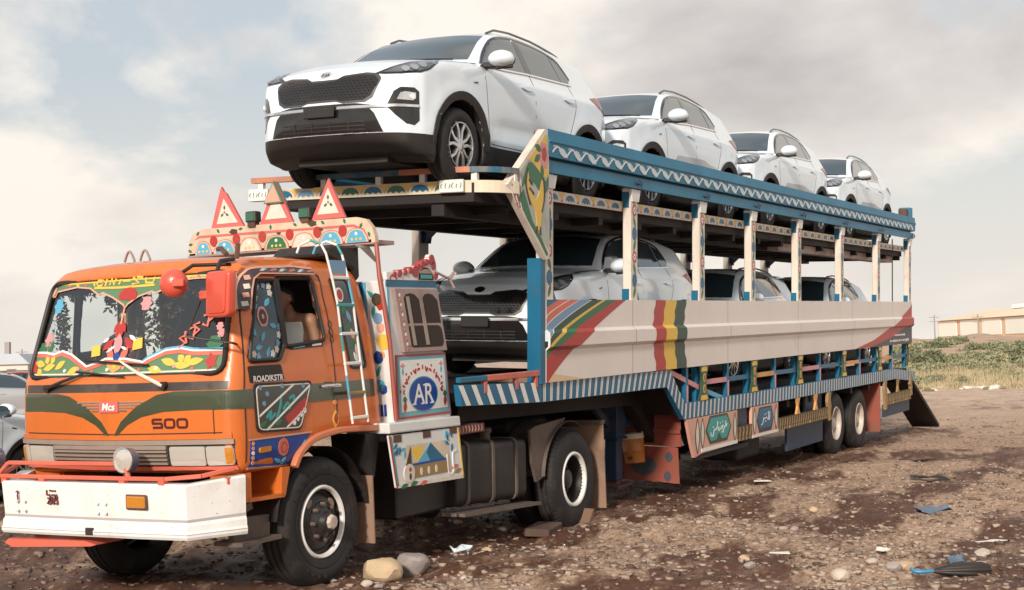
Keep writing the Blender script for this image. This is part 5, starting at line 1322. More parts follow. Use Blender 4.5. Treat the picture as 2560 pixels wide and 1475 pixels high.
# wheel arch lip, steps
arc_ = smooth_pts([(-.33, .975), (-.27, 1.06), (-.17, 1.13), (-.05, 1.175), (.12, 1.20), (.35, 1.21), (.83, 1.185)], 4)
for s_ in (-1, 1):
    mb = MB(); P = ribbon(arc_, .052); mb.prism(P, lambda u, v, h: (u, s_*(1.10+h), v), 0, .055); mb.build('fender_lip', H_LIP, tractor, bevel=.012, seg=2)
    mb = MB(); mb.lathe([(-.0, .60), (-.36, .60)], (.07, s_*1.10 if s_ > 0 else -.74, .50), 'y', 20, a0=R(8), a1=R(172)); mb.build('wheel_well', H_BLKS, tractor)
    mb = MB(); mb.prism([(-.86, .985), (-.36, .985), (-.42, .79), (-.83, .79)], lambda u, v, h: (u, s_*(1.09-h), v), .30, .34)
    mb.prism([(-.83, .80), (-.42, .79), (-.42, .76), (-.83, .77)], lambda u, v, h: (u, s_*(1.10-h), v), .0, .34); mb.prism([(-.88, .985), (-.80, .985), (-.80, .77), (-.86, .77)], lambda u, v, h: (u, s_*(1.095-h), v), 0, .32)
    mb.prism([(-.44, .985), (-.34, .985), (-.41, .77), (-.46, .77)], lambda u, v, h: (u, s_*(1.10-h), v), 0, .33); mb.build('cab_step', H_ORG, tractor)
    mb = MB(); mb.prism([(-.95, .66), (-.50, .64), (-.52, .47), (-.60, .44), (-.92, .46)], lambda u, v, h: (u, s_*(1.02-h), v), .0, .05); mb.bar((-.96, s_*1.05, .70), (-.80, s_*1.07, .745), .06, .05); mb.box(-.95, -.50, min(s_*1.12, s_*.85), max(s_*1.12, s_*.85), .46, .49)
    mb.build('bumper_bracket', H_GREY, tractor)
# mud flap behind the front wheel
for s_ in (-1, 1):
    mb = MB(); a_, b_ = sorted((s_*1.13, s_*.72)); mb.box(.70, .715, a_, b_, .24, .80); mb.build('mud_flap', C_TAN, tractor)
    mb = MB(); mb.add([(.62, s_*1.13, 1.15), (.84, s_*1.13, 1.13), (.80, s_*1.12, .98), (.735, s_*1.13, .78), (.735, s_*.72, .78), (.70, s_*.72, 1.15)], [(0, 1, 2), (0, 2, 3), (0, 3, 4, 5)]); mb.build('fender_liner', H_BLKS, tractor)
# bumper: swept profile
def bump_sweep(prof, name, m_, path):
    mb = MB(); N = len(path); K = len(prof); vs_ = []
    for i, (x, y, lift) in enumerate(path):
        a, b = path[max(i-1, 0)], path[min(i+1, N-1)]; d = Vector((b[0]-a[0], b[1]-a[1])).normalized(); n = Vector((d.y, -d.x))
        if n.x > 0: n = -n
        for o, z in prof: vs_.append((x-n.x*o, y-n.y*o, z+lift*(z-.50)/.45))
    fs = [tuple(range(K)), tuple((N-1)*K+k for k in range(K))[::-1]]
    for i in range(N-1):
        for k in range(K): a = i*K+k; b = i*K+(k+1) % K; fs.append((a, b, b+K, a+K))
    return mb.add(vs_, fs).build(name, m_, tractor)
BP = [(-.94, 1.16, .035), (-1.315, .93, 0), (-1.335, .45, 0), (-1.335, 0, 0), (-1.335, -.45, 0), (-1.315, -.93, .0), (-.94, -1.16, .035)]
bum = bump_sweep([(.0, .555), (-.012, .575), (-.012, .60), (.0, .612), (.002, .655), (.018, .675), (.018, .70), (.0, .935), (.012, .95), (.12, .95), (.12, .90), (.06, .89), (.06, .555)], 'front_bumper', H_BUMP, BP)
mb = MB()
N_ = len(BP)
bs = bump_sweep([(.0165, .678), (.0145, .698), (.022, .698), (.022, .678)], 'bumper_band', H_BUMPG, BP); bs.parent = bum
bs = bump_sweep([(-.0145, .592), (-.0145, .597), (.02, .597), (.02, .592)], 'bumper_line', H_BUMPG, BP); bs.parent = bum
fb = f_front(-1.333)
o = MB().box(-1.352, -1.33, -.57, -.385, .775, .865).build('marker_lamp', H_AMB, bum, bevel=.01)
MB().box(-1.345, -1.33, -.58, -.375, .765, .875).build('marker_frame', C_RUST, bum, bevel=.008)
MB().box(-1.352, -1.33, -.05, .03, .568, .622).build('tow_slot', H_IN, bum, bevel=.006)
mb = MB()
for yy in (-.12, -.20, .64, .72):
    for zz in (.73, .80): mb.lathe([(0, .013), (-.008, .012), (-.012, .001)], (-1.333, yy+.03, zz), 'x', 8)
mb.build('bolts', H_BUMP, bum, smooth=40, kind='stuff')
mb = MB()
def sgn(st, u, v, s, w=.012): mb.prism(ribbon([(u-x*s, v+y*s) for x, y in st], w), fb, -.002, .008, C_MAR)
for st in ([(-1, 1), (-1, .35), (-.45, .35)], [(-.5, .95), (-.2, .95)], [(-.1, .9), (.2, .9)], [(.35, .9), (.7, .9)], [(-.1, .35), (.9, .35)], [(-.9, -.1), (-.35, -.1), (-.9, -.85), (-.3, -.85)], [(-.35, .3), (-.35, -.7)], [(0, .1), (0, -.85), (.3, -.85), (.3, -.1)], [(.55, .2), (.5, -.4), (.9, -.1), (1, -.8), (.6, -.85)], [(.95, .2), (.9, -.2)]): sgn(st, .37, .835, .055)
for st in ([(0, .8), (.1, .4), (0, .1), (.1, -.6)], [(-.3, .6), (0, .7)]): sgn(st, .74, .84, .05, .008)
mb.build('painted_signs', None, bum)
# red rails on the bumper
def rail(pts, name, w=.032, parent=tractor):
    mb = MB()
    for a, b in zip(pts, pts[1:]): mb.bar(a, b, w, w)
    return mb.build(name, H_SAL, parent, bevel=.004)
rail([(-.95, 1.13, 1.05), (-1.29, .98, .985), (-1.31, -.30, .985), (-1.30, -.72, .985), (-1.20, -.98, 1.0), (-.99, -1.10, 1.035)], 'lower_bumper_rail', .030)
rail([(-1.28, 1.0, 1.0), (-1.27, .90, 1.085), (-1.29, -.33, 1.09), (-1.31, -.38, .99)], 'upper_bumper_rail', .030)
for x, y in ((-1.30, -.32), (-1.30, -.70), (-1.04, -1.07), (-1.30, .5), (-1.28, .93)):
    MB().box(x-.02, x+.02, y-.028, y+.028, .93, .975).build('rail_foot', H_SAL, tractor)
for yy in (-.33, 1.06):
    q = MB(); q.lathe([(-.10, .001), (-.10, .05), (-.07, .085), (0, .095), (.012, .095)], (-1.30, yy, 1.115), 'x', 24); q.v = [(-2.6-v[0]+.0, v[1], v[2]) for v in q.v]; o = q.build('spot_lamp', mat('painted_lamp_shell', (.10, .12, .18), .35, dirt=.5, dirt_col=(.45, .25, .15), dscale=9), tractor, smooth=40)
    q = MB(); q.lathe([(-.014, .097), (-.018, .088), (-.002, .084)], (-1.298, yy, 1.115), 'x', 24); q.build('bezel', K_CHR, o, smooth=40)
    q = MB(); q.lathe([(-.004, .087), (-.012, .05), (-.016, .001)], (-1.30, yy, 1.115), 'x', 20); q.build('lens', H_LENS, o, smooth=60)
    MB().box(-1.29, -1.25, yy-.02, yy+.02, .98, 1.04).build('lamp_foot', C_RUST, o)
q = MB(); q.prism([(.95, .47), (.86, .44), (.04, .475), (-.02, .49), (.1, .515), (.9, .505)], f_front(-1.27), -.30, .02); q.build('front_step', H_SAL, tractor)
# wipers
def wiper(a, b, c0, c1, m_):
    def P(u, v, o=.03): h_, n_ = TS.hit((-3, u, v), (1, 0, 0)); return h_+Vector((-o, 0, 0))
    o = MB().tube([P(*a), P((a[0]+b[0])/2, (a[1]+b[1])/2, .05), P(*b)], [.016, .013, .009], 6).build('wiper_arm', m_, tractor, smooth=60)
    MB().tube([P(*c0), P((c0[0]+c1[0])/2, (c0[1]+c1[1])/2), P(*c1)], .009, 6).build('wiper_blade', H_RUBB, o)
    q = MB(); q.lathe([(-.04, .001), (-.04, .03), (.03, .03)], tuple(P(*a, 0)), 'x', 12); q.build('wiper_pivot', H_RUBB, o, smooth=40)
wiper((.70, 1.64), (.30, 1.745), (.37, 1.765), (-.14, 1.72), H_RUBB)
wiper((-.52, 1.645), (-.07, 1.84), (.29, 1.85), (-.36, 1.80), C_CREAM)
# roof: hoops, crown board with triangles and lamps
for yy in (.30, .47):
    MB().tube([(-.35, yy-.055+.11*k/8, 2.64+.085*math.sin(math.pi*k/8)) for k in range(9)], .011, 6).build('roof_hoop', H_MAUVE, tractor, smooth=60)
XC = .93
crown = [(1.0, 2.745), (.965, 2.90), (.92, 2.965), (.80, 2.993), (-.90, 2.975), (-1.0, 2.95), (-1.06, 2.88), (-1.085, 2.80), (-1.09, 2.735)]
q = MB(); q.prism(crown, f_front(XC), -.06, 0); cb = q.build('crown_board', H_CRM, tractor, bevel=.004)
q = MB(); q.prism([(.90, 2.90), (.85, 2.935), (-.88, 2.915), (-.98, 2.87), (-1.02, 2.80), (-1.0, 2.80), (-.96, 2.855), (-.87, 2.895), (.84, 2.915)], f_front(XC), .0005, .004, H_ROSE)
q.prism(ribbon([(.98, 2.752), (-1.08, 2.742)], .012), f_front(XC), .0005, .004, H_MAUVE)
fc = f_front(XC)
for k, (yc, w, m_) in enumerate(((.80, .15, C_SKYB), (.55, .20, C_SKYB), (.26, .20, C_CREAM), (-.04, .21, C_GRN), (-.34, .20, C_CREAM), (-.63, .20, C_SKYB), (-.90, .19, C_SKYB))):
    zb = 2.762; dome = [(yc+w*.5*math.cos(t)*(1+.06*math.cos(6*t)), zb+.105*max(0, math.sin(t))**.75) for t in np.linspace(0, math.pi, 15)]
    dome = smooth_pts(dome, 1)
    q.prism([(u*1.0+(u-yc)*.28, zb-.006+(v-zb)*1.22) for u, v in dome], fc, .0005, .003, H_ROSE)
    q.prism([(u+(u-yc)*.18, zb-.004+(v-zb)*1.13) for u, v in dome], fc, .0005, .0045, H_CRM)
    q.prism(dome, fc, .0005, .006, m_)
    for j in range(3): q.prism(ell(yc+(j-1)*.045, zb+.025, .013, .012, 8), fc, .0005, .0075, C_YEL)
    q.prism(ell(yc, zb+.072, .015, .015, 8), fc, .0005, .0075, C_WHITE)
for yc, zc in ((.675, 2.875), (.41, 2.875), (.115, 2.878), (-.19, 2.876), (-.49, 2.876), (-.76, 2.868)):
    q.prism(ell(yc, zc, .042, .05, 16), fc, .0005, .008, C_RED)
for yc, zc in ((.86, 2.955), (.62, 2.963), (.36, 2.965), (.02, 2.955), (-.25, 2.958), (-.55, 2.955), (-.78, 2.95), (-.95, 2.90), (.95, 2.86), (.96, 2.80), (-1.03, 2.82)): q.prism(leaf(yc, zc, .05, .025, R(random.uniform(0, 180))), fc, .0005, .004, C_GRN)
for yc, zc, r_ in ((.44, 2.945, .045), (-.44, 2.955, .045), (-.07, 2.895, .02), (-.53, 2.897, .022)): q.prism(ell(yc, zc, r_, r_*.55, 12, wob=.2, k=5), fc, .0005, .0085, C_BRN)
q.build('painted_arches', None, cb)
q = MB(); q.box(XC, XC+.35, -1.05, .97, 2.74, 2.775); q.build('crown_shelf', H_MAUVE, tractor)
for k, (a, b, tpz, broken) in enumerate(((.72, .335, (.58, 3.365), 1), (.16, -.215, (-.03, 3.36), 0), (-.415, -.775, (-.61, 3.335), 0))):
    zb = 2.985
    P = [(a, zb), (b, zb), (tpz[0], tpz[1])] if not broken else [(a, zb), (b, zb), (tpz[0]-.05, 3.30), (tpz[0]-.02, 3.32), (tpz[0]+.005, tpz[1]), (tpz[0]+.025, 3.32)]
    q = MB(); q.prism(P, f_front(XC+.02), -.025, .0); o = q.build('warning_triangle', H_ROSE, tractor)
    m0 = ((a+b)/2, zb+.12)
    q = MB(); inn = [(m0[0]+(u-m0[0])*.64, m0[1]+.0+(v-m0[1])*.64) for u, v in ((a, zb), (b, zb), (tpz[0], 3.34))]
    q.prism(inn, f_front(XC+.02), .0005, .003, C_CREAM)
    ctr = (m0[0]*.5+tpz[0]*.5, zb+.145)
    if k != 1:
        for an in (90, 215, 325): q.prism(leaf(ctr[0]+.035*math.cos(R(an)), ctr[1]+.042*math.sin(R(an)), .045, .024, R(an)), f_front(XC+.02), .0005, .0045, C_GRN)
        q.prism(ell(ctr[0], ctr[1], .012, .012, 8), f_front(XC+.02), .0005, .0055, H_ROSE)
    else:
        q.prism([(.085, 3.165), (-.125, 3.165), (-.03, 3.36)], f_front(XC+.02), -.05, .03, mat('faded_green_edge', (.12, .22, .15), .5)); q.prism([(.07, 3.175), (-.105, 3.175), (-.03, 3.335)], f_front(XC+.02), .03, .033, C_PEACH)
    q.build('triangle_face', None, o)
for a, b, z0 in ((.285, .165, 3.012), (-.305, -.43, 3.0)):
    q = MB(); q.box(XC-.03, XC+.06, b, a, z0, z0+.10); o = q.build('roof_lamp', mat('dark_lamp_housing', (.03, .03, .025), .5), tractor, bevel=.015, seg=2)
    q = MB(); q.box(XC-.036, XC-.029, b+.015, a-.015, z0+.014, z0+.086); q.build('green_lens', mat('green_lens', (.03, .12, .07), .25, coat=.4), o)
    q = MB(); q.box(XC-.02, XC+.05, b+.02, a-.02, 2.97, z0+.002); q.build('lamp_foot', C_RUST, o)
q = MB(); q.prism([(.35, 2.63), (.75, 2.52), (.80, 2.42), (.85, 2.45), (.85, 2.72), (.45, 2.715)], lambda u, v, h: (u, h, v), -.98, -.42); q.build('roof_air_box', H_BLKS, tractor, bevel=.02)
q = MB(); q.add([(.70, -1.0, 2.735), (1.0, -.98, 2.72), (1.12, -.98, 2.60), (1.05, -1.0, 2.585), (.80, -1.02, 2.70)], [(0, 1, 2, 3, 4)]); q.build('bent_sheet', H_TRIM, tractor)
MB().tube([(XC+.0, -1.10, 2.745), (XC-.06, -1.16, 2.45), (XC-.03, -1.22, 1.9), (XC+.0, -1.235, 1.235)], .02, 8).build('red_support_pole', mat('dull_red_pole', (.32, .075, .05), .5, dirt=.3), tractor, smooth=60)
# ladder
lad = empty('ladder'); lad.parent = tractor
LX = lambda z, k: (.145 if k == 0 else .36)+(2.60-z)*.155
for k in (0, 1):
    pts = [(LX(z, k), -1.20+.06*max(0, (z-2.3)/.4), z) for z in np.linspace(1.255, 2.62, 8)]
    e = pts[-1]; pts += [(e[0]-.01, e[1]+.04, 2.70), (e[0]-.03, e[1]+.13, 2.735), (e[0]-.05, e[1]+.22, 2.70), (e[0]-.05, e[1]+.25, 2.64)]
    for j in range(len(pts)-1):
        MB().tube([pts[j], pts[j+1]], .0105, 8).build('side_rail', (C_WHITE, C_SKYB, C_WHITE, C_TEALG, C_WHITE)[(j+k) % 5] if j % 2 or j > 6 else C_WHITE, lad, smooth=60)
for z, m_ in ((1.30, C_WHITE), (1.50, C_GOLD), (1.74, C_WHITE), (1.98, C_WHITE), (2.21, C_TEALG), (2.43, C_WHITE)):
    y = -1.20+.06*max(0, (z-2.3)/.4); MB().bar((LX(z, 0)-.01, y, z), (LX(z, 1)+.01, y, z), .022, .026).build('rung', m_, lad, bevel=.004)
q = MB(); q.prism([(LX(2.47, 0), 2.46), (LX(2.47, 1), 2.46), (LX(2.57, 1), 2.57), (LX(2.57, 0), 2.57)], lambda u, v, h: (u, -1.165-h, v), 0, .012); q.build('ladder_plate', C_LBLUE, lad)
# mirrors
def Pm(u, v, o=.03): h_, n_ = TS.hit((-3, u, v), (1, 0, 0)); return h_+Vector((-o, 0, 0))
q = MB(); q.tube([(-.80, -1.0, 2.56), (-.98, -1.03, 2.54), (-1.06, -1.06, 2.46), (-1.08, -1.10, 2.36)], .016, 8); q.tube([(-.86, -1.05, 1.93), (-1.0, -1.13, 1.94), (-1.12, -.80, 2.0), (-1.10, -.93, 2.25)], .009, 6); q.tube([(-.85, -1.02, 2.52), (-1.02, -.80, 2.52), (-1.15, -.76, 2.44)], .014, 8); q.build('mirror_arm', H_RUBB, tractor, smooth=60)
mf = f_gen((-1.10, -1.145, 2.292), Vector((-.22, -.975, 0)).normalized(), (0.02, 0, 1))
q = MB(); P = rnd([(-.145, -.165), (.12, -.165), (.145, .165), (-.135, .165)], .045, 5)
q.prism(P, mf, -.02, .055); o = q.build('side_mirror', H_MIR, tractor, bevel=.018, seg=3, smooth=40)
q = MB(); q.prism([(u*.80, v*.84) for u, v in P], mf, .05, .066); q.build('mirror_back', H_MIR, o, bevel=.012, seg=2, smooth=40)
q = MB(); q.prism([(u*.92, v*.94) for u, v in P], mf, -.026, -.018); q.build('mirror_glass', K_CHR, o)
q = MB(); q.prism(rnd([(-.21, -.03), (-.08, -.03), (-.08, .03), (-.21, .03)], .015), mf, .02, .06); q.build('mirror_bracket', H_MIR, o, bevel=.006)
q = MB(); N_ = 24
q.lathe([(.028, .001), (.028, .09), (.025, .103), (.0, .106), (-.035, .092), (-.058, .062), (-.068, .03), (-.07, .001)], (0, 0, 0), 'x', 28); Rm = Matrix.Translation((-1.17, -.745, 2.388)) @ Matrix.Rotation(R(24), 4, 'Z'); q.v = [tuple(Rm @ Vector(v)) for v in q.v]
o = q.build('round_mirror', H_MIR, tractor, smooth=50)
q = MB(); q.box(-.095, -.05, -.105, -.02, -.028, .028); q.v = [tuple(Rm @ Vector(v)) for v in q.v]; q.build('mirror_clamp', H_MIR, o, bevel=.006)
for p in ([(-.62, -.70, 2.66), (-.70, -.80, 2.655), (-.78, -.92, 2.60)], [(-.72, -.98, 2.68), (-.74, -.98, 2.57)]): MB().tube(p, .02, 6).build('mirror_clamp_rod', C_RUST, tractor)
# cab interior
MB().prism([(-.95, 1.60), (-.55, 1.74), (-.50, 1.60), (-.60, 1.2), (-.95, 1.2)], lambda u, v, h: (u, h, v), -1.0, 1.0).build('dashboard', H_IN, tractor, bevel=.03)
for yy in (-.62, .55):
    s0 = MB().box(-.10, .42, yy-.26, yy+.26, 1.35, 1.50).build('seat', H_IN, tractor, bevel=.05, seg=2)
    MB().prism([(.32, 1.5), (.46, 1.5), (.62, 2.12), (.52, 2.14)], lambda u, v, h: (u, h, v), yy-.25, yy+.25).build('seat_back', H_IN, s0, bevel=.03, seg=2)
q = MB(); Ms = Matrix.Translation((-.50, .50, 1.86)) @ Matrix.Rotation(R(-62), 4, 'Y'); q.tube([Ms @ Vector((math.cos(t)*.23, math.sin(t)*.23, 0)) for t in np.linspace(0, 2*math.pi, 29)[:-1]], .017, 8, closed=True); q.tube([Ms @ Vector((-.2, 0, 0)), Ms @ Vector((0, 0, -.05)), Ms @ Vector((.2, 0, 0))], .015, 6); q.tube([Ms @ Vector((0, 0, -.05)), Ms @ Vector((0, 0, -.4))], .03, 8); q.build('steering_wheel', H_RUBB, tractor, smooth=60)
for yy, zz, ww, hh, n in ((.93, 2.18, .07, .26, 150), (.90, 1.98, .06, .16, 70), (.70, 2.40, .16, .07, 90), (.36, 2.33, .09, .12, 70), (.22, 2.22, .035, .13, 50), (.05, 2.16, .07, .30, 160), (-.12, 2.12, .10, .34, 190), (-.28, 2.30, .10, .18, 90), (-.50, 2.38, .22, .06, 90)):
    q = MB()
    for k in range(n):
        t = rng.normal(size=2)*.5; c = Vector((-.66+rng.uniform(-.03, .03), yy+float(np.clip(t[0], -1, 1))*ww, zz+float(np.clip(t[1], -1.1, 1.1))*hh)); u = Vector(rng.normal(size=3)).normalized()*.030; v = u.cross(Vector(rng.normal(size=3))).normalized()*.013
        q.add([c-u, c+v, c+u, c-v], [(0, 1, 2, 3)], (C_BRN, C_MAR, C_DGRN, H_HAIR, C_GOLD)[k % 5 if k % 3 == 0 else 0])
    q.build('garland', None, tractor, kind='stuff')
# flower ornament on the dash
orn = MB()
for u, v, L_, w, a, m_ in ((.02, 2.07, .12, .07, 90, C_RED), (.02, 1.98, .14, .08, 90, C_PINK), (.10, 1.97, .10, .05, 140, C_RED), (-.08, 1.98, .10, .05, 40, C_RED), (.07, 1.90, .10, .05, 60, C_SALMON), (-.06, 1.89, .10, .05, 120, C_SALMON), (.0, 1.87, .07, .05, 90, H_BLU), (.05, 1.93, .08, .03, 150, C_WHITE), (-.12, 2.0, .06, .03, 20, C_WHITE)):
    orn.prism(leaf(u, v, L_, w, R(a)), f_front(-.90), -.012, .012, m_)
orn.box(-.90, -.88, -.005, .045, 1.72, 2.2, C_PEACH); orn.build('dash_ornament', None, tractor)

# painted locker behind the cab
YL = -1.20
for s_ in (-1, 1):
    LK = lambda u, v, h, s_=s_: (u, s_*(1.20+h), v)
    q = MB(); q.prism([(.90, 2.42), (1.69, 2.42), (1.87, 1.20), (.96, 1.20)], LK, -.34, 0); lk = q.build('locker', H_SKY, tractor, bevel=.01)
    if s_ > 0: continue
    fr = LK
    q = MB(); q.prism(ribbon([(.90, 2.39), (1.69, 2.39)], .05), fr, .0005, .006, C_BLUE); q.prism(ribbon([(.915, 2.41), (.975, 1.22)], .018), fr, .0005, .006, C_SKYB); q.prism(ribbon([(1.685, 2.40), (1.855, 1.22)], .014), fr, .0005, .006, C_SKYB)
    # name panel
    q.prism([(1.0, 1.785), (1.80, 1.785), (1.865, 1.235), (1.0, 1.235)], fr, .0005, .008, mat('panel_red_edge', (.40, .07, .06), .45)); q.prism([(1.02, 1.765), (1.785, 1.765), (1.845, 1.255), (1.02, 1.255)], fr, .0005, .010, mat('panel_teal_edge', (.16, .36, .40), .45)); q.prism([(1.055, 1.735), (1.755, 1.735), (1.805, 1.295), (1.055, 1.295)], fr, .0005, .012, C_WHITE)
    cx, cz = 1.405, 1.435
    q.prism(ell(cx, cz, .235, .155, 40), fr, .0005, .0135, C_LBLUE); q.prism(ell(cx, cz, .222, .145, 40), fr, .0005, .015, H_BLU)
    for k in range(15):
        t = R(172-164*k/14); u, v = cx+.305*math.cos(t), cz+.215*math.sin(t); n = (math.cos(t), math.sin(t)); tt = (-n[1], n[0]); e = random.uniform(.024, .04)
        st = [[(u-tt[0]*.02, v-tt[1]*.02), (u+n[0]*e*.3, v+n[1]*e*.3), (u+tt[0]*.022, v+tt[1]*.022)], [(u, v), (u+n[0]*e, v+n[1]*e)], [(u-tt[0]*.02+n[0]*.02, v-tt[1]*.02+n[1]*.02), (u-n[0]*.015, v-n[1]*.015), (u+tt[0]*.02+n[0]*.025, v+tt[1]*.02+n[1]*.025)]][k % 3]
        q.prism(ribbon(smooth_pts(st, 3), .019), fr, .0005, .0145, C_RED)
        if k % 3 == 0: q.prism(ell(u+n[0]*.055, v+n[1]*.05, .012, .012, 6), fr, .0005, .0145, C_RED)
    for u, v in ((1.09, 1.69), (1.71, 1.69)): q.prism(ell(u, v, .03, .022, 8, wob=.3, k=4), fr, .0005, .0145, C_PINK); q.prism(leaf(u, v-.05, .06, .03, R(90)), fr, .0005, .0145, C_SKYB)
    for u, v in ((1.11, 1.34), (1.76, 1.36)): q.prism(leaf(u, v, .10, .05, R(80)), fr, .0005, .0145, C_RED); q.prism(leaf(u, v+.06, .06, .06, R(0)), fr, .0005, .0145, C_GRN)
    add_text(q, 'AR', fr, cx, cz-.003, .235, .0165, C_WHITE, sx=1.05, offset=.003)
    for u in (-.155, -.012, .026, .135): q.prism(rect(cx+u-.026, cx+u+.03, cz-.089, cz-.076), fr, .0005, .0168, C_WHITE)
    q.prism(rect(cx+.0, cx+.05, cz+.070, cz+.083), fr, .0005, .0168, C_WHITE)
    q.build('painted_name_panel', None, lk)
    # window frame with two arches over two ovals
    q = MB(); q.prism([(.98, 2.35), (1.67, 2.35), (1.80, 1.80), (1.10, 1.80)], fr, .0, .035); wf = q.build('locker_window_frame', H_MAUVE, lk, bevel=.006)
    q = MB(); sl = lambda z: (2.35-z)*.24
    def openp(u0, u1, v0, v1, top):
        if top: return [(u0+sl(v0), v0), (u1+sl(v0), v0), (u1+sl(v1-.06), v1-.06), (u0+(u1-u0)*.75+sl(v1), v1-.01), (u0+(u1-u0)*.5+sl(v1), v1), (u0+(u1-u0)*.25+sl(v1), v1-.01), (u0+sl(v1-.06), v1-.06)]
        return rnd([(u0+sl(v0), v0), (u1+sl(v0), v0), (u1+sl(v1), v1), (u0+sl(v1), v1)], .07)
    for P in (openp(1.07, 1.34, 2.05, 2.31, 1), openp(1.37, 1.63, 2.05, 2.31, 1), openp(1.07, 1.63, 1.84, 2.03, 0)): q.prism(P, fr, .030, .0365, H_IN)
    for a, b in ((1.16, 1.20), (1.245, 1.29), (1.45, 1.50)): q.prism([(a, 1.86), (b, 1.86), (b-.10, 2.28), (a-.10, 2.28)], fr, .034, .042, H_TRIM)
    q.build('locker_window_openings', None, wf)
    q = MB()
    for k in range(12): z = 1.83+.042*k; q.prism(ell(1.04+sl(z)*.92, z, .012, .016, 6), fr, .034, .039, (H_ROSE, C_CREAM)[k % 2])
    q.build('painted_beads', None, wf)
    # front edge of the locker: fruit and flowers on white
    ff = lambda u, v, h: (.93-h+(2.42-v)*.05-.03, u, v)
    q = MB(); q.prism(rect(-1.195, -.93, 1.22, 2.41), ff, .0, .004, H_SKY); q.prism(rect(-1.0, -.97, 1.22, 2.41), ff, .0, .006, C_SKYB); q.prism(rect(-1.0, -.93, 1.22, 2.41), ff, 0, .005, C_BLUE)
    for u, v, r_, m_ in ((-1.10, 2.26, .05, C_BRN), (-1.13, 2.20, .03, C_RED), (-1.10, 2.10, .045, C_LBLUE), (-1.12, 2.02, .04, C_PEACH), (-1.14, 1.90, .065, C_YEL), (-1.08, 1.77, .05, H_BLU), (-1.12, 1.79, .03, C_ORNG), (-1.08, 1.53, .05, C_SKYB), (-1.11, 1.50, .04, H_BLU)): q.prism(ell(u, v, r_, r_*1.1, 14, wob=.05, k=5), ff, 0, .008, m_)
    for u, v, a in ((-1.05, 2.30, 45), (-1.06, 2.16, 100), (-1.07, 1.65, 120)): q.prism(leaf(u, v, .12, .04, R(a)), ff, 0, .007, C_TEALG)
    for k in range(3): q.prism(rect(-1.13+.035*k, -1.105+.035*k, 1.27, 1.37), ff, 0, .008, H_BLU)
    q.build('painted_fruit', None, lk)
    # crest with red fruit
    cr = [(.90, 2.42), (1.72, 2.42), (1.70, 2.60), (1.655, 2.665), (1.60, 2.655), (1.565, 2.60), (1.47, 2.585), (1.43, 2.555), (1.33, 2.55), (1.22, 2.51), (1.10, 2.505), (.98, 2.49), (.90, 2.49)]
    q = MB(); q.prism(cr, fr, -.04, .01); ct = q.build('locker_crest', H_SKY, tractor, bevel=.005)
    q = MB()
    for u, v, r_ in ((1.62, 2.61, .04), (1.645, 2.56, .034), (1.68, 2.47, .03), (1.54, 2.585, .026), (1.47, 2.565, .03), (1.35, 2.50, .045), (1.40, 2.54, .026), (1.27, 2.51, .026), (1.19, 2.49, .024), (1.10, 2.48, .028), (1.02, 2.47, .022)): q.prism(ell(u, v, r_, r_*1.15, 12), fr, -.045, .022, mat('berry_red', (.36, .05, .055), .5))
    q.prism([(1.40+.12*(1+math.cos(t)), 2.43+.11*math.sin(t)) for t in np.linspace(0, math.pi, 12)], fr, 0, .016, H_IN); q.prism(rect(1.43, 1.61, 2.44, 2.475), fr, 0, .020, C_TEALG); q.prism([(1.52+.10*math.cos(t), 2.485+.04*math.sin(t)) for t in np.linspace(0, math.pi, 10)], fr, 0, .02, H_MAUVE)
    q.prism(ribbon([(1.0+.05*math.cos(t), 2.425+.04*math.sin(t)) for t in np.linspace(0, math.pi, 8)], .014), fr, 0, .014, C_RED)
    q.build('painted_fruit', None, ct)
    MB().tube([(1.68, -1.22, 2.50), (1.86, -1.25, 2.44), (1.90, -1.27, 2.36)], .012, 6).build('bent_rod', H_MAUVE, tractor); MB().tube([(1.86, -1.25, 2.44), (1.93, -1.25, 2.50)], .016, 6).build('bent_rod', H_MAUVE, tractor)
    q = MB(); q.prism([(.78, 1.225), (1.93, 1.205), (1.94, 1.115), (.79, 1.135)], LK, -.35, .06); q.build('white_ledge', H_SKY, tractor, bevel=.012, seg=2)
    fp = [(.80, 1.12), (1.92, 1.105), (1.98, .645), (.89, .675)]
    q = MB(); q.prism(fp, LK, .015, .045); fl = q.build('painted_flap', H_SKY, tractor, bevel=.006)
    ft = lambda u, v, h: LK(u, v, .045+h)
    q = MB(); q.prism(ribbon([(.80, 1.12), (.89, .675)], .02), ft, .0, .004, C_RED); q.prism(ribbon([(.825, 1.11), (.91, .69)], .02), ft, .0, .003, C_TEALG); q.prism(ribbon([(1.91, 1.10), (1.97, .65)], .02), ft, 0, .003, C_YEL); q.prism(ribbon([(.90, .69), (1.97, .66)], .035), ft, 0, .003, C_CREAM)
    q.prism([(1.03, 1.02), (1.72, 1.01), (1.78, .72), (1.06, .73)], ft, 0, .002, mat('sunset_paint', (.55, .45, .33), .5, vary=.25, dscale=4)); q.prism([(1.12, .98), (1.30, 1.0), (1.36, .86), (1.20, .86)], ft, 0, .003, C_YEL)
    q.prism([(1.20, .85), (1.43, 1.01), (1.66, .85)], ft, 0, .005, C_SKYB); q.prism([(1.43, 1.01), (1.66, .85), (1.42, .85), (1.36, .93)], ft, 0, .006, C_BLUE); q.prism(rect(1.10, 1.68, .835, .855), ft, 0, .0065, H_BLU)
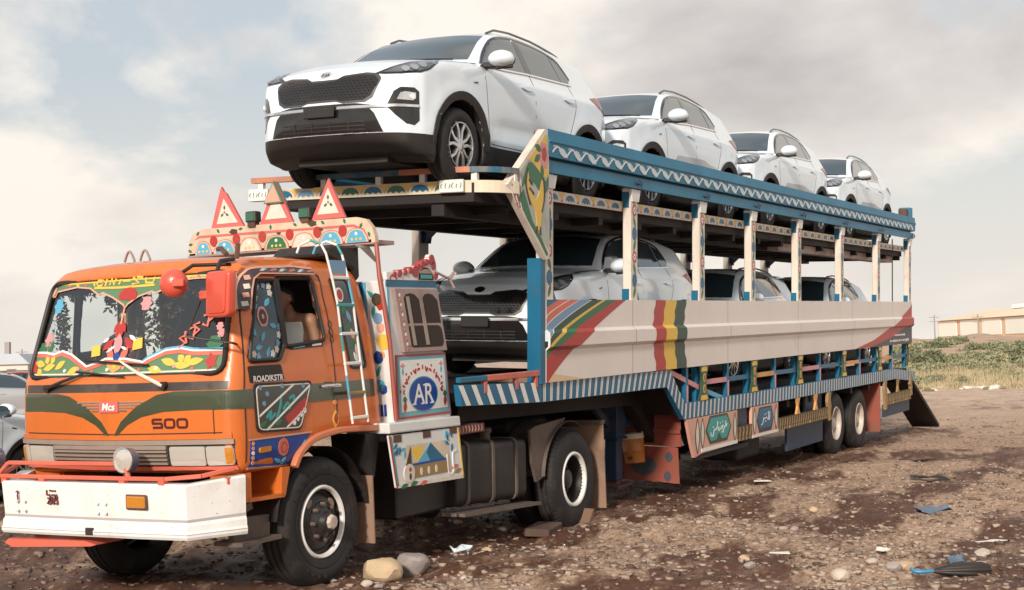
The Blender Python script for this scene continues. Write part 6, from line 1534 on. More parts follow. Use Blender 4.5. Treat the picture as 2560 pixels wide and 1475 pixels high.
    q.prism([(1.10, .83), (1.70, .83), (1.74, .73), (1.10, .73)], ft, 0, .0045, C_GOLD); q.prism([(1.03, .84), (1.12, .84), (1.11, 1.0)], ft, 0, .007, C_BRN); q.prism(ell(1.08, .78, .085, .08, 18), ft, 0, .008, C_CREAM); q.prism(ell(1.09, .81, .02, .02, 8), ft, 0, .0095, C_RED); q.prism(ell(1.09, .75, .018, .03, 8), ft, 0, .0095, C_BRN)
    for k in range(3): q.prism(ell(1.27+.12*k, .775, .02, .035, 8), ft, 0, .007, C_CREAM)
    for c_, a0 in (((.95, 1.0), 50), ((1.75, 1.0), 120)):
        for k in range(7): q.prism(leaf(c_[0]+random.uniform(-.07, .07), c_[1]+random.uniform(-.07, .07), .07, .025, R(a0+random.uniform(-40, 40))), ft, 0, .007, (C_BLUE, C_SKYB)[k % 2])
    for u, v, m_ in ((1.00, .68, C_GRN), (1.15, .685, C_GRN), (1.30, .675, C_SALMON), (1.83, .76, C_SALMON), (1.88, .72, C_GOLD)): q.prism(leaf(u, v, .12, .04, R(10)), ft, 0, .006, m_)
    q.prism(ribbon(smooth_pts([(1.70, .88), (1.72, .72), (1.80, .72), (1.80, .88), (1.86, .90)], 4), .018), ft, 0, .007, C_WHITE)
    q.build('painted_landscape', None, fl)
    for u in (.86, 1.32, 1.76): MB().box(u, u+.12, -1.25, -1.21, 1.055, 1.115).build('hinge', C_RUST, fl)
# planks, chassis, tank, battery step
q = MB(); q.box(1.93, 2.55, -1.15, -1.12, 1.02, 1.10); o = q.build('striped_plank', C_MAR, tractor)
q = MB()
for k in range(10): q.prism(ribbon(smooth_pts([(1.97+.058*k, 1.03), (1.985+.058*k, 1.06), (1.97+.058*k, 1.09)], 3), .012), lambda u, v, h: (u, -1.15-h, v), .0005, .003, C_PEACH)
q.build('painted_stripes', None, o)
MB().box(1.93, 2.55, -1.12, -.6, 1.07, 1.10).build('locker_shelf', C_WOOD, tractor)
for yy in (-.42, .42): MB().box(-.85, 5.3, yy-.04, yy+.04, .55, .82).build('chassis_rail', C_DARK, tractor)
for x in (-.7, .9, 2.2, 3.4, 5.2): MB().box(x, x+.1, -.40, .40, .58, .80).build('chassis_cross_member', C_DARK, tractor)
MB().box(-.55, .65, -.38, .38, .80, 1.15).build('engine_block', C_DARK, tractor, bevel=.05)
MB().box(1.25, 2.1, -1.0, -.46, .35, 1.05).build('battery_box', H_BLKS, tractor, bevel=.02)
MB().tube([(.07, -.85, .5), (.07, .85, .5)], .06, 10).build('front_axle', C_DARK, tractor); MB().tube([(4.35, -.9, .37), (4.35, .9, .37)], .09, 10).build('rear_axle', C_DARK, tractor)
MB().lathe([(-.25, .001), (-.2, .15), (0, .24), (.2, .15), (.25, .001)], (4.35, 0, .37), 'y', 20).build('axle_housing', C_DARK, tractor, smooth=50)
def tank():
    Mt = Matrix.Translation((2.75, 0, .62)) @ Matrix.Rotation(R(2.9), 4, 'Y')
    sec = rnd([(-1.10, -.30), (-.46, -.30), (-.46, .30), (-1.10, .30)], .09, 5)
    q = MB(); q.prism(sec, lambda u, v, h: tuple(Mt @ Vector((h, u, v))), -.66, .70); o = q.build('fuel_tank', H_BLKS, tractor, bevel=.012, smooth=35)
    for x in (.02, .48, -.45):
        q = MB(); s2 = [(u*1.0+(-.012 if u < -.78 else .012), v*1.03) for u, v in sec]; q.prism(s2, lambda u, v, h: tuple(Mt @ Vector((h, u, v))), x-.022, x+.022); q.build('tank_strap', H_GREY, o)
    q = MB(); q.lathe([(.30, .05), (.36, .05), (.36, .065), (.40, .065), (.41, .05), (.41, .001)], (0, 0, 0), 'z', 20); q.v = [tuple(Mt @ (Vector(v)+Vector((.22, -.90, 0)))) for v in q.v]; q.build('filler_cap', H_GREY, o, smooth=40)
    q = MB()
    for a in (-1.19, -1.10, -1.01):
        vs_ = [Mt @ Vector(v) for v in ((-.72, a-.03, -.375), (.78, a-.03, -.375), (.78, a+.03, -.375), (-.72, a+.03, -.375), (-.72, a-.03, -.345), (.78, a-.03, -.345), (.78, a+.03, -.345), (-.72, a+.03, -.345))]
        q2 = MB(); q2.add(vs_, [(0, 1, 2, 3), (4, 5, 6, 7), (0, 1, 5, 4), (1, 2, 6, 5), (2, 3, 7, 6), (3, 0, 4, 7)]); q2.build('step_slat', H_GREY, tractor)
tank()
# rear fender, flaps, front guard of the rear wheel
for s_ in (-1, 1):
    q = MB(); q.lathe([(0, .60), (.52, .60), (.52, .605), (0, .605)], (4.30, -1.17 if s_ < 0 else .65, .38), 'y', 14, a0=R(60), a1=R(172), closed=True); q.build('rear_fender', H_GREY, tractor)
    a_, b_ = sorted((s_*1.16, s_*1.12)); 
    q = MB(); q.prism([(3.62, .98), (4.30, 1.02), (4.20, .94), (3.98, .88), (3.82, .70), (3.74, .45), (3.60, .42), (3.52, .62), (3.50, .95)], lambda u, v, h: (u, s_*(1.13+h), v), -.03, 0); q.build('fender_side', H_GREY, tractor)
    q = MB(); a_, b_ = sorted((s_*1.235, s_*.70)); q.box(5.0, 5.015, a_, b_, -.02, .92); q.build('rear_mud_flap', C_TAN, tractor)
    q = MB(); q.box(4.97, 5.05, a_, b_, .90, .94); q.build('flap_bracket', H_GREY, tractor)
MB().box(4.0, 4.9, -.6, .6, .85, 1.0).build('fifth_wheel', C_DARK, tractor, bevel=.03)
MB().box(3.0, 4.0, -.38, .38, .82, .93).build('catwalk', C_DARK, tractor)
# wheels
H_RIMB = mat('black_wheel_disc', (.02, .017, .016), .45, dirt=.35, dirt_col=(.09, .06, .045), dscale=7)
H_RIMR = mat('white_rim_ring', (.72, .69, .65), .4, dirt=.2, dirt_col=(.35, .26, .2), dscale=8)
def front_wheel(y, s):
    w = empty('wheel', (.07, y, .505)); w.parent = tractor; t = MB(); W = .28; r = .512
    prof = [(.05, .275), (.012, .30), (.002, .335), (.0, .36), (.005, .365), (.0, .372), (-.004, .42), (.004, .45), (.02, .478), (.03, .488), (.034, .487), (.05, .502), (.07, r-.002), (.075, r-.016), (.085, r-.016), (.09, r), (.135, r), (.138, r-.016), (.148, r-.016), (.15, r), (.19, r), (.195, r-.016), (.205, r-.016), (.21, r-.002), (W-.05, .502), (W-.02, .478), (W, .42), (W, .36), (W-.012, .30), (W-.05, .275)]
    t.lathe([(s*a, b) for a, b in prof], (0, 0, 0), 'y', 64); t.build('tyre', C_RUB, w, smooth=38)
    m_ = MB(); m_.lathe([(s*.035, .292), (s*.012, .286), (s*.006, .276), (s*.012, .262), (s*.04, .254)], (0, 0, 0), 'y', 48); m_.build('rim_ring', H_RIMR, w, smooth=50)
    m_ = MB(); m_.lathe([(s*.04, .255), (s*.07, .248), (s*.075, .235), (s*.05, .20), (s*.03, .165), (s*.035, .15), (s*.02, .12), (s*.005, .11), (s*-.01, .085), (s*-.05, .075), (s*-.06, .06), (s*-.06, .001)], (0, 0, 0), 'y', 40); d_ = m_.build('rim', H_RIMB, w, smooth=40)
    for k in range(4):
        a = R(30+90*k+12); U, V = Vector((math.cos(a), 0, math.sin(a))), Vector((-math.sin(a), 0, math.cos(a)))
        q = MB(); q.prism(ell(.205, 0, .022, .042, 14), lambda u, v, h: tuple(U*u+V*v+Vector((0, s*h, 0))), .040, .056); q.build('vent_hole', C_TAN if k < 2 else H_IN, d_)
    for k in range(8):
        a = 2*math.pi*k/8; q = MB(); q.lathe([(s*.03, .016), (s*-.01, .016), (s*-.012, .001)], (math.cos(a)*.142, 0, math.sin(a)*.142), 'y', 6); q.build('wheel_nut', H_GREY, d_)
    q = MB(); q.lathe([(s*-.05, .062), (s*-.085, .055), (s*-.09, .045), (s*-.09, .001)], (0, 0, 0), 'y', 8); q.build('hub_cap', mat('worn_hub_paint', (.55, .46, .38), .5, dirt=.4), d_)
    q = MB()
    for k in range(26):
        if k in (7, 8, 13, 20, 21): continue
        a = R(150-11*k); q.prism(rect(-.012, .008, -.014, .014), (lambda a: lambda u, v, h: (math.cos(a)*(.425+v)-math.sin(a)*u, -s*(.0045+h)*1.0, math.sin(a)*(.425+v)+math.cos(a)*u))(a), -.002, .004)
    q.build('sidewall_letters', C_RUB, w)
front_wheel(-1.10, 1); front_wheel(1.10, -1)
for s_ in (-1, 1):
    w = dual_wheel('wheel', 4.33, .37, s_*1.21, -s_, H_RIMB, .53, tractor, .19)
    m_ = MB(); s2 = -s_; m_.lathe([(s2*.035, .292), (s2*.008, .286), (s2*.002, .276), (s2*.008, .258), (s2*.05, .250)], (0, 0, 0), 'y', 48); m_.build('rim_ring', H_RIMR, w, smooth=50)

# ------------------------------------------------------------------ person in the cab
def cap(X, Y, Z, a, b, r0, r1):
    a, b = np.array(a), np.array(b); e = b-a; wx, wy, wz = X-a[0], Y-a[1], Z-a[2]
    t = np.clip((wx*e[0]+wy*e[1]+wz*e[2])/(e@e), 0, 1); return np.sqrt((wx-e[0]*t)**2+(wy-e[1]*t)**2+(wz-e[2]*t)**2)-(r0+(r1-r0)*t)
def elp(X, Y, Z, c, r): 
    k = np.sqrt(((X-c[0])/r[0])**2+((Y-c[1])/r[1])**2+((Z-c[2])/r[2])**2); return (k-1)*min(r)
h = .0125; X, Y, Z = grid((-.62, -1.0, 1.22), (.50, -.26, 2.48), h)
tor = smin(elp(X, Y, Z, (.20, -.64, 2.0), (.115, .185, .17)), cap(X, Y, Z, (.20, -.64, 1.88), (.21, -.64, 1.60), .135, .145), .08)
tor = smin(tor, cap(X, Y, Z, (.19, -.82, 2.135), (.19, -.46, 2.135), .055, .055), .06)
bd = smin(tor, cap(X, Y, Z, (.185, -.64, 2.13), (.13, -.64, 2.24), .055, .052), .04)
hd_ = smin(elp(X, Y, Z, (.075, -.64, 2.335), (.098, .076, .092)), elp(X, Y, Z, (.035, -.64, 2.275), (.07, .056, .075)), .03)
hd_ = smin(hd_, cap(X, Y, Z, (-.028, -.64, 2.33), (-.045, -.64, 2.29), .010, .017), .018)
for sy in (-1, 1): hd_ = smin(hd_, elp(X, Y, Z, (.085, -.64+sy*.078, 2.31), (.022, .010, .032)), .01)
bd = smin(bd, hd_, .02)
for sy, el, ha in ((-1, (.24, -.875, 1.885), (-.05, -.80, 1.80)), (1, (.20, -.40, 1.86), (-.10, -.46, 1.72))):
    shd = (.195, -.64+sy*.195, 2.12)
    ar = smin(cap(X, Y, Z, shd, el, .056, .043), cap(X, Y, Z, el, ha, .042, .029), .015)
    hand = cap(X, Y, Z, ha, (ha[0]-.07, ha[1], ha[2]-.01), .030, .026)
    for k in range(4): hand = smin(hand, cap(X, Y, Z, (ha[0]-.07, ha[1]-.027+.018*k, ha[2]), (ha[0]-.135+.008*abs(k-1), ha[1]-.030+.020*k, ha[2]-.03), .0095, .008), .006)
    hand = smin(hand, cap(X, Y, Z, (ha[0]-.02, ha[1]+.02, ha[2]+.01), (ha[0]-.08, ha[1]+.055, ha[2]), .011, .009), .008)
    bd = smin(bd, smin(ar, hand, .015), .03)
for sy in (-1, 1): bd = smin(bd, smin(cap(X, Y, Z, (.20, -.64+sy*.09, 1.56), (-.26, -.64+sy*.11, 1.57), .085, .062), cap(X, Y, Z, (-.26, -.64+sy*.11, 1.57), (-.34, -.64+sy*.11, 1.25), .058, .042), .03), .04)
pV, pQ = nets(bd, (X[0, 0, 0], Y[0, 0, 0], Z[0, 0, 0]), h)
person = put('person', np_mesh('person', pV, pQ, [H_SKIN]))
tag(person, 'person in a white sleeveless vest sitting by the open cab window', 'person')
vest = np.maximum(tor-.009, np.maximum(np.maximum(-(Z-1.50), Z-2.125), np.minimum(np.abs(Y+.64)-.155, np.maximum(np.abs(np.abs(Y+.64)-.085)-.03, -9))))
pV, pQ = nets(vest, (X[0, 0, 0], Y[0, 0, 0], Z[0, 0, 0]), h); put('vest', np_mesh('vest', pV, pQ, [H_VEST]), person)
tr_ = np.maximum(np.minimum(bd, 9)-.010, np.maximum(Z-1.66, X-.42)); pV, pQ = nets(np.maximum(tr_, -(Z-1.24)), (X[0, 0, 0], Y[0, 0, 0], Z[0, 0, 0]), h); put('trousers', np_mesh('trousers', pV, pQ, [mat('grey_trousers', (.10, .10, .11), .8)]), person)
hair = np.maximum(hd_-.010, np.maximum(-(Z-2.345-.6*np.maximum(0, .06-X)-.0), -(X-.0))); hair = np.minimum(hair, np.maximum(hd_-.010, np.maximum(-(X-.105), -(Z-2.265))))
pV, pQ = nets(hair, (X[0, 0, 0], Y[0, 0, 0], Z[0, 0, 0]), h); put('hair', np_mesh('hair', pV, pQ, [H_HAIR]), person)
q = MB()
for sy in (-1, 1): q.lathe([(-.006, .001), (-.004, .011), (.006, .012)], (-.018, -.64+sy*.033, 2.322), 'x', 8)
q.build('eyes', H_HAIR, person); MB().tube([(-.034, -.668, 2.247), (-.040, -.64, 2.244), (-.034, -.612, 2.247)], .006, 6).build('mouth', mat('lips', (.22, .08, .06), .5), person)
person.rotation_euler = TR_ROT; person.location = Vector(TR_LOC)+Matrix.Rotation(TR_ROT[0], 3, 'X') @ Vector((-.03, -.13, -.035))
# ------------------------------------------------------------------ things lying about the yard
def rock(name, c, r, m_, seed, sub=3, flat=.7):
    bm = bmesh.new(); bmesh.ops.create_icosphere(bm, subdivisions=sub, radius=1.0); rs = np.random.default_rng(seed)
    pl = [(Vector(rs.normal(size=3)).normalized(), rs.uniform(.62, .92)) for _ in range(13)]
    for v in bm.verts:
        p = v.co.copy()
        for n, d in pl:
            k = p.dot(n)
            if k > d: p -= n*(k-d)*.92
        n3 = math.sin(p.x*7+seed)*math.sin(p.y*6+seed*2)*math.sin(p.z*8)
        p *= 1+.05*n3+rs.normal()*.012
        v.co = Vector((p.x*r[0], p.y*r[1], p.z*r[2]))
    me = bpy.data.meshes.new(name); bm.to_mesh(me); bm.free(); me.materials.append(m_)
    me.polygons.foreach_set('use_smooth', [True]*len(me.polygons)); me.set_sharp_from_angle(angle=R(28))
    o = put(name, me); o.location = c; o.rotation_euler = (0, 0, rs.uniform(0, 6)); return o
S_TAN = mat('sandstone', (.52, .38, .24), .85, dirt=.4, dirt_col=(.24, .15, .10), vary=.15, bump=.5, bscale=22, dscale=5)
S_GRY = mat('grey_stone', (.33, .28, .255), .85, dirt=.35, dirt_col=(.16, .115, .09), vary=.15, bump=.5, bscale=25, dscale=6)
S_PAL = mat('pale_stone', (.50, .42, .35), .85, dirt=.3, dirt_col=(.25, .17, .12), vary=.15, bump=.4, bscale=30, dscale=9)
p = gpt(952, 1450); tag(rock('boulder', (p.x, p.y, p.z+.085), (.19, .15, .125), S_TAN, 3), 'yellowish sandstone boulder on the ground behind the front wheel', 'boulder')
p = gpt(1030, 1432); tag(rock('boulder', (p.x, p.y, p.z+.085), (.155, .15, .125), S_GRY, 8), 'grey boulder lying against the yellowish one behind the front wheel', 'boulder')
STONES = [(916, 1466, .05, 'small grey stone at the foot of the yellowish boulder'), (945, 1470, .035, 'small tan pebble in front of the yellowish boulder'), (1217, 1377, .05, 'round grey stone to the right of the clear plastic scrap'), (1160, 1455, .035, 'lone pebble in the mud right of the two boulders'),
          (833, 1462, .03, 'pebble beside the tread of the front tyre'), (2032, 1276, .06, 'bright white stone in the middle of the yard'), (2105, 1440, .085, 'largest pale stone on the gravel left of the umbrella handle'), (2235, 1425, .07, 'flat grey stone just left of the umbrella handle'), (2265, 1422, .075, 'tan stone touching the blue tip of the umbrella handle'),
          (2455, 1395, .07, 'whitish stone behind the black umbrella canopy'), (1875, 1415, .05, 'lower of two tan stones in the bare mud patch'), (1860, 1400, .055, 'upper of two tan stones in the bare mud patch'), (2180, 1420, .05, 'tan stone at the edge of the pale gravel'), (1985, 1335, .045, 'small tan stone on the dark wheel track'), (1145, 1318, .05, 'grey stone lying in the shade beside the fuel tank step'), (1255, 1330, .045, 'grey stone in the shade before the chocked wheel')]
for i, (px, py, r_, lab) in enumerate(STONES):
    p = gpt(px, py); tag(rock('stone', (p.x, p.y, p.z+r_*.35), (r_*1.15, r_, r_*.7), (S_PAL, S_GRY, S_TAN)[i % 3], 20+i, 2), lab, 'stone', 'loose stones on the yard')
# gravel: countless chips
def gravel(name, n, seed, m_, smin_, smax_, zone, bare):
    rs = np.random.default_rng(seed); V = []; F = []
    cube = np.array([(x, y, z) for x in (-1, 1) for y in (-1, 1) for z in (-1, 1)], float); cf_ = np.array([(0, 1, 3, 2), (4, 6, 7, 5), (0, 4, 5, 1), (2, 3, 7, 6), (0, 2, 6, 4), (1, 5, 7, 3)])
    px, py = zone(rs, n); cnt = 0
    VV = []; FF_ = []
    D = np.array(_cf)[None]+np.array(_cr)[None]*((px-1280)/3450)[:, None]+np.array(_cu)[None]*(-(py-737.5)/3450)[:, None]
    T_ = -(EYE+.02-GX*8.77-GY*7.6)/(D[:, 2]+GX*D[:, 0]+GY*D[:, 1]); XX, YY = D[:, 0]*T_, D[:, 1]*T_; ZZ = ground_z(XX, YY)
    K_ = dryness(XX, YY); K_ = (.16+.64*K_) if bare > 0 else ((.2+.6*K_) if bare == 0 else (.9-.5*K_))   # chips gather where the ground is dry
    for i in np.nonzero(rs.uniform(size=n) < K_)[0]:
        x, y = XX[i], YY[i]
        s = smin_+(smax_-smin_)*rs.uniform(0, 1)**3.2; a = rs.uniform(0, 6.28)
        q = cube*np.array([s*rs.uniform(.7, 1.5), s*rs.uniform(.6, 1), s*rs.uniform(.3, .6)])*rs.uniform(.55, 1.0, (8, 1))+rs.normal(size=(8, 3))*s*.10
        c, sn_ = math.cos(a), math.sin(a); q = np.stack([q[:, 0]*c-q[:, 1]*sn_, q[:, 0]*sn_+q[:, 1]*c, q[:, 2]], 1)
        q += np.array([x, y, ZZ[i]+s*.14]); VV.append(q); FF_.append(cf_+cnt*8); cnt += 1
    me = np_mesh(name, np.concatenate(VV), np.concatenate(FF_), [m_], smooth=True); o = put(name, me, None, 'stuff'); return o
zA = lambda rs, n: (rs.uniform(-40, 2600, n), 1475-(rs.uniform(0, 1, n)**.8)*430)
zB = lambda rs, n: (rs.uniform(850, 2600, n), 1490-(rs.uniform(0, 1, n)**1.1)*330)
S_CH1 = mat('gravel_pale', (.35, .265, .205), .9, vary=.25, dscale=2.5, bump=.2); S_CH2 = mat('gravel_tan', (.21, .138, .10), .9, vary=.25, dscale=2.5, bump=.2); S_CH3 = mat('gravel_dark', (.11, .07, .052), .9, vary=.25, dscale=2.5)
for nm, n, sd, m_, a, b, z_, br in (('pale_gravel', 17000, 1, S_CH1, .005, .038, zB, 1), ('tan_gravel', 20000, 2, S_CH2, .005, .036, zA, 0), ('dark_gravel', 6000, 3, S_CH3, .008, .034, zA, -1)):
    g_ = gravel(nm, n, sd, m_, a, b, z_, br); g_['label'] = {'pale_gravel': 'pale gravel chips strewn over the muddy yard', 'tan_gravel': 'tan gravel chips strewn over the muddy yard', 'dark_gravel': 'dark muddy gravel chips over the yard'}[nm]; g_['category'] = 'gravel'
# litter
def sheet(name, poly, px, py, h, m_, amp, rot, lab, cat, seed=1):
    p = gpt(px, py); rs = np.random.default_rng(seed); mb = MB(); n = 9; vs_ = []; xs = [q[0] for q in poly]; ys = [q[1] for q in poly]
    A = np.array(poly); pts = [Vector(q) for q in poly]
    gu, gv = np.meshgrid(np.linspace(min(xs), max(xs), 9)[1:-1], np.linspace(min(ys), max(ys), 9)[1:-1]); ok = poly_sdf(A, gu, gv) < -.008
    pts += [Vector((float(a), float(b))) for a, b in zip(gu[ok], gv[ok])]; N = len(poly)
    r_ = geometry.delaunay_2d_cdt(pts, [(i, (i+1) % N) for i in range(N)], [], 1, 1e-5); sc_ = max(max(xs)-min(xs), .05)
    hh = [h+amp*(math.sin(v.x/sc_*9+seed)*math.cos(v.y/sc_*8+seed*2)*.5+.5+rs.uniform(-.12, .12)) for v in r_[0]]
    K = len(r_[0]); top = [(v.x, v.y, z) for v, z in zip(r_[0], hh)]; low = [(v.x, v.y, z-.006) for v, z in zip(r_[0], hh)]
    fs = [tuple(f) for f in r_[2]]+[tuple(K+i for i in f[::-1]) for f in r_[2]]; ec = {(f[i], f[(i+1) % len(f)]) for f in r_[2] for i in range(len(f))}
    fs += [(b, a, K+a, K+b) for a, b in ec if (b, a) not in ec]
    o = mb.add(top+low, fs).build(name, m_, None, smooth=30); o.location = p; o.rotation_euler = (0, 0, rot); return tag(o, lab, cat)
L_WHT = mat('white_litter', (.70, .64, .56), .6, dirt=.3); L_BLK = mat('black_litter', (.025, .018, .016), .5); L_BLU = mat('blue_plastic', (.03, .22, .42), .4); L_GBL = mat('grey_blue_cloth', (.11, .16, .22), .8, vary=.2)
L_CLR = mat('clear_plastic', (.55, .60, .64), .12, spec=.9, coat=.6)
sheet('plastic_scrap', [(-.10, -.04), (.06, -.06), (.12, .0), (.05, .07), (-.03, .03), (-.09, .05)], 1153, 1392, .02, L_CLR, .09, -.5, 'shiny clear plastic scrap right of the grey boulder', 'plastic scrap', 5)
sheet('rag', [(-.20, -.07), (.16, -.08), (.24, .0), (.12, .09), (-.14, .08)], 2328, 1279, .015, L_GBL, .08, -1.0, 'crumpled grey-blue rag lying on the gravel', 'rag', 2)
sheet('board_scrap', [(-.16, -.05), (.18, -.03), (.17, .05), (-.15, .03)], 2475, 1346, .03, L_WHT, .02, -.7, 'long whitish board scrap on the gravel at the right', 'board', 4)
sheet('board_scrap', [(-.09, -.03), (.09, -.03), (.09, .03), (-.09, .03)], 1948, 1383, .02, L_WHT, .01, -1.1, 'short white strip on the gravel in the middle', 'board', 7)
sheet('paper_scrap', [(-.07, -.06), (.06, -.05), (.09, .05), (-.05, .06)], 2207, 1382, .015, L_WHT, .05, .3, 'white paper scrap left of the long board scrap', 'paper', 9)
sheet('paper_scrap', [(-.12, -.05), (.12, -.04), (.10, .05), (-.10, .05)], 1905, 1210, .02, L_WHT, .02, -1.0, 'white scrap lying near the trailer wheels', 'paper', 11)
for (px, py, w_, lab, sd) in ((2278, 1158, .34, 'black strip of rubber behind the trailer wheels', 3), (2322, 1199, .26, 'upper of two thin dark strips on the pale ground', 6), (2325, 1208, .26, 'lower of two thin dark strips on the pale ground', 8)):
    sheet('rubber_strip', [(-w_, -.05), (0, -.07), (w_, -.03), (w_*.9, .03), (0, .0), (-w_*.95, .03)], px, py, .02, L_BLK, .05, -1.05, lab, 'rubber strip', sd)
p = gpt(2380, 1440)
bun = empty('folded_umbrella'); tag(bun, 'black wrapped umbrella with a bright blue handle on the gravel', 'umbrella')
q = MB()
for k in range(9):
    a = 2*math.pi*k/9; pts = []
    for t, r_ in ((0, .012), (.15, .04), (.4, .062), (.62, .07), (.70, .055)):
        pts.append((t, math.cos(a)*r_, .055+math.sin(a)*r_*.75))
    q.tube(pts, [.010, .024, .032, .034, .02], 6)
q.build('canopy', L_BLK, bun, smooth=60)
MB().tube([(0, 0, .055), (-.10, 0, .05), (-.19, .01, .045), (-.25, .035, .05), (-.26, .07, .07)], [.013, .018, .02, .02, .016], 10).build('handle', L_BLU, bun, smooth=60)
bun.location = (p.x-.03, p.y+.13, p.z); bun.rotation_euler = (0, 0, R(-58)); bun.scale = (.62, .8, .8)
q = sheet('paper_scrap', [(-.08, -.03), (.07, -.04), (.09, .03), (-.06, .04)], 2385, 1412, .02, L_GBL, .07, -.9, 'torn grey paper just behind the black umbrella', 'paper', 13)
# wooden chocks
pc_ = gpt(1385, 1328); q = MB(); q.box(-.26, .26, -.13, .13, -.02, .06); o = q.build('wheel_chock', mat('old_timber_block', (.085, .05, .034), .85, dirt=.4, vary=.2, bump=.3), None, bevel=.01); o.location = (pc_.x, pc_.y+.12, pc_.z); o.rotation_euler = (0, 0, R(12)); tag(o, 'flat wooden block jammed in front of the rear tractor wheel', 'wheel chock')
pc_ = gpt(1488, 1305); q = MB(); q.prism([(-.08, 0), (.07, 0), (.07, .14), (.03, .14)], lambda u, v, h: (u, h, v), -.06, .06); o = q.build('wheel_chock', mat('old_wedge', (.17, .10, .065), .85, dirt=.4), None, bevel=.01); o.location = (pc_.x, pc_.y+.1, pc_.z-.02); tag(o, 'pale wedge behind the rear tractor wheel', 'wheel chock')
# water cooler jug hanging under the gooseneck
jug = empty('water_cooler'); tag(jug, 'orange water cooler jug with white lid hanging under the trailer neck', 'water cooler')
J_OR = mat('orange_jug_plastic', (.50, .17, .03), .4, dirt=.45, dirt_col=(.20, .08, .03), dscale=7); J_WH = mat('jug_lid_cream', (.62, .52, .42), .5, dirt=.4)
MB().lathe([(0, .001), (0, .115), (.01, .125), (.14, .135), (.145, .139), (.15, .135), (.29, .14), (.31, .13)], (0, 0, 0), 'z', 28).build('jug_body', J_OR, jug, smooth=40)
MB().lathe([(.30, .142), (.335, .145), (.365, .13), (.385, .06), (.39, .001)], (0, 0, 0), 'z', 28).build('lid', J_WH, jug, smooth=40)
MB().tube([(0, -.14, .30)]+[(0, -.14*math.cos(t), .40+.20*math.sin(t)) for t in np.linspace(.1, math.pi-.1, 9)]+[(0, .14, .30)], .010, 6).build('handle', J_WH, jug, smooth=60)
MB().box(-.15, -.135, -.03, .03, .05, .09).build('tap', C_RUST, jug)
jug.location = (15.86, 6.93, .26); jug.rotation_euler = (R(-9), R(4), 0)
MB_ = MB().tube([(15.86, 7.04, .84), (15.86, 7.04, 1.25)], .006, 5); o = MB_.build('hanging_cable', C_DARK, trailer); o.matrix_parent_inverse = Matrix.Translation(-Vector(trailer.location))

# ------------------------------------------------------------------ background
zc = lambda x, y: float(ground_z(x, y, False))
def up(o, z=0.0):
    o.rotation_mode = 'QUATERNION'; o.rotation_quaternion = UPQ @ Matrix.Rotation(z, 3, 'Z').to_quaternion(); return o
def at(px, Z): # point at photograph column px, depth Z, on the ground plane
    d = _cf+_cr*((px-1280)/3450); x, y = d.x*Z, d.y*Z; return Vector((x, y, zc(x, y)))
# parked cars at the left, beyond the truck
def car_copy(body_mat, loc, rz, lab, drop=()):
    c = copy_tree(car0); c.location = loc; c.name = 'parked_car'
    up(c, rz); tag(c, lab, 'car')
    for k in ('group',):
        if k in c: del c[k]
    for ch in list(c.children_recursive):
        if body_mat and ch.data and ch.data.materials and K_WHITE in list(ch.data.materials):
            ch.data = ch.data.copy()
            for i, m_ in enumerate(ch.data.materials):
                if m_ == K_WHITE: ch.data.materials[i] = body_mat
        if ch.name.split('.')[0] in ('emblem', 'lettering'): bpy.data.objects.remove(ch)
    return c
car_copy(None, (14.35, 15.9, zc(14.3, 15.9)-.02), R(184), 'white car parked behind the truck cab at the left edge')
car_copy(mat('red_car_paint', (.30, .02, .02), .3, coat=.8), (at(75, 45)-Vector((-1.7, 1.48, 0))), R(139), 'red car parked beyond the white car at the left edge')
car_copy(mat('silver_car_paint', (.45, .45, .46), .3, metal=.4, coat=.8), (at(8, 41)-Vector((-1.7, 1.48, 0))), R(139), 'silver car with a dark window beyond the white car')
# far left: boundary wall, shed with a chimney, masts
Wt = mat('tan_wall_render', (.42, .33, .24), .9, vary=.12, dscale=.4); Wb = mat('blueish_roof_sheet', (.42, .46, .50), .6, vary=.1, dscale=.3); Ww = mat('whitewashed_wall', (.62, .56, .48), .9, vary=.08, dscale=.4); Wp = mat('far_pole_grey', (.30, .27, .25), .8)
a_, b_ = at(-200, 95), at(140, 105)
q = MB(); L_ = (b_-a_).length; q.box(0, L_, -.15, .15, -.5, 1.45); q.box(-.1, L_+.1, -.22, .22, 1.45, 1.6); o = q.build('boundary_wall', Wt); o.location = a_; up(o, math.atan2((b_-a_).y, (b_-a_).x)); tag(o, 'long tan boundary wall far off at the left edge', 'wall')
def shed(px, Z, w, d, h, lab, name='shed'):
    c = at(px, Z); r = empty(name, c); up(r, R(YAW-90)); tag(r, lab, 'building')
    MB().box(-w/2, w/2, 0, d, -1, h).build('wall', Ww, r)
    MB().prism([(-w/2-.4, h), (w/2+.4, h), (w/2*.7, h+1.3), (-w/2*.7, h+1.3)], lambda u, v, hh: (u, hh, v), -.4, d+.4).build('roof', Wb, r)
    for k in range(int(w/3)):
        u = -w/2+1.5+3*k; f = MB().box(u-.6, u+.6, -.06, .02, h*.3, h*.75).build('window', Wp, r); MB().box(u-.5, u+.5, -.08, -.05, h*.34, h*.71).build('pane', K_GLS, f)
    return r
sd_ = shed(4, 170, 6.5, 8, 2.2, 'small white shed with a bluish roof and chimney beyond the wall')
MB().box(-.1, .5, 1.4, 2.0, 3.2, 5.0).build('chimney', Wp, sd_)
shed(44, 190, 5.5, 6, 1.6, 'low grey hut right of the chimney shed, left of the cab')
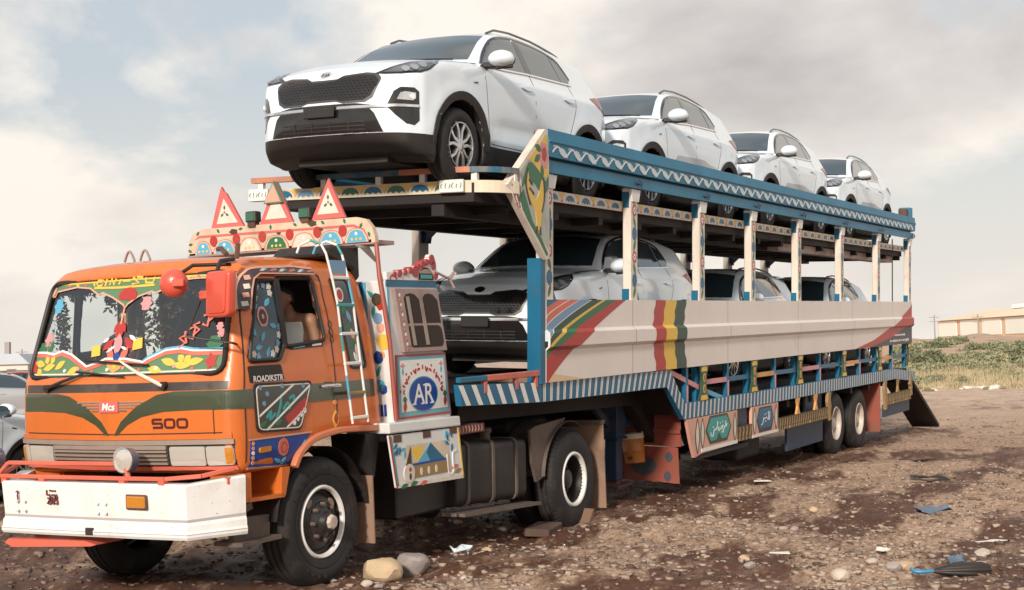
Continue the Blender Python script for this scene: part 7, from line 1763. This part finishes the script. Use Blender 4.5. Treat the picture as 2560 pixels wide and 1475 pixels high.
def mast(px, Z, h, lab):
    c = at(px, Z); r = empty('utility_pole', c); up(r, R(YAW-90)); tag(r, lab, 'utility pole')
    MB().tube([(0, 0, -.5), (0, 0, h)], [.14, .09], 8).build('pole', Wp, r)
    for z in (h-.4, h-1.1): MB().box(-.8, .8, -.05, .05, z-.06, z+.06).build('crossarm', Wp, r)
mast(56, 180, 4.2, 'thin utility pole just left of the cab'); 
# right: earth bank, warehouse
H_SAND = bpy.data.materials.new('sandy_bank'); H_SAND.use_nodes = True
nt = H_SAND.node_tree; bs_ = nt.nodes['Principled BSDF']; tc = nt.nodes.new('ShaderNodeTexCoord'); n1 = nt.nodes.new('ShaderNodeTexNoise'); n1.inputs['Scale'].default_value = .35; n1.inputs['Detail'].default_value = 8; n1.inputs['Roughness'].default_value = .7
nt.links.new(tc.outputs['Object'], n1.inputs[0]); rp = nt.nodes.new('ShaderNodeValToRGB'); nt.links.new(n1.outputs[0], rp.inputs[0]); e = rp.color_ramp.elements; e[0].position = .34; e[0].color = (.20, .15, .085, 1); e[1].position = .46; e[1].color = (.42, .29, .19, 1); x_ = e.new(.65); x_.color = (.50, .36, .25, 1)
nt.links.new(rp.outputs[0], bs_.inputs['Base Color']); bs_.inputs['Roughness'].default_value = .95
V = []; nu, nv = 120, 16
for i in range(nu+1):
    px = 1500+(3300-1500)*i/nu
    for j in range(nv+1):
        Z = 95+(190)*j/nv; c = at(px, Z); t = min(1, j/(nv*.62)); rise = (t*t*(3-2*t))*(2.9+.35*math.sin(px*.011)+.25*math.sin(px*.031+1))*(1 if px > 1900 else max(0, (px-1500)/400))
        rise += .10*math.sin(px*.07+j*1.3)*t
        V.append((c.x, c.y, c.z-.25+rise))
Q = np.array([(i*(nv+1)+j, (i+1)*(nv+1)+j, (i+1)*(nv+1)+j+1, i*(nv+1)+j+1) for i in range(nu) for j in range(nv)])
put('hillside', np_mesh('hillside', np.array(V), Q, [H_SAND]), None, 'structure')
wh = empty('warehouse'); cA, cB = at(2350, 330), at(2800, 250); wh.location = cA; ang = math.atan2((cB-cA).y, (cB-cA).x); up(wh, ang); tag(wh, 'long cream warehouse with white wall bays on the hillside', 'building')
Lw = (cB-cA).length; W_CR = mat('warehouse_cream', (.72, .50, .32), .8, vary=.05, dscale=.1); W_WH = mat('warehouse_white_sheet', (.90, .87, .78), .6); W_RF = mat('warehouse_roof_sheet', (.76, .62, .45), .7, vary=.05, dscale=.1)
zb, ze = 3.6, 7.35
MB().box(0, Lw, -.3, 26, -1, ze).build('wall', W_CR, wh)
nb = 7; bw = Lw/nb
for k in range(nb):
    f = MB().box(k*bw+(bw*.12 if k else .5), (k+1)*bw-bw*.06, -.42, -.2, zb, ze-.25).build('wall_bay', W_WH, wh)
rf = MB().prism([(-1, ze), (27.5, ze), (13, ze+2.6)], lambda u, v, h: (h, u, v), -.6, Lw+.6).build('roof', W_RF, wh)
for k in range(4): MB().prism([(-1.6, 0), (1.6, 0), (1.2, .9), (-1.2, .9)], lambda u, v, h: (Lw*(.25+.22*k)+h, 11.5+u, ze+2.2+v), -3, 3).build('roof_vent', W_WH, rf)
mast(2339, 225, 6.6, 'utility pole left of the cream warehouse'); mast(2448, 200, 6.0, 'utility pole in front of the cream warehouse')
# shrubs: leaf-clump meshes shared between copies
B_G1 = mat('shrub_green', (.205, .22, .12), .8, vary=.3, dscale=2); B_G2 = mat('shrub_olive', (.34, .31, .19), .8, vary=.3, dscale=2); B_G3 = mat('dry_grass_shrub', (.42, .345, .205), .85, vary=.25, dscale=2); B_DK = mat('shrub_dark', (.14, .145, .085), .85, vary=.3, dscale=2); B_ST = mat('shrub_stem', (.12, .08, .05), .9)
def shrub_mesh(seed, n, flat, m1, m2, lf=.075):
    rs = np.random.default_rng(seed); V = []; F = []; fm_ = []
    lobes = [(rs.uniform(-.65, .65), rs.uniform(-.5, .5), rs.uniform(.2, .7), rs.uniform(.25, .5)) for _ in range(11)]
    for i in range(n):
        lx, ly, lz_, lr = lobes[rs.integers(len(lobes))]; d = rs.normal(size=3); d /= np.linalg.norm(d); r_ = lr*rs.uniform(.55, 1.05)
        c = np.array([lx, ly, lz_*flat])+d*r_*np.array([1, .9, .8*flat+.1]); c[2] = max(c[2], .02+rs.uniform(0, .06))
        u = rs.normal(size=3); u /= np.linalg.norm(u); v = np.cross(u, rs.normal(size=3)); v /= np.linalg.norm(v); s = lf*rs.uniform(.5, 1.2)
        k = len(V); V += [c-u*s, c+v*s*.45, c+u*s, c-v*s*.45]; F.append((k, k+1, k+2, k+3)); fm_.append(int(rs.uniform() < .4))
    return np_mesh('foliage', np.array(V), np.array(F), [m1, m2], np.array(fm_), smooth=False)
SM = [shrub_mesh(1, 2400, .8, B_G1, B_G2), shrub_mesh(2, 2400, .65, B_G1, B_DK), shrub_mesh(3, 2200, .6, B_G2, B_G1), shrub_mesh(4, 2000, .42, B_G3, B_G2, .06), shrub_mesh(5, 1800, .34, B_G3, B_DK, .055)]
stem = MB()
for k in range(6): a = k; stem.tube([(0, 0, -.1), (.25*math.cos(a), .25*math.sin(a), .35), (.5*math.cos(a+.3), .45*math.sin(a+.3), .62)], [.03, .02, .01], 5)
st_o = stem.build('stems', B_ST); st_me = st_o.data; bpy.data.objects.remove(st_o)
rs = np.random.default_rng(5); nsh = 0
ORD = ['first', 'second', 'third', 'fourth', 'fifth', 'sixth', 'seventh', 'eighth', 'ninth', 'tenth', 'eleventh', 'twelfth', 'thirteenth', 'fourteenth', 'fifteenth']
ROWS = [(2, 902, 80, (0, 1), 15, 'green', 'back row of the thicket'), (1, 922, 76, (1, 0, 2), 15, 'olive green', 'middle rows of the thicket'), (1, 942, 62, (2, 3, 2), 14, 'olive', 'front of the thicket'), (0, 960, 48, (3, 2), 13, 'dry yellowish', 'yard side of the thicket'), (0, 974, 22, (4, 3), 11, 'low dry', 'gravel edge')]
for row, base, hp_, kinds, n, colw, where in ROWS:
    for i in range(n):
        px = 2245+(2640-2245)*(i+rs.uniform(.1, .9))/n; py = base+rs.uniform(-5, 5)-(px-2300)*.03; p = gpt(px, py); Z = depth(p)
        hgt = hp_*rs.uniform(.75, 1.12)/3450*Z; wd = hgt*rs.uniform(1.0, 1.5)
        r = empty('shrub', (p.x, p.y, zc(p.x, p.y)-.03)); up(r, rs.uniform(0, 6.28)); k = kinds[i % len(kinds)]; fl = (.8, .65, .6, .42, .34)[k]
        f = put('foliage', SM[k], r); f.scale = (wd*.62, wd*.62, hgt/(fl+.35)); s_ = put('stems', st_me, r); s_.scale = (wd*.5, wd*.5, hgt*.8)
        tag(r, '%s %s shrub from the trailer along the %s' % (ORD[i], colw, where), 'shrub', 'shrubs right of the trailer, '+where); nsh += 1
# grass tufts between the shrubs
gv_, gf_ = [], []
for i in range(9000):
    px = rs.uniform(2235, 2660); py = rs.uniform(930, 972); d = _cf+_cr*((px-1280)/3450)+_cu*(-(py-737.5)/3450); t = -(EYE+.02-GX*8.77-GY*7.6)/(d.z+GX*d.x+GY*d.y); x, y = d.x*t, d.y*t; z = zc(x, y); h_ = rs.uniform(.12, .5)*(1.2 if py < 960 else .5); a = rs.uniform(0, 6.28); k = len(gv_)
    gv_ += [(x-.02*math.cos(a), y-.02*math.sin(a), z-.02), (x+.02*math.cos(a), y+.02*math.sin(a), z-.02), (x+rs.uniform(-.15, .15), y+rs.uniform(-.15, .15), z+h_)]; gf_.append((k, k+1, k+2))
me = bpy.data.meshes.new('dry_grass'); me.from_pydata(gv_, [], gf_); me.materials.append(B_G3); o = put('dry_grass', me, None, 'stuff'); o['label'] = 'dry yellow grass at the foot of the shrubs'; o['category'] = 'grass'
# rubbish along the edge of the shrubs
wm = mat('white_rubbish', (.72, .66, .58), .7, vary=.1)
for i, (px, py, r_) in enumerate(((2333, 976, .20), (2348, 970, .10), (2402, 974, .10), (2415, 972, .16), (2430, 970, .2), (2446, 969, .13), (2455, 972, .15), (2462, 967, .10), (2470, 970, .11), (2478, 974, .12), (2492, 971, .26), (2507, 972, .14))):
    p = gpt(px, py); o = rock('rubbish_heap', (p.x, p.y, p.z+.03), (r_*1.3, r_, r_*.45), wm, 60+i, 2); tag(o, 'white rubbish lump at the shrub edge, %s from the ramp' % ORD[i], 'rubbish', 'white rubbish along the shrub edge')
